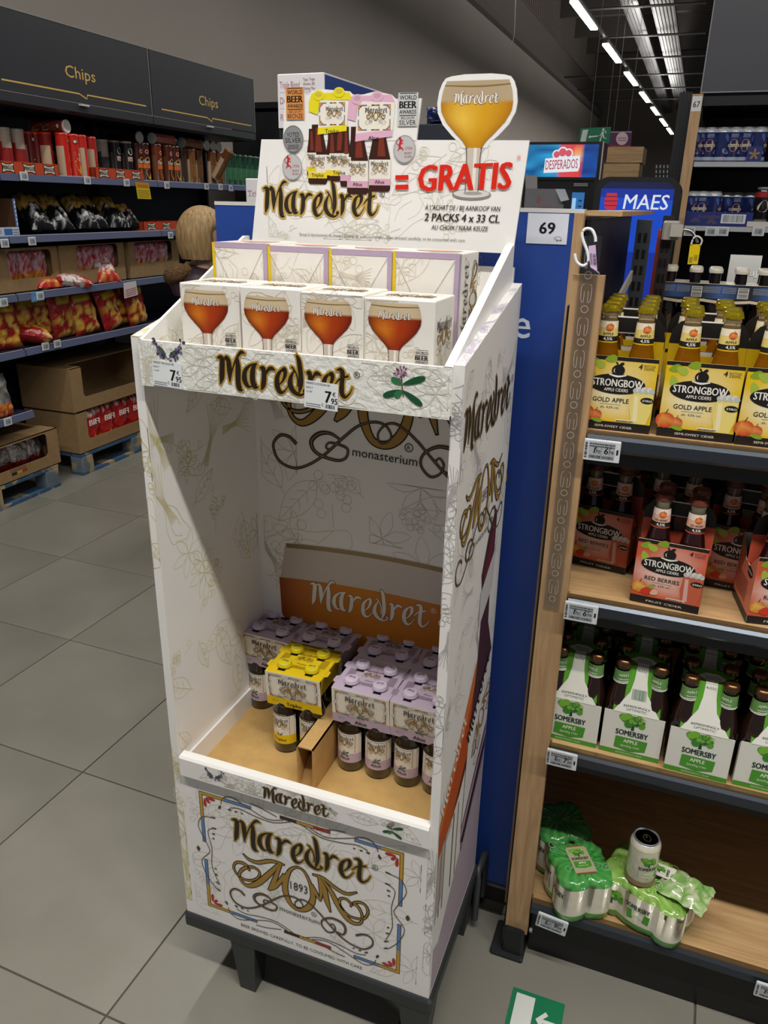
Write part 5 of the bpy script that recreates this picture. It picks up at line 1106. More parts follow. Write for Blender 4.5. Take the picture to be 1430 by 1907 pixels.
def crump(u, v):
    a = (u - .5) * .11; b = (v - .5) * .09; z = .04 * math.exp(-((a * 16) ** 2 + (b * 18) ** 2)) * (.7 + .6 * noise.noise((u * 5, v * 5, 1))) + .012 * noise.noise((u * 7, v * 7, 3))
    k = noise.noise((u * 6, v * 6, 7)); return (Vector((a + .008 * noise.noise((u * 6, v * 6, 5)), b, z)), '#9cc474' if k > .1 else ('#c9d3ad' if k > -.15 else '#7fae5c'))
cr.grid(crump, 14, 12); o = cr.build('torn_film', SHRINK, t6, (.078, .012, .105))
q = MB(); g = rot2(PF((0, 0, .1215), (1, 0, 0), (0, 1, 0), (0, 0, 1)), .012, .022, .2); q.rect(g, -.025, -.018, .040, .022, '#ece9da', .0006); tree(q, g, 0, .004, .026, .0010); q.text(rot2(g, .022, -.012, PI / 2), 'SOMERSBY', .012, 0, .006, '#16382f', .0012, wd=.024, bold=.04)
q.build('top_print', PAPER, t6)
single_can((.988, .383, .3195), .35, 'single cream and green cider can standing on the torn pack', extra=som_can)

# ---------------- rear shelf: dark beer packs, label holder, anti-theft hook ----------------
def dark_pack(p, label):
    t = thing('dark_beer_pack', label, 'beer pack', p, 0, 'dark beer packs on the rear shelf'); Wd = .131; b = MB(); H = .185
    b.box((0, 0, .135), (Wd, .12, .139), '#1c1e26'); b.box((0, 0, .139), (Wd, .001, H), '#22252f'); b.box((0, .119, .139), (Wd, .12, H), '#22252f'); b.box((0, 0, H - .001), (Wd, .12, H), '#cfc7b4'); b.gon(PF((0, 0, 0)), [(0, .139), (Wd * .5, .132), (Wd, .139), (Wd, .146), (Wd * .5, .140), (0, .146)], '#c9bda0', .0004)
    c = b.build('carrier', CARD, t); m = MB(); f = PF((0, 0, 0)); n = 8; vs = []; cs = []
    for i in range(n + 1):
        u = i / n; cc = mixc('#3d5f9a', '#22252f', min(1, abs(u - .4) * 2.6)); vs += [f(u * Wd, .147, .0003), f(u * Wd, H - .003, .0003)]; cs += [cc, cc]
    m.add(vs, [(2 * i, 2 * i + 2, 2 * i + 3, 2 * i + 1) for i in range(n)], cs); m.rect(f, Wd * .72, .150, Wd * .93, .178, '#c6c9c6', .0006); g = rot2(f, Wd * .825, .164, PI / 2); m.bars(g, -.012, -.012, .012, .012, '#3a3d42', .0009, 2, 12); m.fine(f, .006, .163, .05, .180, 4, '#8f9298', .0007, 3); m.fine(f, .055, .163, .09, .180, 4, '#8f9298', .0007, 4); m.build('print', PAPER, c)
    prof = [(.024, .0), (.0285, .004), (.0285, .112), (.0215, .150), (.0145, .185), (.0140, .214)]; bm = MB().lathe(prof, seg=16, col='#120c0a'); cm = MB().lathe([(.0182, .213), (.0182, .222), (.0142, .2265), (.010, .227)], seg=20, col='#b9b5a8'); dat = None
    for dx in (.032, Wd - .032):
        for dy in (.030, .09):
            if dat is None: bo = bm.build('bottle', BOTTLE, t); cp = cm.build('cap', GLOSSP, bo); dat = (bo.data, cp.data)
            else: bo = link('bottle', dat[0], t); link('cap', dat[1], bo)
            bo.location = (dx, dy, 0)
    return t
DPY = 1.27; DPZ = 1.3935
d0 = None
for k, (u, n) in enumerate(((1226, 'dark blue-labelled beer pack nearest the slotted upright on the rear shelf'), (1311, 'dark blue-labelled beer pack second from the slotted upright on the rear shelf'), (1405, 'dark blue-labelled beer pack cut by the frame edge on the rear shelf'))):
    x = at(u, 505, 'y', DPY).x
    if d0 is None: d0 = dark_pack((x, DPY, DPZ), n)
    else: dup(d0, n, (x, DPY, DPZ))
WP(MB().box((.757, 1.20, 1.374), (X1, 1.46, 1.392), '#b98f5e'), 'shelf', WOODH, gon_)
gb = thing('label_holder', 'grey metal price holder with pale lettering on the rear shelf', 'price holder', at(1385, 488, 'y', 1.44))
c = [at(u, v, 'y', 1.44) for u, v in ((1357, 500), (1363, 475), (1411, 475), (1417, 500))]
mm = MB(); x0, x1 = c[0].x, c[3].x; z0, z1 = c[0].z - .06, c[1].z
mm.prism([(1.44, z0), (1.455, z0), (1.475, z1), (1.47, z1)], lambda y, z, h: Vector((x0 + h, y, z)), x1 - x0, 0, '#9b9a97'); WP(mm, 'bracket', METAL, gb)
m = MB(); fy = lambda a, b, h=0: Vector((x0 + a, 1.44 + .03 * (b + .0) / (z1 - z0) - h - .002, z0 + b)); m.text(fy, 'VRIJ', (x1 - x0) * .62, (z1 - z0) * .42, .014, '#d9d8d4', .001, wd=.05); WP(m, 'lettering', PAPER, gb)
hk = thing('clamp_hook', 'grey clamp with a curved metal arm on the slotted upright', 'hook', at(1252, 428, 'y', 1.16))
cx = at(1252, 428, 'y', 1.13); mm = MB(); mm.bbox((cx.x - .024, 1.115, cx.z - .024), (cx.x + .018, 1.15, cx.z + .022), .005, '#8f8c85'); mm.box((cx.x - .004, 1.108, cx.z - .016), (cx.x + .026, 1.118, cx.z + .014), '#a5a29b'); WP(mm, 'clamp', PLASTIC, hk)
arm = [tuple(at(u, v, 'y', 1.12)) for u, v in ((1262, 428), (1276, 428), (1287, 431), (1294, 440), (1299, 452))]
WP(MB().tube(crom(arm, 4), .004, 8, '#a9a7a1'), 'arm', METAL, hk)
yt = thing('yellow_tag', 'yellow plastic tag hanging from the grey clamp arm', 'tag', at(1295, 465, 'y', 1.12))
q4 = [at(u, v, 'y', 1.115) for u, v in ((1285, 455), (1305, 455), (1299, 492), (1280, 492))]; mm = MB(); mm.add(q4 + [p + Vector((0, .006, 0)) for p in q4], ((0, 3, 2, 1), (4, 5, 6, 7), (0, 1, 5, 4), (1, 2, 6, 5), (2, 3, 7, 6), (3, 0, 4, 7)), '#d8bd17'); WP(mm, 'tag_body', GLOSSP, yt)
lo = [tuple(at(u, v, 'y', 1.114)) for u, v in ((1287, 455), (1291, 444), (1299, 440), (1307, 447), (1304, 457))]; WP(MB().tube(crom(lo, 4), .0025, 6, '#c9c8c4'), 'loop', GLOSSP, yt)
m = MB(); g = lambda a, b, h=0: q4[3] + (q4[2] - q4[3]) * a + (q4[0] - q4[3]) * b + Vector((0, -h, 0)); m.fine(g, .1, .1, .45, .4, 5, '#7c7b70', .001, 3); m.fine(g, .55, .2, .9, .5, 4, '#8a7a1a', .001, 4); WP(m, 'lettering', PAPER, yt)

# green emergency marking on the floor
c = [at(u, v, 'z', 0) for u, v in ((956, 1838), (1052, 1871), (940, 1925))]
fs3 = thing('floor_sticker', 'green emergency exit sticker with a white arrow on the floor tiles', 'sticker', c[0])
ex = (c[1] - c[0]); ey = (c[2] - c[0]); ey = ey * 2.2; S_ = ex.length; exn = ex.normalized(); eyn = Vector((exn.y, -exn.x, 0)); g = PF((c[0].x, c[0].y, 0), exn, -eyn, (0, 0, 1)); gg = lambda a, b, h=0: Vector((c[0].x, c[0].y, 0)) + exn * a + eyn * b + Vector((0, 0, h))
m = MB(); m.add([gg(0, 0, .0012), gg(S_, 0, .0012), gg(S_, S_, .0012), gg(0, S_, .0012)], ((3, 2, 1, 0),), '#1f7a52'); m.add([gg(0, 0, 0), gg(S_, 0, 0), gg(S_, 0, .0012), gg(0, 0, .0012)], ((0, 1, 2, 3),), '#1f7a52'); WP(m, 'sticker_sheet', PAPER, fs3)
m = MB(); m.add([gg(S_ * .09, S_ * .09, .0018), gg(S_ * .45, S_ * .09, .0018), gg(S_ * .45, S_ * .9, .0018), gg(S_ * .09, S_ * .9, .0018)], ((3, 2, 1, 0),), '#dcdfda'); P = [(.52, .5), (.68, .30), (.74, .36), (.65, .46), (.95, .46), (.95, .54), (.65, .54), (.74, .64), (.68, .70)]; m.add([gg(S_ * a, S_ * b, .0018) for a, b in P][::-1], (tuple(range(9)),), '#dcdfda'); WP(m, 'arrow_print', PAPER, fs3)
# ---------------- crisps gondola along the aisle ----------------
XF, XB_ = -2.76, -3.30
NAVY = '#141a2e'
def LF(x): return PF((x, 0, 0), (0, 1, 0), (0, 0, 1), (1, 0, 0))      # map on a plane facing the aisle: a = y, b = z
def crisps_unit(y0, y1, label, shelves, word, yw):
    t = thing('crisps_shelf_unit', label, 'shelf unit', (XF, (y0 + y1) / 2, 0), 0, 'crisps shelving along the aisle')
    WP(MB().box((XB_ - .02, y0 + .002, 0), (XB_, y1 - .002, 2.30), NAVY), 'back_board', PAINT, t)
    for z, xf in shelves:
        sh = WP(MB().box((XB_, y0 + .003, z - .03), (xf - .012, y1 - .003, z), '#23283c'), 'shelf', PAINT, t)
        m = MB(); m.prism([(xf - .012, z + .002), (xf, z + .004), (xf + .006, z - .034), (xf - .012, z - .036)], lambda a, b, h: Vector((a, y0 + .004 + h, b)), 0, y1 - y0 - .008, '#5d6480')
        m.prism([(xf - .010, z + .0045), (xf - .008, z + .0045), (xf - .008, z + .008), (xf - .010, z + .008)], lambda a, b, h: Vector((a, y0 + .004 + h, b)), 0, y1 - y0 - .008, '#c3c8de'); WP(m, 'price_rail', GLOSSP, t)
    cn = MB(); cn.box((XB_, y0 + .002, 2.235), (XF - .02, y1 - .002, 2.262), '#191d2b'); cn.prism([(XF - .03, 2.235), (XF + .012, 2.25), (XF + .012, 2.298), (XF - .03, 2.300)], lambda a, b, h: Vector((a, y0 + .002 + h, b)), 0, y1 - y0 - .004, '#33353a'); WP(cn, 'canopy', PAINT, t)
    hd = WP(MB().box((XF - .004, y0 + .004, 2.304), (XF + .012, y1 - .004, 2.705), '#34353a').box((XF - .006, y0 + .002, 2.703), (XF + .014, y1 - .002, 2.709), '#84827f').box((XF + .011, y1 - .010, 2.304), (XF + .0135, y1 - .004, 2.705), '#85858a'), 'header_sign', PAINT, t)
    m = MB(); f = LF(XF + .012); gd = '#d8b25c'
    if word:
        m.text(f, 'Chips', yw, 2.432, .064, gd, .0006, wd=.262); a, b = y0 + .10, y1 - .07; k = yw + .03
        m.rib(f, [(a, 2.352, .008), (k - .06, 2.352, .008)], gd, .0006, 0, 1); m.rib(f, [(k - .06, 2.352, .007), (k + .005, 2.330, .007), (k + .012, 2.353, .007)], gd, .0006, 0, 1); m.rib(f, [(k + .012, 2.353, .008), (b, 2.353, .008)], gd, .0006, 0, 1)
        WP(m, 'lettering', PAPER, t)
        c = MB().box((XF + .012, yw - .045, 2.286), (XF + .03, yw + .03, 2.296), '#c9ccd0'); WP(c, 'sign_clip', GLOSSP, t)
    for y in (y0 + .012, y1 - .012): WP(MB().box((XB_, y - .012, 0), (XB_ + .05, y + .012, 2.3), '#1d2233'), 'upright', PAINT, t)
    return t
SH = [(1.880, XF), (1.548, XF), (1.228, XF), (.910, XF)]
crisps_unit(1.07, 2.50, 'crisps shelf unit at the near end, its header sign cut by the frame', SH + [(.538, XF)], False, 0)
crisps_unit(2.505, 3.935, 'crisps shelf unit above the stacked cardboard boxes', SH, True, 3.24)
crisps_unit(3.94, 5.36, 'crisps shelf unit farthest along, behind the blond shopper', SH, True, 4.65)
# crisp tubes
TR, THt = .0375, .235
def tubecan(p, label, rz=0.0, body='#b3241c', back='#c3a98c', art='chips', cap='#c32a20', lying=None, h=THt, group='crisp tubes on the top shelf'):
    t = thing('crisp_tube', label, 'crisp tube', p, rz, group); m = MB(); m.lathe([(TR, 0), (TR, .006), (TR - .0005, .008), (TR - .0005, h)], seg=20, cols=['#8c8c8c', '#8c8c8c', body, body]); b = m.build('tube_body', GLOSSP, t)
    MB().lathe([(TR + .0008, h), (TR + .0012, h + .012), (TR - .006, h + .013), (TR - .008, h + .010)], seg=20, col=cap).build('lid', GLOSSP, t)
    q = MB(); f = CF((0, 0, 0), TR, 0)
    q.rect(f, -TR * 3.05, .008, -TR * 1.2, h * .74, back, .0004, 8)
    if art == 'chips':
        q.disc(f, .002, h * .86, .018, '#2a1c1a', .0006, 14, .012); q.disc(f, .0, h * .87, .012, '#e9e3dc', .0009, 12, .008); q.gon(f, [(-.012, h * .62), (.022, h * .58), (.024, h * .40), (.004, h * .44)], '#e8d9a0', .0008); q.text(f, 'original', .006, h * .5, .012, '#3a5a2a', .0010, wd=.026); petal(q, f, -.012, h * .42, .085, .030, -1.05, '#e9b02a', .0007); petal(q, f, .0, h * .2, .05, .028, -.5, '#f0c64a', .0009)
    elif art == 'dip':
        q.disc(f, 0, h * .82, .017, '#c5332a', .0006, 16); q.ring(f, 0, h * .82, .012, .003, '#f0c9a8', .0008, 12); petal(q, f, -.02, h * .6, .045, .03, .1, '#d99a36', .0006); q.rect(f, -.032, h * .36, .032, h * .48, '#d86a2a', .0006, 4); q.text(f, 'Dipster', 0, h * .50, .022, '#f4e9d6', .0008, wd=.058, bold=.02); petal(q, f, -.012, h * .34, .075, .034, -1.1, '#d9a14a', .0008); petal(q, f, .012, h * .2, .03, .02, .4, '#8d2a5a', .0008)
    elif art == 'dark':
        q.disc(f, .006, h * .78, .022, '#d3cfc8', .0006, 16); q.rect(f, -.02, h * .52, .03, h * .64, '#c9a8a0', .0006, 4); q.text(f, 'hot', .006, h * .54, .016, '#4a1a1a', .0008); petal(q, f, -.01, h * .3, .05, .03, -.6, '#c65a22', .0006); petal(q, f, .0, h * .16, .05, .026, .2, '#d98a2c', .0008)
    else:
        q.rect(f, -TR * 1.2, h * .2, TR * 1.2, h * .6, art, .0004, 6)
    q.build('print', PAPER, b)
    if lying is not None: t.rotation_euler = lying
    return t
ZS1 = 1.8808
R90 = PI / 2
specs = [ # u px, x, label bits, kwargs
 (12, -2.90, 'beige and red crisp tube in the first orange tray, nearest', dict(body='#a8988a', back='#9a2a24', art='#8f2420', cap='#9a9088')),
 (37, -2.90, 'beige and red crisp tube in the first orange tray, second', dict(body='#a8988a', back='#9a2a24', art='#8f2420', cap='#9a9088')),
 (57, -2.97, 'shaded red crisp tube behind the first orange tray', dict(body='#6e1a16')), (70, -2.95, 'shaded red crisp tube with a pale emblem in the first orange tray', dict(body='#7a1d18')),  # shaded tubes: their shade is put into the darker body red
 (88, -2.89, 'red crisp tube with a beige back in the first orange tray', dict(body='#8f221c', rz=1.0)),
 (118, -2.815, 'bright red crisp tube beside the first orange tray', dict(body='#c9281c', rz=.55)), (137, -2.815, 'bright red crisp tube with a chip picture, centre of its three', dict(body='#c9281c', rz=-.35)), (152, -2.815, 'bright red crisp tube, last of the three beside the trays', dict(body='#c9281c', rz=.95)), (170, -2.845, 'red crisp tube next to the second orange tray', dict(body='#a9241b', rz=.9)),
 (176, -2.98, 'grey and dark crisp tube with a plain lid behind the red ones', dict(body='#8d857c', back='#3a3d44', art='#33363d', cap='#9a948c')), (192, -2.93, 'grey and dark crisp tube in the second orange tray, first', dict(body='#8d857c', back='#3a3d44', art='#33363d', cap='#9a948c')),
 (214, -2.90, 'black crisp tube in the second orange tray, middle', dict(body='#1c1a1a', art='dark', cap='#6e665e', back='#4a4038')), (236, -2.87, 'black crisp tube with a pale face panel in the second orange tray, last', dict(body='#1c1a1a', art='dark', cap='#8e867c', back='#4a4038', rz=-.2)),
 (255, -2.86, 'black and orange dip tube beside the second orange tray', dict(body='#3a1a12', art='dip', cap='#2a1a18', back='#2a1a18')), (268, -2.84, 'black and orange dip tube, second beside the tray', dict(body='#3a1a12', art='dip', cap='#2a1a18', back='#2a1a18', rz=-.3)),
 (291, -2.815, 'black and orange dip tube standing single by the shelf joint', dict(body='#6a3018', art='dip', cap='#3a1d16', back='#7a4a30', rz=.1)), (311, -2.805, 'black and orange dip tube, first of the close pair', dict(body='#4a2014', art='dip', cap='#3a1d16', back='#6a3a2a')), (324, -2.805, 'black and orange dip tube, second of the close pair', dict(body='#4a2014', art='dip', cap='#3a1d16', back='#6a3a2a', rz=-.2)),
 (338, -2.88, 'brown crisp tube in shade past the dip tubes', dict(body='#3f2c22', art='#4a3426', cap='#4a3a30')), (354, -2.86, 'brown crisp tube with an ochre back', dict(body='#7a4a22', art='#8a5a2c', cap='#7a4a28')), (368, -2.88, 'brown crisp tube beside the tilted one', dict(body='#5a3a20', art='#6a4626', cap='#5a3a24')), (393, -2.85, 'brown crisp tube with a cross pattern, first', dict(body='#6e4320', art='#85562c', cap='#6a4020')), (406, -2.85, 'brown crisp tube with a cross pattern, second', dict(body='#6e4320', art='#85562c', cap='#6a4020'))]  # first brown tube has its shade put into darker colours
for k in range(8): specs.append((421 + k * 10, -2.86, 'green crisp tube, number %s past the brown ones' % ('one two three four five six seven eight'.split()[k]), dict(body=('#24503a', '#1f4733')[k % 2], art='#3d7a55', cap='#5a8068', back='#8fa596')))
for u, x, lb, kw in specs:
    y = at(u, 290, 'x', x).y; kw = dict(kw); rz = kw.pop('rz', 0); tubecan((x, y, ZS1), lb, R90 + rz, **kw)
def lying(u, v, x, lb, ang, **kw):
    p = at(u, v, 'x', x); return tubecan((p.x, p.y, p.z), lb, 0, lying=ang, **kw)
ZL1 = ZS1 + THt + .0135 + TR
y = at(126, 231, 'x', -2.79).y; tubecan((-3.05, y - .02, ZL1), 'red crisp tube lying on the standing tubes, pale end outwards', lying=(0, R90 + .0, 0.12), cap='#d9d6d0', body='#8a3a2c')
y = at(264, 257, 'x', -2.86).y; tubecan((-3.12, y, ZL1), 'dark crisp tube lying deeper on the dip tubes, pale end outwards', lying=(0, R90, 0), cap='#b5b0a8', body='#2a2220', art='#2a2220')
y = at(285, 262, 'x', -2.83).y; tubecan((-2.84, y, ZL1), 'red-brown crisp tube lying along the dip tubes', lying=(-R90, 0, 0), cap='#7a4a40', body='#8f4a3a', art='#7a3a30')
y = at(340, 270, 'x', -2.86).y; tubecan((-2.87, y, ZL1), 'brown crisp tube lying along the brown tubes, pale end visible', lying=(-R90, 0, 0), cap='#a59a8c', body='#6a4426', art='#7a5230')
for k, u in enumerate((387, 399, 409)):
    y = at(u, 277, 'x', -2.84).y; tubecan((-3.09, y, ZL1), ['first pale tube end lying past the brown tubes', 'second pale tube end lying past the brown tubes', 'third pale tube end lying past the brown tubes'][k], lying=(0, R90, 0), cap='#a9a49c', body='#5a3a2a', art='#5a3a2a')
y = at(383, 300, 'x', -2.82).y; tubecan((-2.79, y + .08, ZS1 + .05), 'tilted brown crisp tube with a yellow tip leaning on the others', lying=(.62, 0, R90), body='#6a4422', art='#7a5230', cap='#6a4422')
# orange-red shelf trays
def bowtie(q, f, y, z, s):
    q.gon(f, [(y - s, z - s * .62), (y - s * .3, z - s * .42), (y + s * .3, z - s * .42), (y + s, z - s * .62), (y + s * .82, z), (y + s, z + s * .62), (y + s * .3, z + s * .42), (y - s * .3, z + s * .42), (y - s, z + s * .62), (y - s * .82, z)], '#1d1614', .0006); k = .86
    q.gon(f, [(y - s * k, z - s * .48), (y - s * .3, z - s * .32), (y + s * .3, z - s * .32), (y + s * k, z - s * .48), (y + s * .7, z), (y + s * k, z + s * .48), (y + s * .3, z + s * .32), (y - s * .3, z + s * .32), (y - s * k, z + s * .48), (y - s * .7, z)], '#d8d2c2', .0009); q.text(f, 'PRINGLES', y, z - s * .2, s * .42, '#1d1614', .0012, wd=s * 1.5, bold=.05)
def otray(y0, y1, z, xf, label, n, tall=True, rnd=False):
    t = thing('shelf_tray', label, 'tray', (xf, (y0 + y1) / 2, z), 0, 'orange-red shelf trays'); O = '#c44a28'; m = MB(); H = .066
    m.box((xf - .003, y0, z), (xf, y1, z + H), O); m.box((xf - .36, y0, z), (xf - .003, y1, z + .002), O)
    for yy in (y0, y1 - .003):
        P = [(xf - .36, z), (xf, z), (xf, z + H), (xf - .05, z + H), (xf - .10, z + (.15 if tall and yy == y0 else H)), (xf - .36, z + (.15 if tall and yy == y0 else H))]
        m.prism(P, lambda a, b, h: Vector((a, yy + h, b)), .003, 0, '#a03a24')
    WP(m, 'tray_body', CARD, t); q = MB(); f = LF(xf)
    for k in range(n):
        bowtie(q, f, y0 + (y1 - y0) * ((k + .5) / n), z + H * .5, .05); WP(q, 'logo', PAPER, t); q = MB()
otray(2.50, 2.975, ZS1, -2.765, 'orange-red tray with three bow-tie logos at the near end of the top shelf', 3)
otray(3.30, 3.795, ZS1, -2.765, 'orange-red tray with bow-tie logos under the black tubes', 3)
t = otray(3.76, 4.30, 1.5488, -2.775, 'orange-red tray with a round emblem end on the second shelf', 3)
# crisp bags
def bag(p, rz, w_, h, tk, fn, label, group, mat=None, tilt=0.0, roll=0.0, seed=0, nu=14, nv=20, name='crisp_bag', cat='crisp bag'):
    mat = mat or FILM; m = MB(); sd = seed * 3.7
    def sur(sgn):
        def fnn(u, v):
            e = max(0, 1 - abs(2 * u - 1) ** 3) ** .5 * max(0, 1 - abs(2 * v - 1) ** 5) ** .6
            n1 = noise.noise((u * 4 + sd, v * 5, sgn * 2)); n2 = noise.noise((u * 9 + sd, v * 11, sgn * 5 + 3))
            wv = 1 - .10 * (1 - abs(2 * v - 1) ** 4) * 1.0
            x = (u - .5) * w_ * wv + .006 * n1; y = sgn * tk * .5 * e * (1 + .35 * n1) + .006 * n2 * (.3 + e); z = v * h + .004 * n1
            return (Vector((x, -y, z)), fn(u, v, n1, n2))
        return fnn
    m.grid(sur(1), nu, nv); m.grid(sur(-1), nu, nv)
    k = len(m.f) // 2
    for i in range(k, 2 * k): m.f[i] = m.f[i][::-1]
    o = m.build(name, mat, None, p, rz); o.rotation_euler = (tilt, roll, rz); o.rotation_mode = 'XYZ'; return tag(o, label, cat, group)
def red_fn(seed, dark=False):
    r = random.Random(seed); blobs = [(r.uniform(.1, .9), r.uniform(.02, .62), r.uniform(.07, .14)) for _ in range(17)]
    def fn(u, v, a, b):
        if v > .93 or v < .02: return '#a8241c'
        if .74 < v < .90 and abs(u - .5) < .36 - abs(v - .82): return '#c9a51f'
        for x, y, s in blobs:
            d = math.hypot((u - x), (v - y) * 1.3)
            if d < s: return mixc('#f0cf62', '#c8862a', min(1, d / s + a * .4))
        return mixc('#b3201a', '#7a1412', .5 + b)
    return fn
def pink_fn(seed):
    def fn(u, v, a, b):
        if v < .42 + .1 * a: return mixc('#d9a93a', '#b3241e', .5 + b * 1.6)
        return mixc('#b02226', '#b9a2ac', max(0, min(1, .45 + 2.2 * b + .8 * a)))  # pale tone darkened, putting the shelf's shade into the bag colour
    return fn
def gold_fn(u, v, a, b):
    if .52 + .15 * a < v < .86: return mixc('#b8934c', '#6a4f22', max(0, min(1, .3 + 2.5 * b)))
    k = max(0, min(1, 4 * (a + b * .6 - .24))) if v < .55 else 0
    return mixc('#141416', '#c4c4c8', k)
def silver_fn(u, v, a, b): return mixc('#c9c8c4', '#7c1a1c', 1 if v < .38 + .12 * a else max(0, .2 + b))
def bbq_fn(u, v, a, b):
    if v < .34: return mixc('#c0301c', '#e0a03a', max(0, min(1, .2 + 2.5 * b)))
    return mixc('#8f8d88', '#4d4a48', max(0, min(1, .4 + 2 * a)))
g1 = 'black and gold crisp bags on the second shelf'
for k, (u0, u1) in enumerate(((38, 100), (84, 140), (128, 182), (150, 206), (190, 236), (218, 262))):
    ym = (at(u0, 420, 'x', -2.85).y + at(u1, 420, 'x', -2.85).y) / 2
    bag((-2.80 - (k % 2) * .02, ym, 1.58), R90 - .3, .155 if k < 5 else .12, .31 if k < 5 else .22, .10, gold_fn, ['black and gold crisp bag nearest the white and blue carton', 'second black and gold crisp bag from the white and blue carton', 'third black and gold crisp bag from the white and blue carton, raised', 'fourth black and gold crisp bag from the white and blue carton', 'fifth black and gold crisp bag from the white and blue carton', 'small crumpled black bag next to the orange-red tray'][k], g1, tilt=-.90, roll=.0, seed=k + 3)
g2 = 'red crisp bags with chip pictures on the fourth shelf'
for k, (u, x, tl, rl, n) in enumerate(((8, -2.86, -.2, .05, 'red crisp bag at the picture rim on the fourth shelf'), (50, -2.92, -.12, -.04, 'red crisp bag standing behind the lying one'), (75, -2.93, -.12, .05, 'red crisp bag second behind the lying one'), (118, -2.88, -.1, .0, 'red crisp bag in shade beside the lying one'), (163, -2.85, -.18, -.12, 'red crisp bag slumped at the middle of the fourth shelf'), (212, -2.84, -.18, -.14, 'red crisp bag leaning beside the slumped one'), (236, -2.90, -.1, .0, 'red crisp bag in shade behind the leaning one'), (258, -2.83, -.12, -.06, 'red crisp bag farthest along, standing alone under the card sign'))):
    y = at(u, 600, 'x', x).y; bag((x, y, .912), R90 + (.1 if k % 2 else -.12), .23, .295, .09, red_fn(k + 1), n, g2, tilt=tl, roll=rl, seed=k + 11)
y = at(80, 625, 'x', -2.84).y; bag((-2.80, y + .02, .955), R90 + .9, .22, .30, .10, red_fn(31), 'red crisp bag lying flat on the fourth shelf edge', g2, tilt=-1.38, seed=41)
# kraft cartons with windows on the third shelf
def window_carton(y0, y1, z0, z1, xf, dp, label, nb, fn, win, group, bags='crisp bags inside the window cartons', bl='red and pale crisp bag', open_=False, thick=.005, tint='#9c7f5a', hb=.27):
    t = thing('window_carton', label, 'carton', (xf, (y0 + y1) / 2, z0), 0, group); m = MB(); wy0, wy1, wz0, wz1 = win; th = thick; yy0, yy1 = y0 + wy0 * (y1 - y0), y0 + wy1 * (y1 - y0); za, zb = z0 + wz0 * (z1 - z0), z0 + wz1 * (z1 - z0); ch = min(.02, (zb - za) * .12)
    fr = lambda a, b, h=0: Vector((xf + h, a, b))
    m.box((xf - th, y0, z0), (xf, y1, za), tint); m.box((xf - th, y0, za), (xf, yy0, z1), tint); m.box((xf - th, yy1, za), (xf, y1, z1), tint)
    if zb < z1: m.box((xf - th, yy0, zb), (xf, yy1, z1), tint)
    for (a, b, s, q) in ((yy0, za, 1, 1), (yy1, za, -1, 1)) + (((yy0, zb, 1, -1), (yy1, zb, -1, -1)) if zb < z1 else ()): m.prism([(a, b), (a + s * ch, b), (a, b + q * ch)], fr, -th, 0, tint)
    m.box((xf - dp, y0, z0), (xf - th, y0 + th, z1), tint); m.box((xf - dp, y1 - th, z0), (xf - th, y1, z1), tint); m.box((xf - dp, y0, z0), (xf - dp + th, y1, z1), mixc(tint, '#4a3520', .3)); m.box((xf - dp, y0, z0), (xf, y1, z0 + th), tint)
    if zb < z1: m.box((xf - dp, y0, z1 - th), (xf, y1, z1), tint)
    else: m.box((xf - dp, y0 + th, z1 - th), (xf - dp * .30, y1 - th, z1), tint); m.prism([(xf - dp * .30, y0 + th), (xf, y0 + th), (xf, yy0), (xf - dp * .3, yy0 + .0)], lambda a, b, h: Vector((a, b, z1 - th + h)), th, 0, tint); m.prism([(xf - dp * .30, yy1), (xf, yy1), (xf, y1 - th), (xf - dp * .3, y1 - th)], lambda a, b, h: Vector((a, b, z1 - th + h)), th, 0, tint)
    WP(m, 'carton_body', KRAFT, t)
    for k in range(nb):
        y = yy0 + (yy1 - yy0) * (k + .5) / nb; wb = (yy1 - yy0) / nb * 1.02
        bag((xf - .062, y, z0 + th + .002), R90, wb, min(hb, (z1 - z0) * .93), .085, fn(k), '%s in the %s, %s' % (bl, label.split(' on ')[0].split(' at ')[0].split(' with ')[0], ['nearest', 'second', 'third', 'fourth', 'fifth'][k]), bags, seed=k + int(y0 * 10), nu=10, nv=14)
    return t
gc = 'kraft window cartons on the third shelf'
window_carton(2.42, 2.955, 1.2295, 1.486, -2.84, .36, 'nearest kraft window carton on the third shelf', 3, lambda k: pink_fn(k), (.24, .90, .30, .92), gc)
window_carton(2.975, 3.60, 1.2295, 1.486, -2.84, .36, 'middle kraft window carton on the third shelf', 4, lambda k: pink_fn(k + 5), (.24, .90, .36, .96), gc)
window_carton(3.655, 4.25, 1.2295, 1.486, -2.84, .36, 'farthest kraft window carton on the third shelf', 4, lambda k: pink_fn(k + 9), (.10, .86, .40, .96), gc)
def wr_fn(u, v, a, b): return mixc('#d9d2cc', '#b8242a', 1 if (b > .16 or v < .12 or v > .9) else 0) if v > .25 else mixc('#b8242a', '#e0a83a', max(0, a * 2))
g3 = 'loose red and white crisp bags on the third shelf edge'
for u, v, x, rz_, tl, hh_, n in ((95, 528, -2.80, 1.3, -1.35, .24, 'loose white and red crisp bag lying end-on at the third shelf edge'), (160, 522, -2.80, 2.9, -1.42, .24, 'loose white crisp bag lying along the third shelf edge'), (205, 515, -2.785, 1.2, -.85, .25, 'loose red crisp bag sliding out of the middle kraft carton')):
    p = at(u, v, 'x', x); bag((x, p.y, 1.245 if tl < -1 else 1.236), rz_, .17, hh_, .085, wr_fn, n, g3, tilt=tl, seed=int(u))
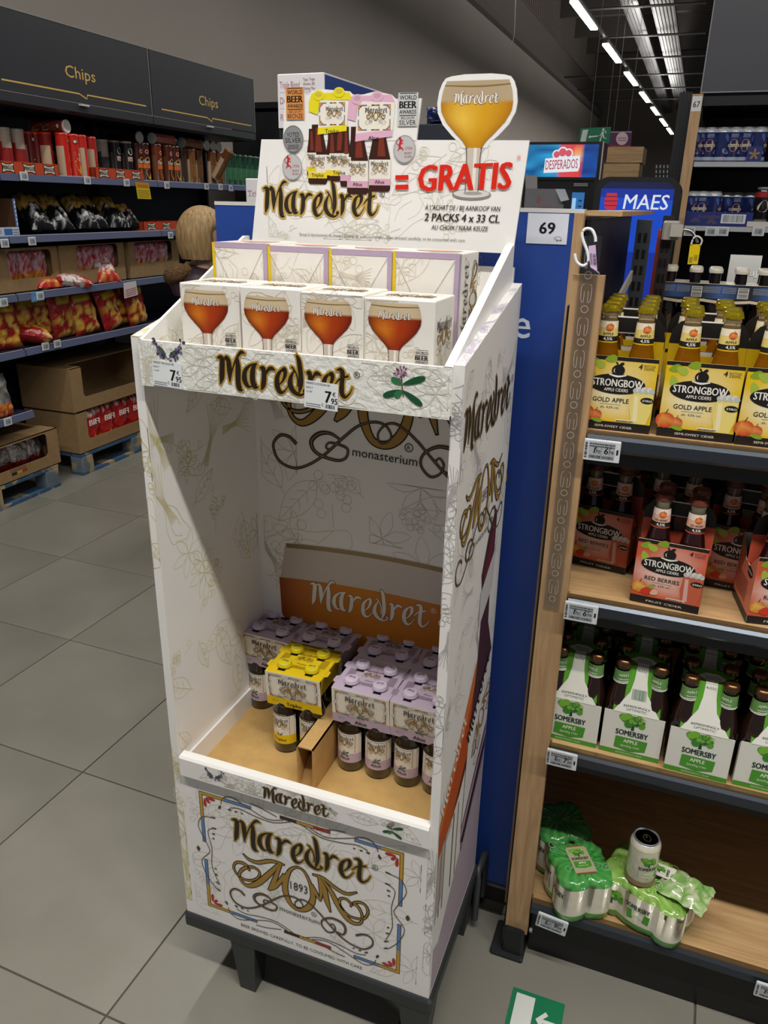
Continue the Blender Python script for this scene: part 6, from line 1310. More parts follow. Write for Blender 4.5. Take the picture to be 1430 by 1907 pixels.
# white and blue open carton on the second shelf
t = thing('open_carton', 'white and blue open carton at the near end of the second shelf', 'carton', (-2.78, 2.4, 1.549)); m = MB()
m.box((-2.785, 2.15, 1.549), (-2.781, 2.612, 1.600), '#c9cfdb'); m.box((-3.14, 2.608, 1.549), (-2.785, 2.612, 1.752), '#5a4030'); m.box((-3.14, 2.15, 1.549), (-3.136, 2.608, 1.752), '#4a3322'); m.box((-3.14, 2.15, 1.549), (-2.785, 2.608, 1.552), '#5a4030'); m.box((-3.14, 2.15, 1.748), (-2.95, 2.608, 1.752), '#6a4c34'); m.box((-2.785, 2.596, 1.600), (-2.781, 2.612, 1.752), '#5f7fb5')
WP(m, 'carton_body', CARD, t); q = MB(); f = LF(-2.781); q.rect(f, 2.50, 1.558, 2.56, 1.592, '#3d6fb5', .0006); q.text(f, 'NATURE', 2.40, 1.568, .018, '#56688a', .0006, wd=.16); q.fine(f, 2.565, 1.556, 2.605, 1.596, 3, '#6d7b95', .0006, 2)
for k in range(6): q.rect(f, 2.5995, 1.61 + k * .023, 2.6085, 1.625 + k * .023, '#c9d6ea', .0006)
WP(q, 'print', PAPER, t)
# floor level: cartons and pallets
gk = 'kraft cartons on the blue pallets'
def bif(k):
    def fn(u, v, a, b):
        if v > .8: return mixc('#b01a16', '#e6dede', 1 if b > .05 else 0)
        if v < .26 + .05 * a: return mixc('#d9b04a', '#b02a1a', max(0, min(1, .3 + 2.5 * b)))
        return mixc('#c4201a', '#8f1512', max(0, .3 + b))
    return fn
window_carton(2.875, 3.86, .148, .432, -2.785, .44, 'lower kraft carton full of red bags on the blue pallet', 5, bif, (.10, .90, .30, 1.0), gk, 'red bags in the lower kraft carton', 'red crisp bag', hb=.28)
q = MB()
for k in range(5):
    y = 2.875 + .985 * (.10 + .80 * (k + .5) / 5); f = PF((-2.785 - .010, y, 0), (0, 1, 0), (0, 0, 1), (1, 0, 0)); tq = MB(); tq.text(f, 'BIFI', .0, .315, .040, '#eeeae4', .003, wd=.10, bold=.04)
    o = [b for b in bpy.data.objects if b.get('group') == 'red bags in the lower kraft carton'][k]; ob = tq.build('lettering', PAPER, o); ob.matrix_parent_inverse = o.matrix_basis.inverted()
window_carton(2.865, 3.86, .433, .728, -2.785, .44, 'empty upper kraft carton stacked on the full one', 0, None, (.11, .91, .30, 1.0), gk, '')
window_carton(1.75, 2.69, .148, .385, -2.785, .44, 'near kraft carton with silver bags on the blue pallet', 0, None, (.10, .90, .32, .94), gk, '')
for k, (y, tl, n) in enumerate(((2.14, -.25, 'silver crisp bag at the picture rim in the near kraft carton'), (2.29, -.3, 'rounded silver crisp bag in the near kraft carton'), (2.43, -.15, 'tall silver and red crisp bag in the near kraft carton'), (2.56, -.2, 'folded silver and red crisp bag at the end of the near kraft carton'))): bag((-2.85, y, .155), R90 + (k - 1.5) * .15, .17, .22, .08, silver_fn, n, 'silver and red crisp bags in the near kraft carton', mat=FILM if k == 0 else FOIL, tilt=tl, seed=60 + k)
q = MB(); f = LF(-2.785); q.fine(f, 2.27, .205, 2.40, .228, 2, '#6d4f30', .0006, 2)
for k, c in enumerate(('#2a2320', '#c99a2a', '#a8382a')): q.rect(f, 2.28 + k * .042, .182, 2.32 + k * .042, .200, c, .0006)
o = q.build('flag_print', PAPER, None); par = [b for b in bpy.data.objects if b.get('label', '').startswith('near kraft carton')][0]; o.parent = par; o.matrix_parent_inverse = Matrix.Translation(-Vector(par.location))
bag((-2.80, 2.285, .5405), R90, .20, .25, .08, bbq_fn, 'grey and red crisp bag standing on the lowest shelf', 'grey crisp bags', tilt=-.15, seed=77)
def wood_pallet(y0, y1, xf, label):
    t = thing('wooden_pallet', label, 'pallet', (xf, (y0 + y1) / 2, 0), 0, 'blue wooden pallets under the cartons'); B = '#3d5c7c'
    for k in range(5): WP(MB().box((xf - .44 + k * .09, y0, .126), (xf - .44 + k * .09 + .078, y1, .146), B), 'deck_board', WPAL, t)
    for k in range(3):
        y = y0 + (y1 - y0 - .115) * k / 2
        for x in (xf - .10, xf - .40): WP(MB().bbox((x, y, .020), (x + .10, y + .115, .126), .006, '#6b7783'), 'block', WPAL, t)
    for x in (xf - .095, xf - .395): WP(MB().box((x, y0, .0), (x + .095, y1, .020), B), 'runner', WPAL, t)
def worn():
    m = finish('worn_blue_wood', .75, var=.25, vscale=12); t = m.node_tree; N, L = t.nodes, t.links; B = N['Principled BSDF']; src = B.inputs['Base Color'].links[0].from_socket
    tc = N.new('ShaderNodeTexCoord'); n = N.new('ShaderNodeTexNoise'); n.inputs['Scale'].default_value = 9; n.inputs['Detail'].default_value = 8; L.new(tc.outputs['Object'], n.inputs['Vector']); r = N.new('ShaderNodeValToRGB'); r.color_ramp.elements[0].position = .53; r.color_ramp.elements[1].position = .60; L.new(n.outputs['Fac'], r.inputs['Fac'])
    mx = N.new('ShaderNodeMix'); mx.data_type = 'RGBA'; L.new(r.outputs['Color'], mx.inputs['Factor']); L.new(src, mx.inputs['A']); mx.inputs['B'].default_value = lin('#a8946f'); L.new(mx.outputs['Result'], B.inputs['Base Color']); return m
WPAL = worn()
wood_pallet(2.872, 4.05, -2.778, 'worn blue wooden pallet under the stacked kraft cartons'); wood_pallet(1.60, 2.655, -2.778, 'worn blue wooden pallet under the near kraft carton')
# labels and cards on the rails
def rail_label(u, v, xs=XF + .008, n='', **kw):
    p = at(u, v, 'x', xs); shelf_label((xs, p.y, p.z), R90, n, wd=.058, ht=.045, group='small price labels on the crisps shelves', detail=False)
ord_ = 'first second third fourth fifth sixth seventh'.split()
for k, (u, v) in enumerate(((44, 328), (162, 336), (235, 340), (310, 345), (384, 347), (410, 348), (429, 350))): rail_label(u, v, n='%s small price label from the near end on the top crisps rail' % ord_[k])
for k, (u, v, n) in enumerate(((59, 449, 'small price label under the white and blue carton'), (317, 438, 'small price label under the orange-red tray of the second shelf'), (6, 563, 'small price label at the picture rim on the third rail'), (74, 551, 'small price label in the blue holder on the third rail'), (84, 645, 'price label on the fourth rail, first of the touching pair'), (106, 640, 'price label on the fourth rail, second of the touching pair'), (14, 785, 'small price label on the lowest crisps shelf'), (8, 453, 'small price label at the picture rim on the second rail'))): rail_label(u, v, n=n)
def card(pts, x, col, label, name='promo_card', fine_=None, head=None):
    q = [at(u, v, 'x', x) for u, v in pts]; m = MB(); m.add(q + [p + Vector((-.002, 0, 0)) for p in q], ((3, 2, 1, 0), (4, 5, 6, 7), (0, 1, 5, 4), (1, 2, 6, 5), (2, 3, 7, 6), (3, 0, 4, 7)), col)
    o = thing(name, label, 'card', q[0]); WP(m, 'card_sheet', PAPER, o); f = lambda a, b, h=0: q[3] + (q[2] - q[3]) * a + (q[0] - q[3]) * b + Vector((h, 0, 0)); k = MB()
    if head: k.rect(f, .02, .68, .98, .98, head, .0006); k.fine(f, .12, .72, .9, .9, 2, '#8a5a10', .0009, 2)
    k.fine(f, .1, .1, .9, .6, 4, fine_ or '#9a8a2a', .0008, 4); WP(k, 'print', PAPER, o)
card([(252, 339), (277, 341), (282, 371), (257, 370)], XF + .012, '#d3b51f', 'yellow promotion card hanging from the top crisps rail', head='#d08a1c')
card([(230, 527), (253, 523), (257, 549), (232, 556)], XF + .014, '#d8d2d4', 'white and red card sign hanging from the third crisps rail', fine_='#b8484a')
card([(427, 342), (434, 342), (436, 356), (428, 357)], XF + .012, '#2f6fc0', 'small blue holder clipped to the far end of the top crisps rail', 'rail_clip', '#9fc0ea')
card([(58, 545), (79, 541), (82, 559), (59, 563)], XF + .006, '#5a8fc4', 'small blue holder clipped to the third crisps rail', 'rail_clip', '#9fc0ea')
# ---------------- person by the crisps ----------------
PXY = (-1.56, 2.62)
def skin_obj(name, pts, edges, rad, mat, parent, root=0, sub=2, col='#caa38a'):
    me = bpy.data.meshes.new(name); me.from_pydata(pts, edges, []); me.materials.append(mat)
    o = link(name, me, parent); sk = o.modifiers.new('skin', 'SKIN'); sk.use_smooth_shade = True; sk.branch_smoothing = .6
    for i, r in enumerate(rad):
        d = me.skin_vertices[0].data[i]; d.radius = (r, r) if not isinstance(r, tuple) else r; d.use_root = (i == root)
    s = o.modifiers.new('sub', 'SUBSURF'); s.levels = sub; s.render_levels = sub; return o
def solid(name, c, rough=.6, **k):
    m, t, N, L, B = nm(name); B.inputs['Base Color'].default_value = lin(c); B.inputs['Roughness'].default_value = rough
    n = N.new('ShaderNodeTexNoise'); n.inputs['Scale'].default_value = k.get('sc', 30); b = N.new('ShaderNodeBump'); b.inputs['Strength'].default_value = k.get('bump', .2); b.inputs['Distance'].default_value = .005; L.new(n.outputs['Fac'], b.inputs['Height']); L.new(b.outputs['Normal'], B.inputs['Normal']); return m
SKN, JACK, TROU, SHOE = solid('skin_tone', '#c99f86', .5), solid('purple_jacket', '#33212f', .55, bump=.6, sc=14), solid('dark_trousers', '#1c1d24', .7), solid('dark_shoe', '#17171a', .5)
PSC = .985
per = thing('person', 'blond person in a dark purple jacket with a fur-trimmed hood, seen from behind', 'person', (PXY[0], PXY[1], 0), -1.15)
# body facing +y: pelvis, spine, neck, head base, arms with hands, legs
pts = [(0, 0, .92), (0, 0, 1.12), (0, -.01, 1.32), (0, 0, 1.42), (0, .02, 1.50), (0, .03, 1.58), (0, .03, 1.66)]; rad = [.12, .115, .125, .075, .052, .078, .072]; ed = [(i, i + 1) for i in range(6)]
def chain(start, P, R):
    i = start
    for p, r in zip(P, R): pts.append(p); rad.append(r); ed.append((i, len(pts) - 1)); i = len(pts) - 1
    return i
for s in (-1, 1):
    hnd = chain(2, [(s * .15, -.01, 1.37), (s * .20, -.02, 1.22), (s * .22, .0, 1.07), (s * .21, .10, .93), (s * .205, .13, .87), (s * .20, .155, .825)], [.06, .048, .042, .032, .026, .028])
    for k in range(4): chain(hnd, [(s * (.192 + (k - 1.5) * .004), .150 + (k - 1.5) * .019, .79), (s * (.186 + (k - 1.5) * .002), .158 + (k - 1.5) * .019, .755 - (.008 if k in (1, 2) else 0)), (s * .176, .166 + (k - 1.5) * .017, .735 - (.01 if k in (1, 2) else 0))], [.0095, .0085, .0075])
    chain(hnd, [(s * .185, .185, .815), (s * .175, .20, .79)], [.0105, .0085])
    chain(0, [(s * .085, 0, .84), (s * .10, .01, .50), (s * .10, -.02, .10), (s * .10, .02, .045), (s * .105, .14, .03)], [.095, .062, .042, .04, .03])
skin_obj('body', pts, ed, rad, SKN, per)
hd = MB()      # face on the skull: skin ellipsoid with nose, ears, eyes and mouth
def skull(u, v):
    a = u * 2 * PI; b = (v - .5) * PI; x, y, z = math.cos(b) * math.sin(a), math.cos(b) * math.cos(a), math.sin(b)
    yy = .10 * y + .03; zz = 1.625 + .125 * z; k = 1 - .22 * max(0, -z) * (1 if y > -.3 else .6)
    nose = .022 * math.exp(-((x * 4.5) ** 2 + ((z + .12) * 4) ** 2)) if y > .5 else 0
    return Vector((.079 * x * k, yy + nose - .012 * max(0, -z) * (1 - max(0, y)), zz))
hd.grid(skull, 24, 18, '#c99f86')
for s in (-1, 1):
    hd.lathe([(.016, 0), (.02, .006), (.012, .012), (.002, .013)], seg=12, col='#c2917a', ax=lambda x, y, z: Vector((s * (.074 + z), .03 + y * .7, 1.612 + x * 1.4)))
    hd.lathe([(.012, 0), (.009, .004), (.001, .006)], seg=10, col='#e8e4df', ax=lambda x, y, z: Vector((s * .031 + x, .118 + z, 1.628 + y * .6))); hd.lathe([(.005, 0), (.001, .001)], seg=8, col='#3a4a5a', ax=lambda x, y, z: Vector((s * .031 + x, .1245 + z, 1.628 + y)))
hd.lathe([(.024, 0), (.018, .006), (.002, .008)], seg=12, col='#a8665c', ax=lambda x, y, z: Vector((x, .112 + z, 1.562 + y * .3)))
hd.build('head', SKIN, per)
hr = MB()
def hairs(u, v):
    a = u * 2 * PI; b = (v - .36) * PI * .78; face = max(0, math.cos(a)) ** 1.5
    x, y = math.sin(a), math.cos(a); r = 1.0 + .015 * math.sin(a * 17 + v * 6) + .02 * noise.noise((x * 3, y * 3, v * 4)); top = math.sin(min(b, PI / 2)); cb = math.cos(b)
    z = 1.615 + .152 * math.sin(b); rr = max(cb, .0)
    if b < 0: rr = 1.0 - .16 * (b / .88) ** 2; z = 1.615 + b * .135
    if face > .2 and z < 1.67: k = 1 - .42 * min(1, (face - .2) * 2) * min(1, (1.67 - z) / .04)
    else: k = 1
    c = mixc('#c3a274', '#94764e', max(0, min(1, .45 + .22 * math.sin(a * 23 + v * 9) + .5 * (.5 - v))))
    return (Vector((.118 * x * rr * r * (k if abs(x) < .9 else 1), .02 + .140 * y * rr * r * k - .012, z)), c)
hr.grid(hairs, 48, 22); hr.build('hair', HAIR, per)
jp = [(0, 0, .86), (0, 0, 1.02), (0, -.005, 1.22), (0, -.015, 1.37), (0, 0, 1.455)]; jr = [.165, .16, .165, .15, .085]; je = [(0, 1), (1, 2), (2, 3), (3, 4)]
for s in (-1, 1):
    b0 = len(jp); jp += [(s * .165, -.015, 1.385), (s * .225, -.02, 1.22), (s * .245, .0, 1.07), (s * .232, .095, .945)]; jr += [.085, .075, .068, .054]; je += [(3, b0), (b0, b0 + 1), (b0 + 1, b0 + 2), (b0 + 2, b0 + 3)]
skin_obj('jacket', jp, je, jr, JACK, per)
fu = MB(); ring = [(.135 * math.sin(a), -.075 - .085 * math.cos(a) * (1 if math.cos(a) > 0 else .6), 1.44 + .035 * -math.cos(a) * 1.0) for a in [(-2.0 + 4.0 * k / 18) for k in range(19)]]
fu.tube(ring, [.03 + .018 * math.sin(PI * k / 18) + .006 * math.sin(k * 2.7) for k in range(19)], 12, '#7d6143'); fu.build('fur_trim', FUR, per)
hdm = MB(); hdm.grid(lambda u, v: Vector((.125 * math.cos(u * 2 * PI), -.10 + .09 * math.sin(u * 2 * PI) * (1 - .3 * v), 1.43 - .12 * v - .03 * math.sin(v * PI))), 20, 6, '#33212f'); hdm.build('hood', JACK, per)
tp = [(0, 0, .90)]; trr = [.14]; te = []
for s in (-1, 1):
    b0 = len(tp); tp += [(s * .088, 0, .80), (s * .10, .01, .50), (s * .10, -.02, .13)]; trr += [.105, .082, .066]; te += [(0, b0), (b0, b0 + 1), (b0 + 1, b0 + 2)]
skin_obj('trousers', tp, te, trr, TROU, per)
for s in (-1, 1):
    m = MB(); m.grid(lambda u, v: Vector((s * .102 + .048 * math.sin(u * 2 * PI) * (1 - .25 * v), .045 + .135 * math.cos(u * 2 * PI) * (1 - (.55 * v if math.cos(u * 2 * PI) > 0 else .3 * v)), .003 + .105 * v)), 20, 6, '#17171a'); m.gon(PF((s * .102, .045, 0), (1, 0, 0), (0, 1, 0), (0, 0, 1)), [(.048 * math.sin(k * .314), .135 * math.cos(k * .314)) for k in range(20)], '#17171a', .003); m.build('shoe', SHOE, per)

per.scale = (PSC, PSC, PSC)
# ---------------- behind the blue panel: block, cartons ----------------
blk = thing('gondola_block', 'dark gondola block behind the blue end panel', 'shelf unit', (.28, 1.05, 0))
WP(MB().box((-.10, .50, 0), (.685, 1.60, 1.745), '#17191f'), 'block_body', PAINT, blk); WP(MB().box((-.105, .502, 1.746), (.672, 1.60, 1.757), '#9c9a96'), 'block_top', PAINT, blk)
def carton(name, lo, hi, col, sidec, label, prints=None, rz=0, group='beer cartons stored on the gondola top'):
    t = thing(name, label, 'carton', ((lo[0] + hi[0]) / 2, (lo[1] + hi[1]) / 2, lo[2]), rz, group); o = Vector(t.location); m = MB(); a = Vector(lo) - o; b = Vector(hi) - o
    m.bbox(tuple(a), tuple(b), .002, col); m.rect(PF((b.x, 0, 0), (0, 1, 0), (0, 0, 1), (1, 0, 0)), a.y + .002, a.z + .001, b.y - .002, b.z - .004, sidec, .0004)
    m.rect(PF((0, 0, b.z), (1, 0, 0), (0, 1, 0), (0, 0, 1)), a.x + .003, a.y + .003, b.x - .003, b.y - .003, mixc(col, '#77736e', .4), .0004)
    m.build('carton_body', CARD, t); q = MB(); f = PF((0, a.y, 0)); w_, h = b.x - a.x, b.z - a.z
    if prints:
        for tx, x, z, ch, wd, c in prints: q.text(f, tx, a.x + x * w_, a.z + z * h, ch, c, .0006, wd=wd, al='l')
        q.rect(f, a.x + .05 * w_, a.z + .66 * h, a.x + .95 * w_, a.z + .665 * h, '#b5a8b5', .0006); q.rect(f, a.x + .05 * w_, a.z + .36 * h, a.x + .95 * w_, a.z + .365 * h, '#b5a8b5', .0006)
    else: q.fine(f, a.x + .1 * w_, a.z + .3 * h, a.x + .9 * w_, a.z + .6 * h, 2, '#4a4d55', .0006, 2)
    q.build('lettering', PAPER, t); return t
TB = [('Triple Blond', .06, .74, .014, .052, '#b57d8d'), ('Type: Triple', .56, .86, .006, .03, '#8d5a66'), ('Alcohol: 8%', .56, .78, .006, .03, '#8d5a66'), ('Gisting: Fles', .56, .70, .006, .03, '#8d5a66'), ('Dubbel', .06, .45, .014, .04, '#b57d8d'), ('Rouge', .06, .14, .014, .04, '#b57d8d')]
carton('dark_carton', (-.07, .70, 1.758), (.10, 1.02, 1.926), '#25262b', '#25262b', 'dark carton standing under the white and blue beer carton')
carton('beer_carton', (-.064, .695, 1.928), (.058, 1.04, 2.040), '#dcd9dc', '#3a4f8e', 'white and blue beer carton at the top of the stack behind the sign', TB, rz=-.03)
carton('beer_carton', (-.166, .70, 1.700), (-.076, .94, 1.818), '#d2cfd2', '#3a4f8e', 'white beer carton end peeping out beside the sign', [('Triple', .06, .66, .013, .05, '#b57d8d')])
sup = MB().box((-.175, .66, 0), (-.11, 1.0, 1.699), '#17191f'); o = sup.build('end_support', PAINT, blk); o.matrix_parent_inverse = Matrix.Translation(-Vector(blk.location))
carton('dark_carton', (at(772, 240, 'y', .95).x, .95, 1.758), (at(852, 240, 'y', .95).x, 1.06, 1.955), '#2c2e36', '#2c2e36', 'dark carton with a blue bag on it behind the goblet cut-out')
bag((at(815, 240, 'y', .97).x, 1.0, 1.957), 0, .085, .04, .06, lambda u, v, a, b: mixc('#24306a', '#16204a', .5 + b), 'blue crumpled bag on the dark carton behind the goblet', 'blue bag', seed=90, name='blue_bag', cat='bag')

# ---------------- drinks fridge with a lit header ----------------
fr = thing('drinks_fridge', 'black drinks fridge with a lit red and blue header screen', 'fridge', (-.4, 7.3, 0))
FX0, FX1, FY = -.76, -.045, 7.0
WP(MB().box((FX0, FY, 0), (FX1, FY + .75, 2.02), '#131418'), 'cabinet', PAINT, fr)
WP(MB().box((FX0, FY - .02, 2.005), (FX1, FY + .6, 2.335), '#17181c').box((FX1, FY - .022, 1.3), (FX1 + .012, FY - .005, 2.335), '#c9c9cc'), 'header_box', PAINT, fr)
m = MB(); f = PF((0, FY - .021, 0)); n = 16; vs = []; cs = []; A, B_, x0, x1 = 2.032, 2.312, FX0 + .02, FX1 - .03
for j in range(7):
    for i in range(n + 1):
        u, v = i / n, j / 6; k = noise.noise((u * 3, v * 4, 2))
        c = mixc('#0d4f8a', '#2aa6e0', max(0, min(1, .5 + 1.2 * k + (u - .2)))) if u < .44 else (mixc('#d9506a', '#e8431e', max(0, (u - .44) * 2.6 + .3 * k)) if u < .80 else mixc('#1a5fc0', '#0a2a6a', max(0, .5 + k)))
        if .62 < u < .80: c = mixc(c, '#ffd08a', max(0, 1 - math.hypot((u - .72) * 9, (v - .65) * 3)))
        vs.append(f(x0 + (x1 - x0) * u, A + (B_ - A) * v, .0004)); cs.append(c)
m.add(vs, [(j * (n + 1) + i, j * (n + 1) + i + 1, j * (n + 1) + n + 2 + i, j * (n + 1) + n + 1 + i) for j in range(6) for i in range(n)], cs)
g = rot2(f, x0 + .185, A + .055, .05); m.gon(g, [(-.012, -.02), (.31, -.02), (.325, .02), (.32, .115), (.0, .105)], '#e9eef5', .0009)
for k, (x, z, r_) in enumerate(((.105, .135, .033), (.16, .150, .040), (.215, .140, .033))): m.disc(g, x, z, r_ + .008, '#e9eef5', .0010 + k * 1e-5, 18)
for k, (x, z, r_) in enumerate(((.105, .135, .029), (.16, .150, .035), (.215, .140, .029))): m.disc(g, x, z, r_, '#d85a66', .0013 + k * 1e-5, 18)
m.text(g, 'DESPERADOS', .155, .008, .082, '#b83a4a', .0014, wd=.30, bold=.012)
WP(m, 'header_screen', SCREEN, fr)
m = MB(); m.fine(f, -.27, 1.955, -.14, 1.985, 2, '#b9bbc0', .0006, 2, .6); WP(m, 'maker_plate', PAPER, fr)
m = MB(); m.rect(f, -.34, 1.55, -.16, 1.90, '#2f6fae', .0006); m.rect(f, -.27, 1.55, -.235, 1.85, '#9fd0f2', .0009)
for k in range(5): m.rect(f, -.325, 1.62 + k * .05, -.29, 1.635 + k * .05, '#12304f', .0009); m.rect(f, -.21, 1.62 + k * .05, -.18, 1.635 + k * .05, '#12304f', .0009)
WP(m, 'lit_door', SCREEN, fr)
m = MB(); fsd = PF((FX1, 0, 0), (0, 1, 0), (0, 0, 1), (1, 0, 0)); m.rect(fsd, FY, 1.5, FY + .6, 2.33, '#5a3a30', .0004)
for k in range(5): m.rect(fsd, FY + .08 + k * .1, 1.6, FY + .12 + k * .1, 2.22, '#c9a99a', .0008)
m.rect(fsd, FY + .03, 2.2, FY + .57, 2.33, '#7a3a30', .0009); WP(m, 'side_print', PAPER, fr)
# grey open carton in front of the fridge
c = [at(u, v, 'y', 3.2) for u, v in ((975, 395), (980, 345), (1045, 352), (1048, 395))]
t = thing('open_carton', 'grey open carton with red lettering standing on the goods behind the blue panel', 'carton', c[0])
bx0, bx1, bz0, bz1 = c[0].x, c[3].x, 1.70, c[2].z; m = MB(); m.box((bx0, 3.2, bz0), (bx1, 3.204, bz1), '#77757c'); m.box((bx0, 3.46, bz0), (bx1, 3.464, bz1), '#5a585e'); m.box((bx0, 3.204, bz0), (bx0 + .004, 3.46, bz1), '#8a8890'); m.box((bx1 - .004, 3.204, bz0), (bx1, 3.46, bz1), '#3d3a3c'); m.box((bx0, 3.2, bz0), (bx1, 3.46, bz0 + .004), '#77757c'); m.prism([(3.2, bz1), (3.203, bz1), (3.17, bz1 + .06), (3.167, bz1 + .06)], lambda a, b, h: Vector((bx0 + h, a, b)), (bx1 - bx0) * .3, 0, '#b9b7bb'); m.add([(bx1 - .05, 3.2, bz1), (bx1, 3.2, bz1), (bx1 + .03, 3.17, bz1 - .05), (bx1 - .01, 3.17, bz1 - .06)], ((0, 1, 2, 3),), '#9ea3ad'); WP(m, 'carton_body', CARD, t)
m = MB(); f = PF((0, 3.2, 0)); m.text(f, 'B', bx0 + .075, bz0 + .085, .03, '#a8503c', .0006); m.fine(f, bx0 + .07, bz0 + .05, bx0 + .14, bz0 + .075, 1, '#a8503c', .0006, 3, .7); WP(m, 'lettering', PAPER, t)
st = MB().box((bx0 - .15, 3.15, 0), (bx1 + .05, 3.6, 1.699), '#15171b').build('storage_cabinet', PAINT); tag(st, 'dark storage cabinet behind the blue panel, under the grey open carton', 'cabinet')
# ---------------- rounded beer cooler with a lit sign ----------------
MY = 2.42; MX0, MX1, MZ, r_ = .472, .806, 1.886, .055
mc = thing('sign_cooler', 'rounded black cooler with a lit blue sign behind the gondola', 'cooler', (.63, MY, 0))
def rr(x0, x1, z0, z1, r, n=6): return [(x0, z0), (x1, z0)] + [(x1 - r + r * math.cos(a), z1 - r + r * math.sin(a)) for a in [PI / 2 * k / n for k in range(n + 1)]] + [(x0 + r + r * math.cos(a), z1 - r + r * math.sin(a)) for a in [PI / 2 + PI / 2 * k / n for k in range(n + 1)]]
fm = PF((0, MY, 0)); WP(MB().prism(rr(MX0, MX1, 0, MZ, r_), fm, 0, -.34, '#1c1e22'), 'cooler_body', PLASTIC, mc)
m = MB(); m.gon(fm, rr(MX0 + .026, MX1 - .024, 1.40, MZ - .019, .040), '#0c1444', .0006); m.gon(fm, [(MX0 + .026, 1.40), (MX1 - .024, 1.40), (MX1 - .024, 1.842), (MX0 + .026, 1.842)], '#0a2f9c', .0008)
m.gon(fm, [(MX0 + .026, 1.60), (MX1 - .024, 1.60), (MX1 - .024, 1.80), (MX0 + .026, 1.81)], '#0d47c4', .0009)
bx = MX0 + .070; bz = 1.763; k_ = .85
m.gon(fm, [(bx - .019, bz), (bx + .019, bz), (bx + .026, bz + .02), (bx + .026, bz + .042), (bx + .019, bz + .062), (bx - .019, bz + .062), (bx - .026, bz + .042), (bx - .026, bz + .02)], '#c42a3c', .0012)
for z in (bz + .013, bz + .030, bz + .047): m.rect(fm, bx - .0265, z, bx + .0265, z + .003, '#3a1440', .0014)
m.text(fm, 'MAES', MX0 + .206, 1.7655, .056, '#e4e8ef', .0014, wd=.172, bold=.010, shear=.08)
WP(m, 'lit_sign', SCREEN, mc)
# ---------------- wooden crates, hanging signs ----------------
cab = MB().box((.02, 6.1, 0), (.48, 6.7, 1.985), '#17181b').build('dark_cabinet', PAINT); tag(cab, 'dark cabinet carrying the two wooden crates', 'cabinet')
def crate(z0, z1, dx, label):
    t = thing('wooden_crate', label, 'crate', (.25, 6.2, z0), 0, 'wooden crates stacked on the dark cabinet'); x0, x1 = .078 + dx, .365 + dx
    for k in range(2): WP(MB().box((x0, 6.2, z0 + k * (z1 - z0) / 2 + .001), (x1, 6.216, z0 + (k + 1) * (z1 - z0) / 2 - .001), '#b98f5c'), 'front_board', WOODH, t)
    WP(MB().box((x1 - .014, 6.217, z0 + .001), (x1, 6.62, z1 - .001), '#6b5238'), 'side_board', WOODH, t); WP(MB().box((x0, 6.217, z0 + .001), (x0 + .014, 6.62, z1 - .001), '#6b5238'), 'side_board', WOODH, t); WP(MB().box((x0 + .014, 6.217, z0 + .001), (x1 - .014, 6.62, z0 + .012), '#a07a4c'), 'base_board', WOODH, t)
zt = at(1165, 273, 'y', 6.2).z; zm = at(1165, 304, 'y', 6.2).z
crate(zm + .004, zt, .012, 'upper wooden crate above the lit blue sign'); crate(1.986, zm - .002, -.004, 'lower wooden crate above the lit blue sign')
def hang_sign(pts, y, col, label, name, fn, wires=True):
    q = [at(u, v, 'y', y) for u, v in pts]; m = MB(); m.add(q + [p + Vector((0, .012, 0)) for p in q], ((3, 2, 1, 0), (4, 5, 6, 7), (0, 1, 5, 4), (1, 2, 6, 5), (2, 3, 7, 6), (3, 0, 4, 7)), col); t = thing(name, label, 'sign', q[0]); WP(m, 'sign_board', PAPER, t)
    f = lambda a, b, h=0: q[3] + (q[2] - q[3]) * a + (q[0] - q[3]) * b + Vector((0, -h, 0)); k = MB(); fn(k, f); WP(k, 'pictogram', PAPER, t)
    if wires:
        for a in (.32, .86): p = q[0] + (q[1] - q[0]) * a + Vector((0, .006, 0)); WP(MB().tube([p, (p.x - .01, p.y, 7.3)], .0028, 5, '#6f6d6b'), 'hanging_wire', PAINT, t)
def exitp(k, f):
    W = '#dfe6df'; k.gon(f, [(.04, .06), (.22, .06), (.26, .90), (.08, .88)], W, .001); k.gon(f, [(.29, .44), (.36, .34), (.36, .40), (.60, .42), (.60, .50), (.36, .49), (.36, .55)], W, .001); k.disc(f, .755, .82, .042, W, .001, 14, .085)
    for P in ([(.745, .72, .07), (.76, .46, .075)], [(.75, .70, .035), (.83, .74, .035), (.86, .58, .035)], [(.74, .70, .035), (.69, .50, .035), (.64, .46, .035)], [(.77, .48, .045), (.82, .30, .045), (.90, .27, .045)], [(.75, .48, .045), (.71, .34, .045), (.70, .12, .045)]): k.rib(f, P, W, .002, 0, 1)
hang_sign([(1081, 239), (1138, 236), (1134, 266), (1077, 270)], 9.0, '#16815f', 'green emergency exit sign hanging on two wires', 'exit_sign', exitp)
def purp(k, f): k.rect(f, 0, 0, 1, .28, '#8f2530', .001); k.disc(f, .66, .62, .22, '#cdb7c0', .002, 22, .34); k.fine(f, .5, .5, .82, .75, 2, '#a85a6a', .003, 2); k.rect(f, 0, .94, 1, 1.0, '#a58aa8', .001)
hang_sign([(1126, 245), (1177, 245), (1174, 280), (1124, 280)], 13.0, '#4d2350', 'purple and red aisle sign with a white disc', 'aisle_sign', purp)
# wire hanging down in front of the wall
lw = MB().tube([tuple(at(u, v, 'y', 9)) for u, v in ((960, -10), (959, 30), (958, 60), (955, 80), (950, 92))], .006, 5, '#8d8b88').build('loose_cable', PAINT); tag(lw, 'thin loose pale cable dangling in front of the grey wall', 'cable')
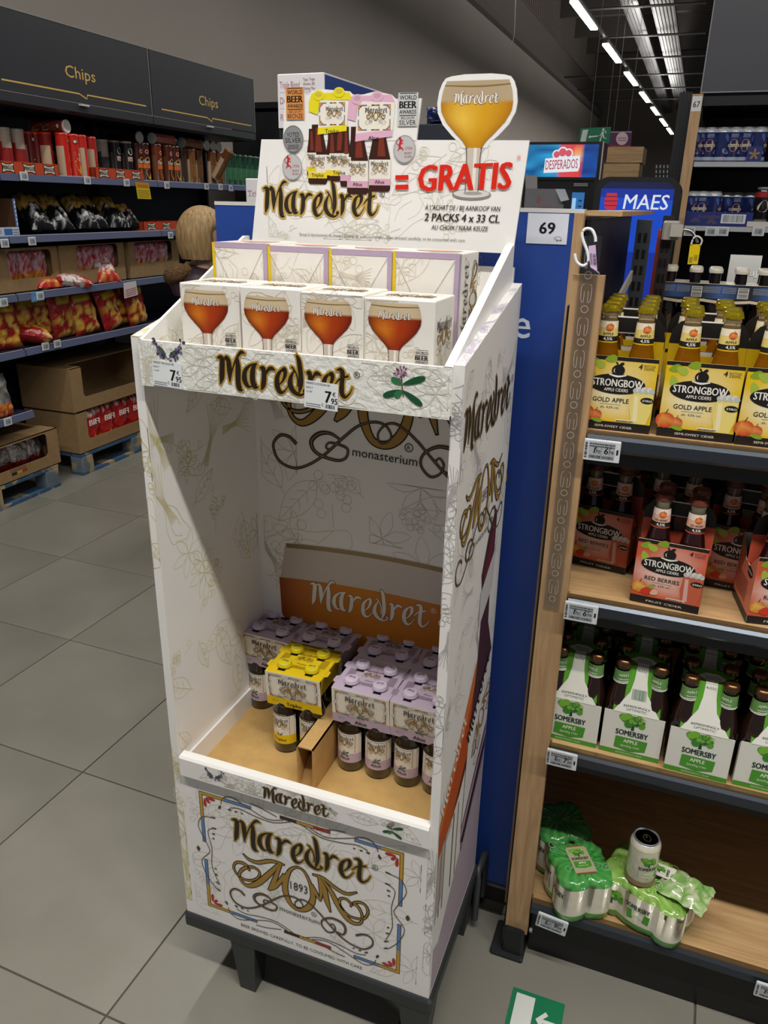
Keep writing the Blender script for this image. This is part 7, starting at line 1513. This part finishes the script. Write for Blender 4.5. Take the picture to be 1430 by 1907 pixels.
# ---------------- canned beer gondola with the oak post 67 ----------------
cg = thing('can_shelf_unit', 'black beer can gondola with an oak post numbered 67', 'shelf unit', (1.3, 3.2, 0)); QY = 3.0
WP(MB().box((.7815, QY, .05), (.8265, QY + .03, 2.245), '#c39c70'), 'post', WOODV, cg)
m = MB(); f = PF((0, QY, 0)); m.rect(f, .7835, 2.176, .8245, 2.236, '#dcdee2', .0005); m.text(f, '67', .804, 2.192, .024, '#1c1d20', .0008, wd=.028, bold=.02); WP(m, 'number_label', PAPER, cg)
WP(MB().box((.815, QY + .012, 2.252), (3.0, QY + .03, 2.66), '#4a4a52').box((.812, QY + .010, 2.252), (.816, QY + .03, 2.66), '#9a9aa0').box((.812, QY + .009, 2.655), (3.0, QY + .03, 2.662), '#9a9aa0').box((.812, QY + .009, 2.249), (3.0, QY + .03, 2.253), '#9a9aa0'), 'header_sign', PAINT, cg)
WP(MB().box((.80, 3.6, 0), (3.0, 3.62, 2.3), '#0f1013'), 'back_board', PAINT, cg); WP(MB().box((.725, QY + .06, 0), (.780, 3.6, 2.26), '#1b1e24'), 'side_panel', PAINT, cg); WP(MB().box((.83, QY + .03, 2.20), (3.0, 3.6, 2.25), '#17181c'), 'canopy', PAINT, cg)
s = MB(); f = PF((0, QY + .06, 0))
for k in range(40):
    for q in (.742, .758): s.rect(f, q - .003, 1.55 + k * .018, q + .003, 1.562 + k * .018, '#050506', .0006)
WP(s, 'slot', PLASTIC, cg)
for z in (1.972, 1.700, 1.40):
    WP(MB().box((.83, QY + .02, z - .016), (3.0, 3.6, z - .001), '#26282d'), 'shelf', PAINT, cg); WP(MB().prism([(QY + .02, z - .001), (QY + .002, z - .001), (QY - .004, z - .022), (QY + .02, z - .024)], lambda y, zz, h: Vector((.83 + h, y, zz)), 2.17, 0, '#8b8d94'), 'shelf_rail', PAINT, cg)
def beer_print(q):
    f = CF((0, 0, 0), CR, 0); q.disc(f, 0, .058, .020, '#b5a58c', .0006, 18, .022); q.ring(f, 0, .058, .019, .002, '#a83a34', .0008, 18, .021); q.rect(f, -.024, .053, .024, .062, '#d9cfba', .0010, 4); q.text(f, 'Koenigsbier', 0, .0555, .005, '#2a3460', .0012, wd=.04); q.fine(f, -.015, .086, .015, .10, 3, '#9fb0d6', .0008, 2)
    for s_ in (-1, 1): petal(q, f, s_ * .02, .03, .03, .016, s_ * .5 + (0 if s_ > 0 else PI), '#7f95c4', .0006); petal(q, f, s_ * .026, .07, .03, .014, s_ * 1.2 + (0 if s_ > 0 else PI), '#4a62a4', .0006)
    q.rect(f, -.107, .006, .107, .018, '#a9b2c8', .0004, 30)
gcn = 'blue beer cans on the can gondola'; c0 = None
def can_at(u, v, y, z, n, rz=0.0, sc=1.0):
    global c0
    x = at(u, v, 'y', y).x
    if c0 is None: c0 = single_can((x, y, z), rz, n, 'beer_can', gcn, '#1f2c60', beer_print, 20, '#b9bcc2'); o = c0
    else: o = dup(c0, n, (x, y, z), rz)
    o.scale = (1, 1, 1.2); return o
for k, (u, rz) in enumerate(((1298, .9), (1320, .1), (1344, 1.5), (1366, .0), (1389, -.1), (1412, 1.4))): can_at(u, 270, 3.10, 1.9725, 'tall blue beer can %s from the oak post on the upper can shelf' % ['first', 'second', 'third', 'fourth', 'fifth', 'sixth'][k], rz)
for k, (u, y, rz) in enumerate(((1288, 3.09, .8), (1307, 3.09, .0), (1329, 3.09, 1.4), (1350, 3.22, 1.3), (1370, 3.22, .1), (1394, 3.22, 1.2))): can_at(u, 380, y, 1.704, ('tall blue beer can %s from the oak post in the blue tray' if k < 3 else 'shaded tall beer can %s in the back of the blue tray') % ['first', 'second', 'third', 'first', 'second', 'third'][k], rz)
for row in range(2):
    for k in range(5): can_at(1300 + k * 24, (270, 380)[row], 3.36, (1.9725, 1.704)[row], '%s blue can from the post in the dark rear row of the %s can shelf' % ('first second third fourth fifth'.split()[k], ('upper', 'lower')[row]), k)
x0, x1 = at(1272, 410, 'y', 3.04).x, at(1401, 410, 'y', 3.04).x
t = thing('can_tray', 'blue cardboard can tray with gold lettering and a barcode', 'tray', ((x0 + x1) / 2, 3.04, 1.70)); m = MB(); m.box((x0, 3.04, 1.7005), (x1, 3.043, 1.760), '#2a3578'); m.box((x0, 3.043, 1.7005), (x1, 3.45, 1.7025), '#2a3578'); m.box((x0, 3.043, 1.7025), (x0 + .003, 3.45, 1.76), '#2a3578'); m.box((x1 - .003, 3.043, 1.7025), (x1, 3.45, 1.76), '#2a3578'); WP(m, 'tray_body', CARD, t)
m = MB(); f = PF((0, 3.04, 0)); w_ = x1 - x0; m.text(f, 'Koenigsbier', x0 + w_ * .38, 1.733, .017, '#6d5a4c', .0006, wd=w_ * .32); m.rect(f, x0 + w_ * .55, 1.712, x0 + w_ * .90, 1.752, '#d9dbe0', .0006); m.bars(f, x0 + w_ * .58, 1.717, x0 + w_ * .87, 1.748, '#6d707a', .0009, 5, 20)
for cx, cz in ((x0 + w_ * .18, 1.712), (x0 + w_ * .42, 1.706)):
    for k in range(7): a = .3 + k * .42; m.rib(f, [(cx + .008 * math.cos(a), cz + .008 * math.sin(a), .0022), (cx + .024 * math.cos(a), cz + .024 * math.sin(a), .0022)], '#7d6448', .0008, 0, 1)
WP(m, 'lettering', PAPER, t)
xa, xb = at(1391, 285, 'y', 3.03).x, at(1419, 285, 'y', 3.03).x
t = thing('small_carton', 'small blue carton with a gold star on the upper can shelf', 'carton', (xa, 3.03, 1.9725)); WP(MB().box((xa, 3.03, 1.9725), (xb, 3.055, 2.035), '#2a3578'), 'carton_body', CARD, t); m = MB(); f = PF((0, 3.03, 0)); cx, cz = (xa + xb) / 2, 2.003
for k in range(5): petal(m, f, cx, cz, .024, .009, .3 + k * 1.257, '#9a7a48', .0006)
WP(m, 'star_print', PAPER, t)
x = at(1418, 385, 'y', 3.06).x
def rbp(q):
    f = CF((0, 0, 0), CR, 0); q.rect(f, -.107, .085, .107, .103, '#a8262a', .0006, 30); petal(q, f, -.02, .045, .05, .04, .3, '#c9c9c9', .0008)
o = single_can((x, 3.075, 1.724), 0, 'black and red can at the frame edge on the lower can shelf', 'beer_can', None, '#1d1b1c', rbp); o.scale = (1, 1, 1.2)
t = MB().box((x - .05, 3.03, 1.7005), (x + .06, 3.13, 1.7232), '#cfcac2').build('shelf_tray', CARD); tag(t, 'low white tray under the black and red can', 'tray')
for k, (u, n) in enumerate(((1284, 'price label behind the yellow tag on the can shelf'), (1324, 'price label under the blue can tray, first of its pair'), (1346, 'price label under the blue can tray, second of its pair'), (1412, 'price label at the frame edge on the can shelf'))):
    p = at(u, 431, 'y', QY - .012); shelf_label((p.x, p.y - .002, p.z), 0, n, wd=.05, ht=.038, group='price labels on the can shelf', detail=False)
# perforated panel and far racks
pf = thing('perforated_panel', 'black perforated panel above the lit blue sign', 'panel', at(1225, 330, 'y', 8)); c = [at(u, v, 'y', 8) for u, v in ((1216, 345), (1246, 345), (1246, 306), (1218, 306))]
m = MB(); m.add(c + [p + Vector((0, .02, 0)) for p in c], ((0, 1, 2, 3), (7, 6, 5, 4), (0, 4, 5, 1), (1, 5, 6, 2), (2, 6, 7, 3), (3, 7, 4, 0)), '#141416'); m.box((c[0].x + .06, 8.0, 0), (c[0].x + .09, 8.02, c[0].z), '#141416'); WP(m, 'sheet', PAINT, pf); m = MB(); f = lambda a, b, h=0: c[0] + (c[1] - c[0]) * a + (c[3] - c[0]) * b + Vector((0, -h - .001, 0))
for i in range(4):
    for j in range(4): m.rect(f, .12 + i * .23, .1 + j * .24, .19 + i * .23, .24 + j * .24, '#b9b7b2', .001)
WP(m, 'perforation', PAPER, pf)
# ---------------- second shelving run beyond the crisps ----------------
fu2 = thing('far_shelf_unit', 'dark shelving run with green goods beyond the crisps header', 'shelf unit', (-3.0, 7, 0))
WP(MB().box((-3.3, 5.9, 0), (-3.25, 11, 2.6), '#17181c'), 'back_board', PAINT, fu2)
for z in (.5, 1.0, 1.5, 2.0, 2.55): WP(MB().box((-3.25, 5.9, z - .03), (-2.76, 11, z), '#2a2a2e'), 'shelf', PAINT, fu2)
for y in (5.9, 10.98): WP(MB().box((-3.25, y, 0), (-2.78, y + .02, 2.6), '#1b1c20'), 'side_panel', PAINT, fu2)
for k in range(12):
    y = 6.05 + k * .4; c_ = ('#3d6a35', '#7d6a4a', '#2f5a44', '#8a7a5a')[k % 4]
    bag((-2.86, y, 2.005), R90, .30, .36, .14, lambda u, v, a, b, c_=c_: mixc(c_, '#c9c3a8', max(0, min(1, 2 * b))), '%s %s bag along the dark shelving run beyond the crisps' % ('first second third fourth fifth sixth seventh eighth ninth tenth eleventh twelfth'.split()[k], ('green', 'brown', 'dark green', 'beige')[k % 4]), 'bags on the far shelving run', seed=k + 120, nu=8, nv=10)
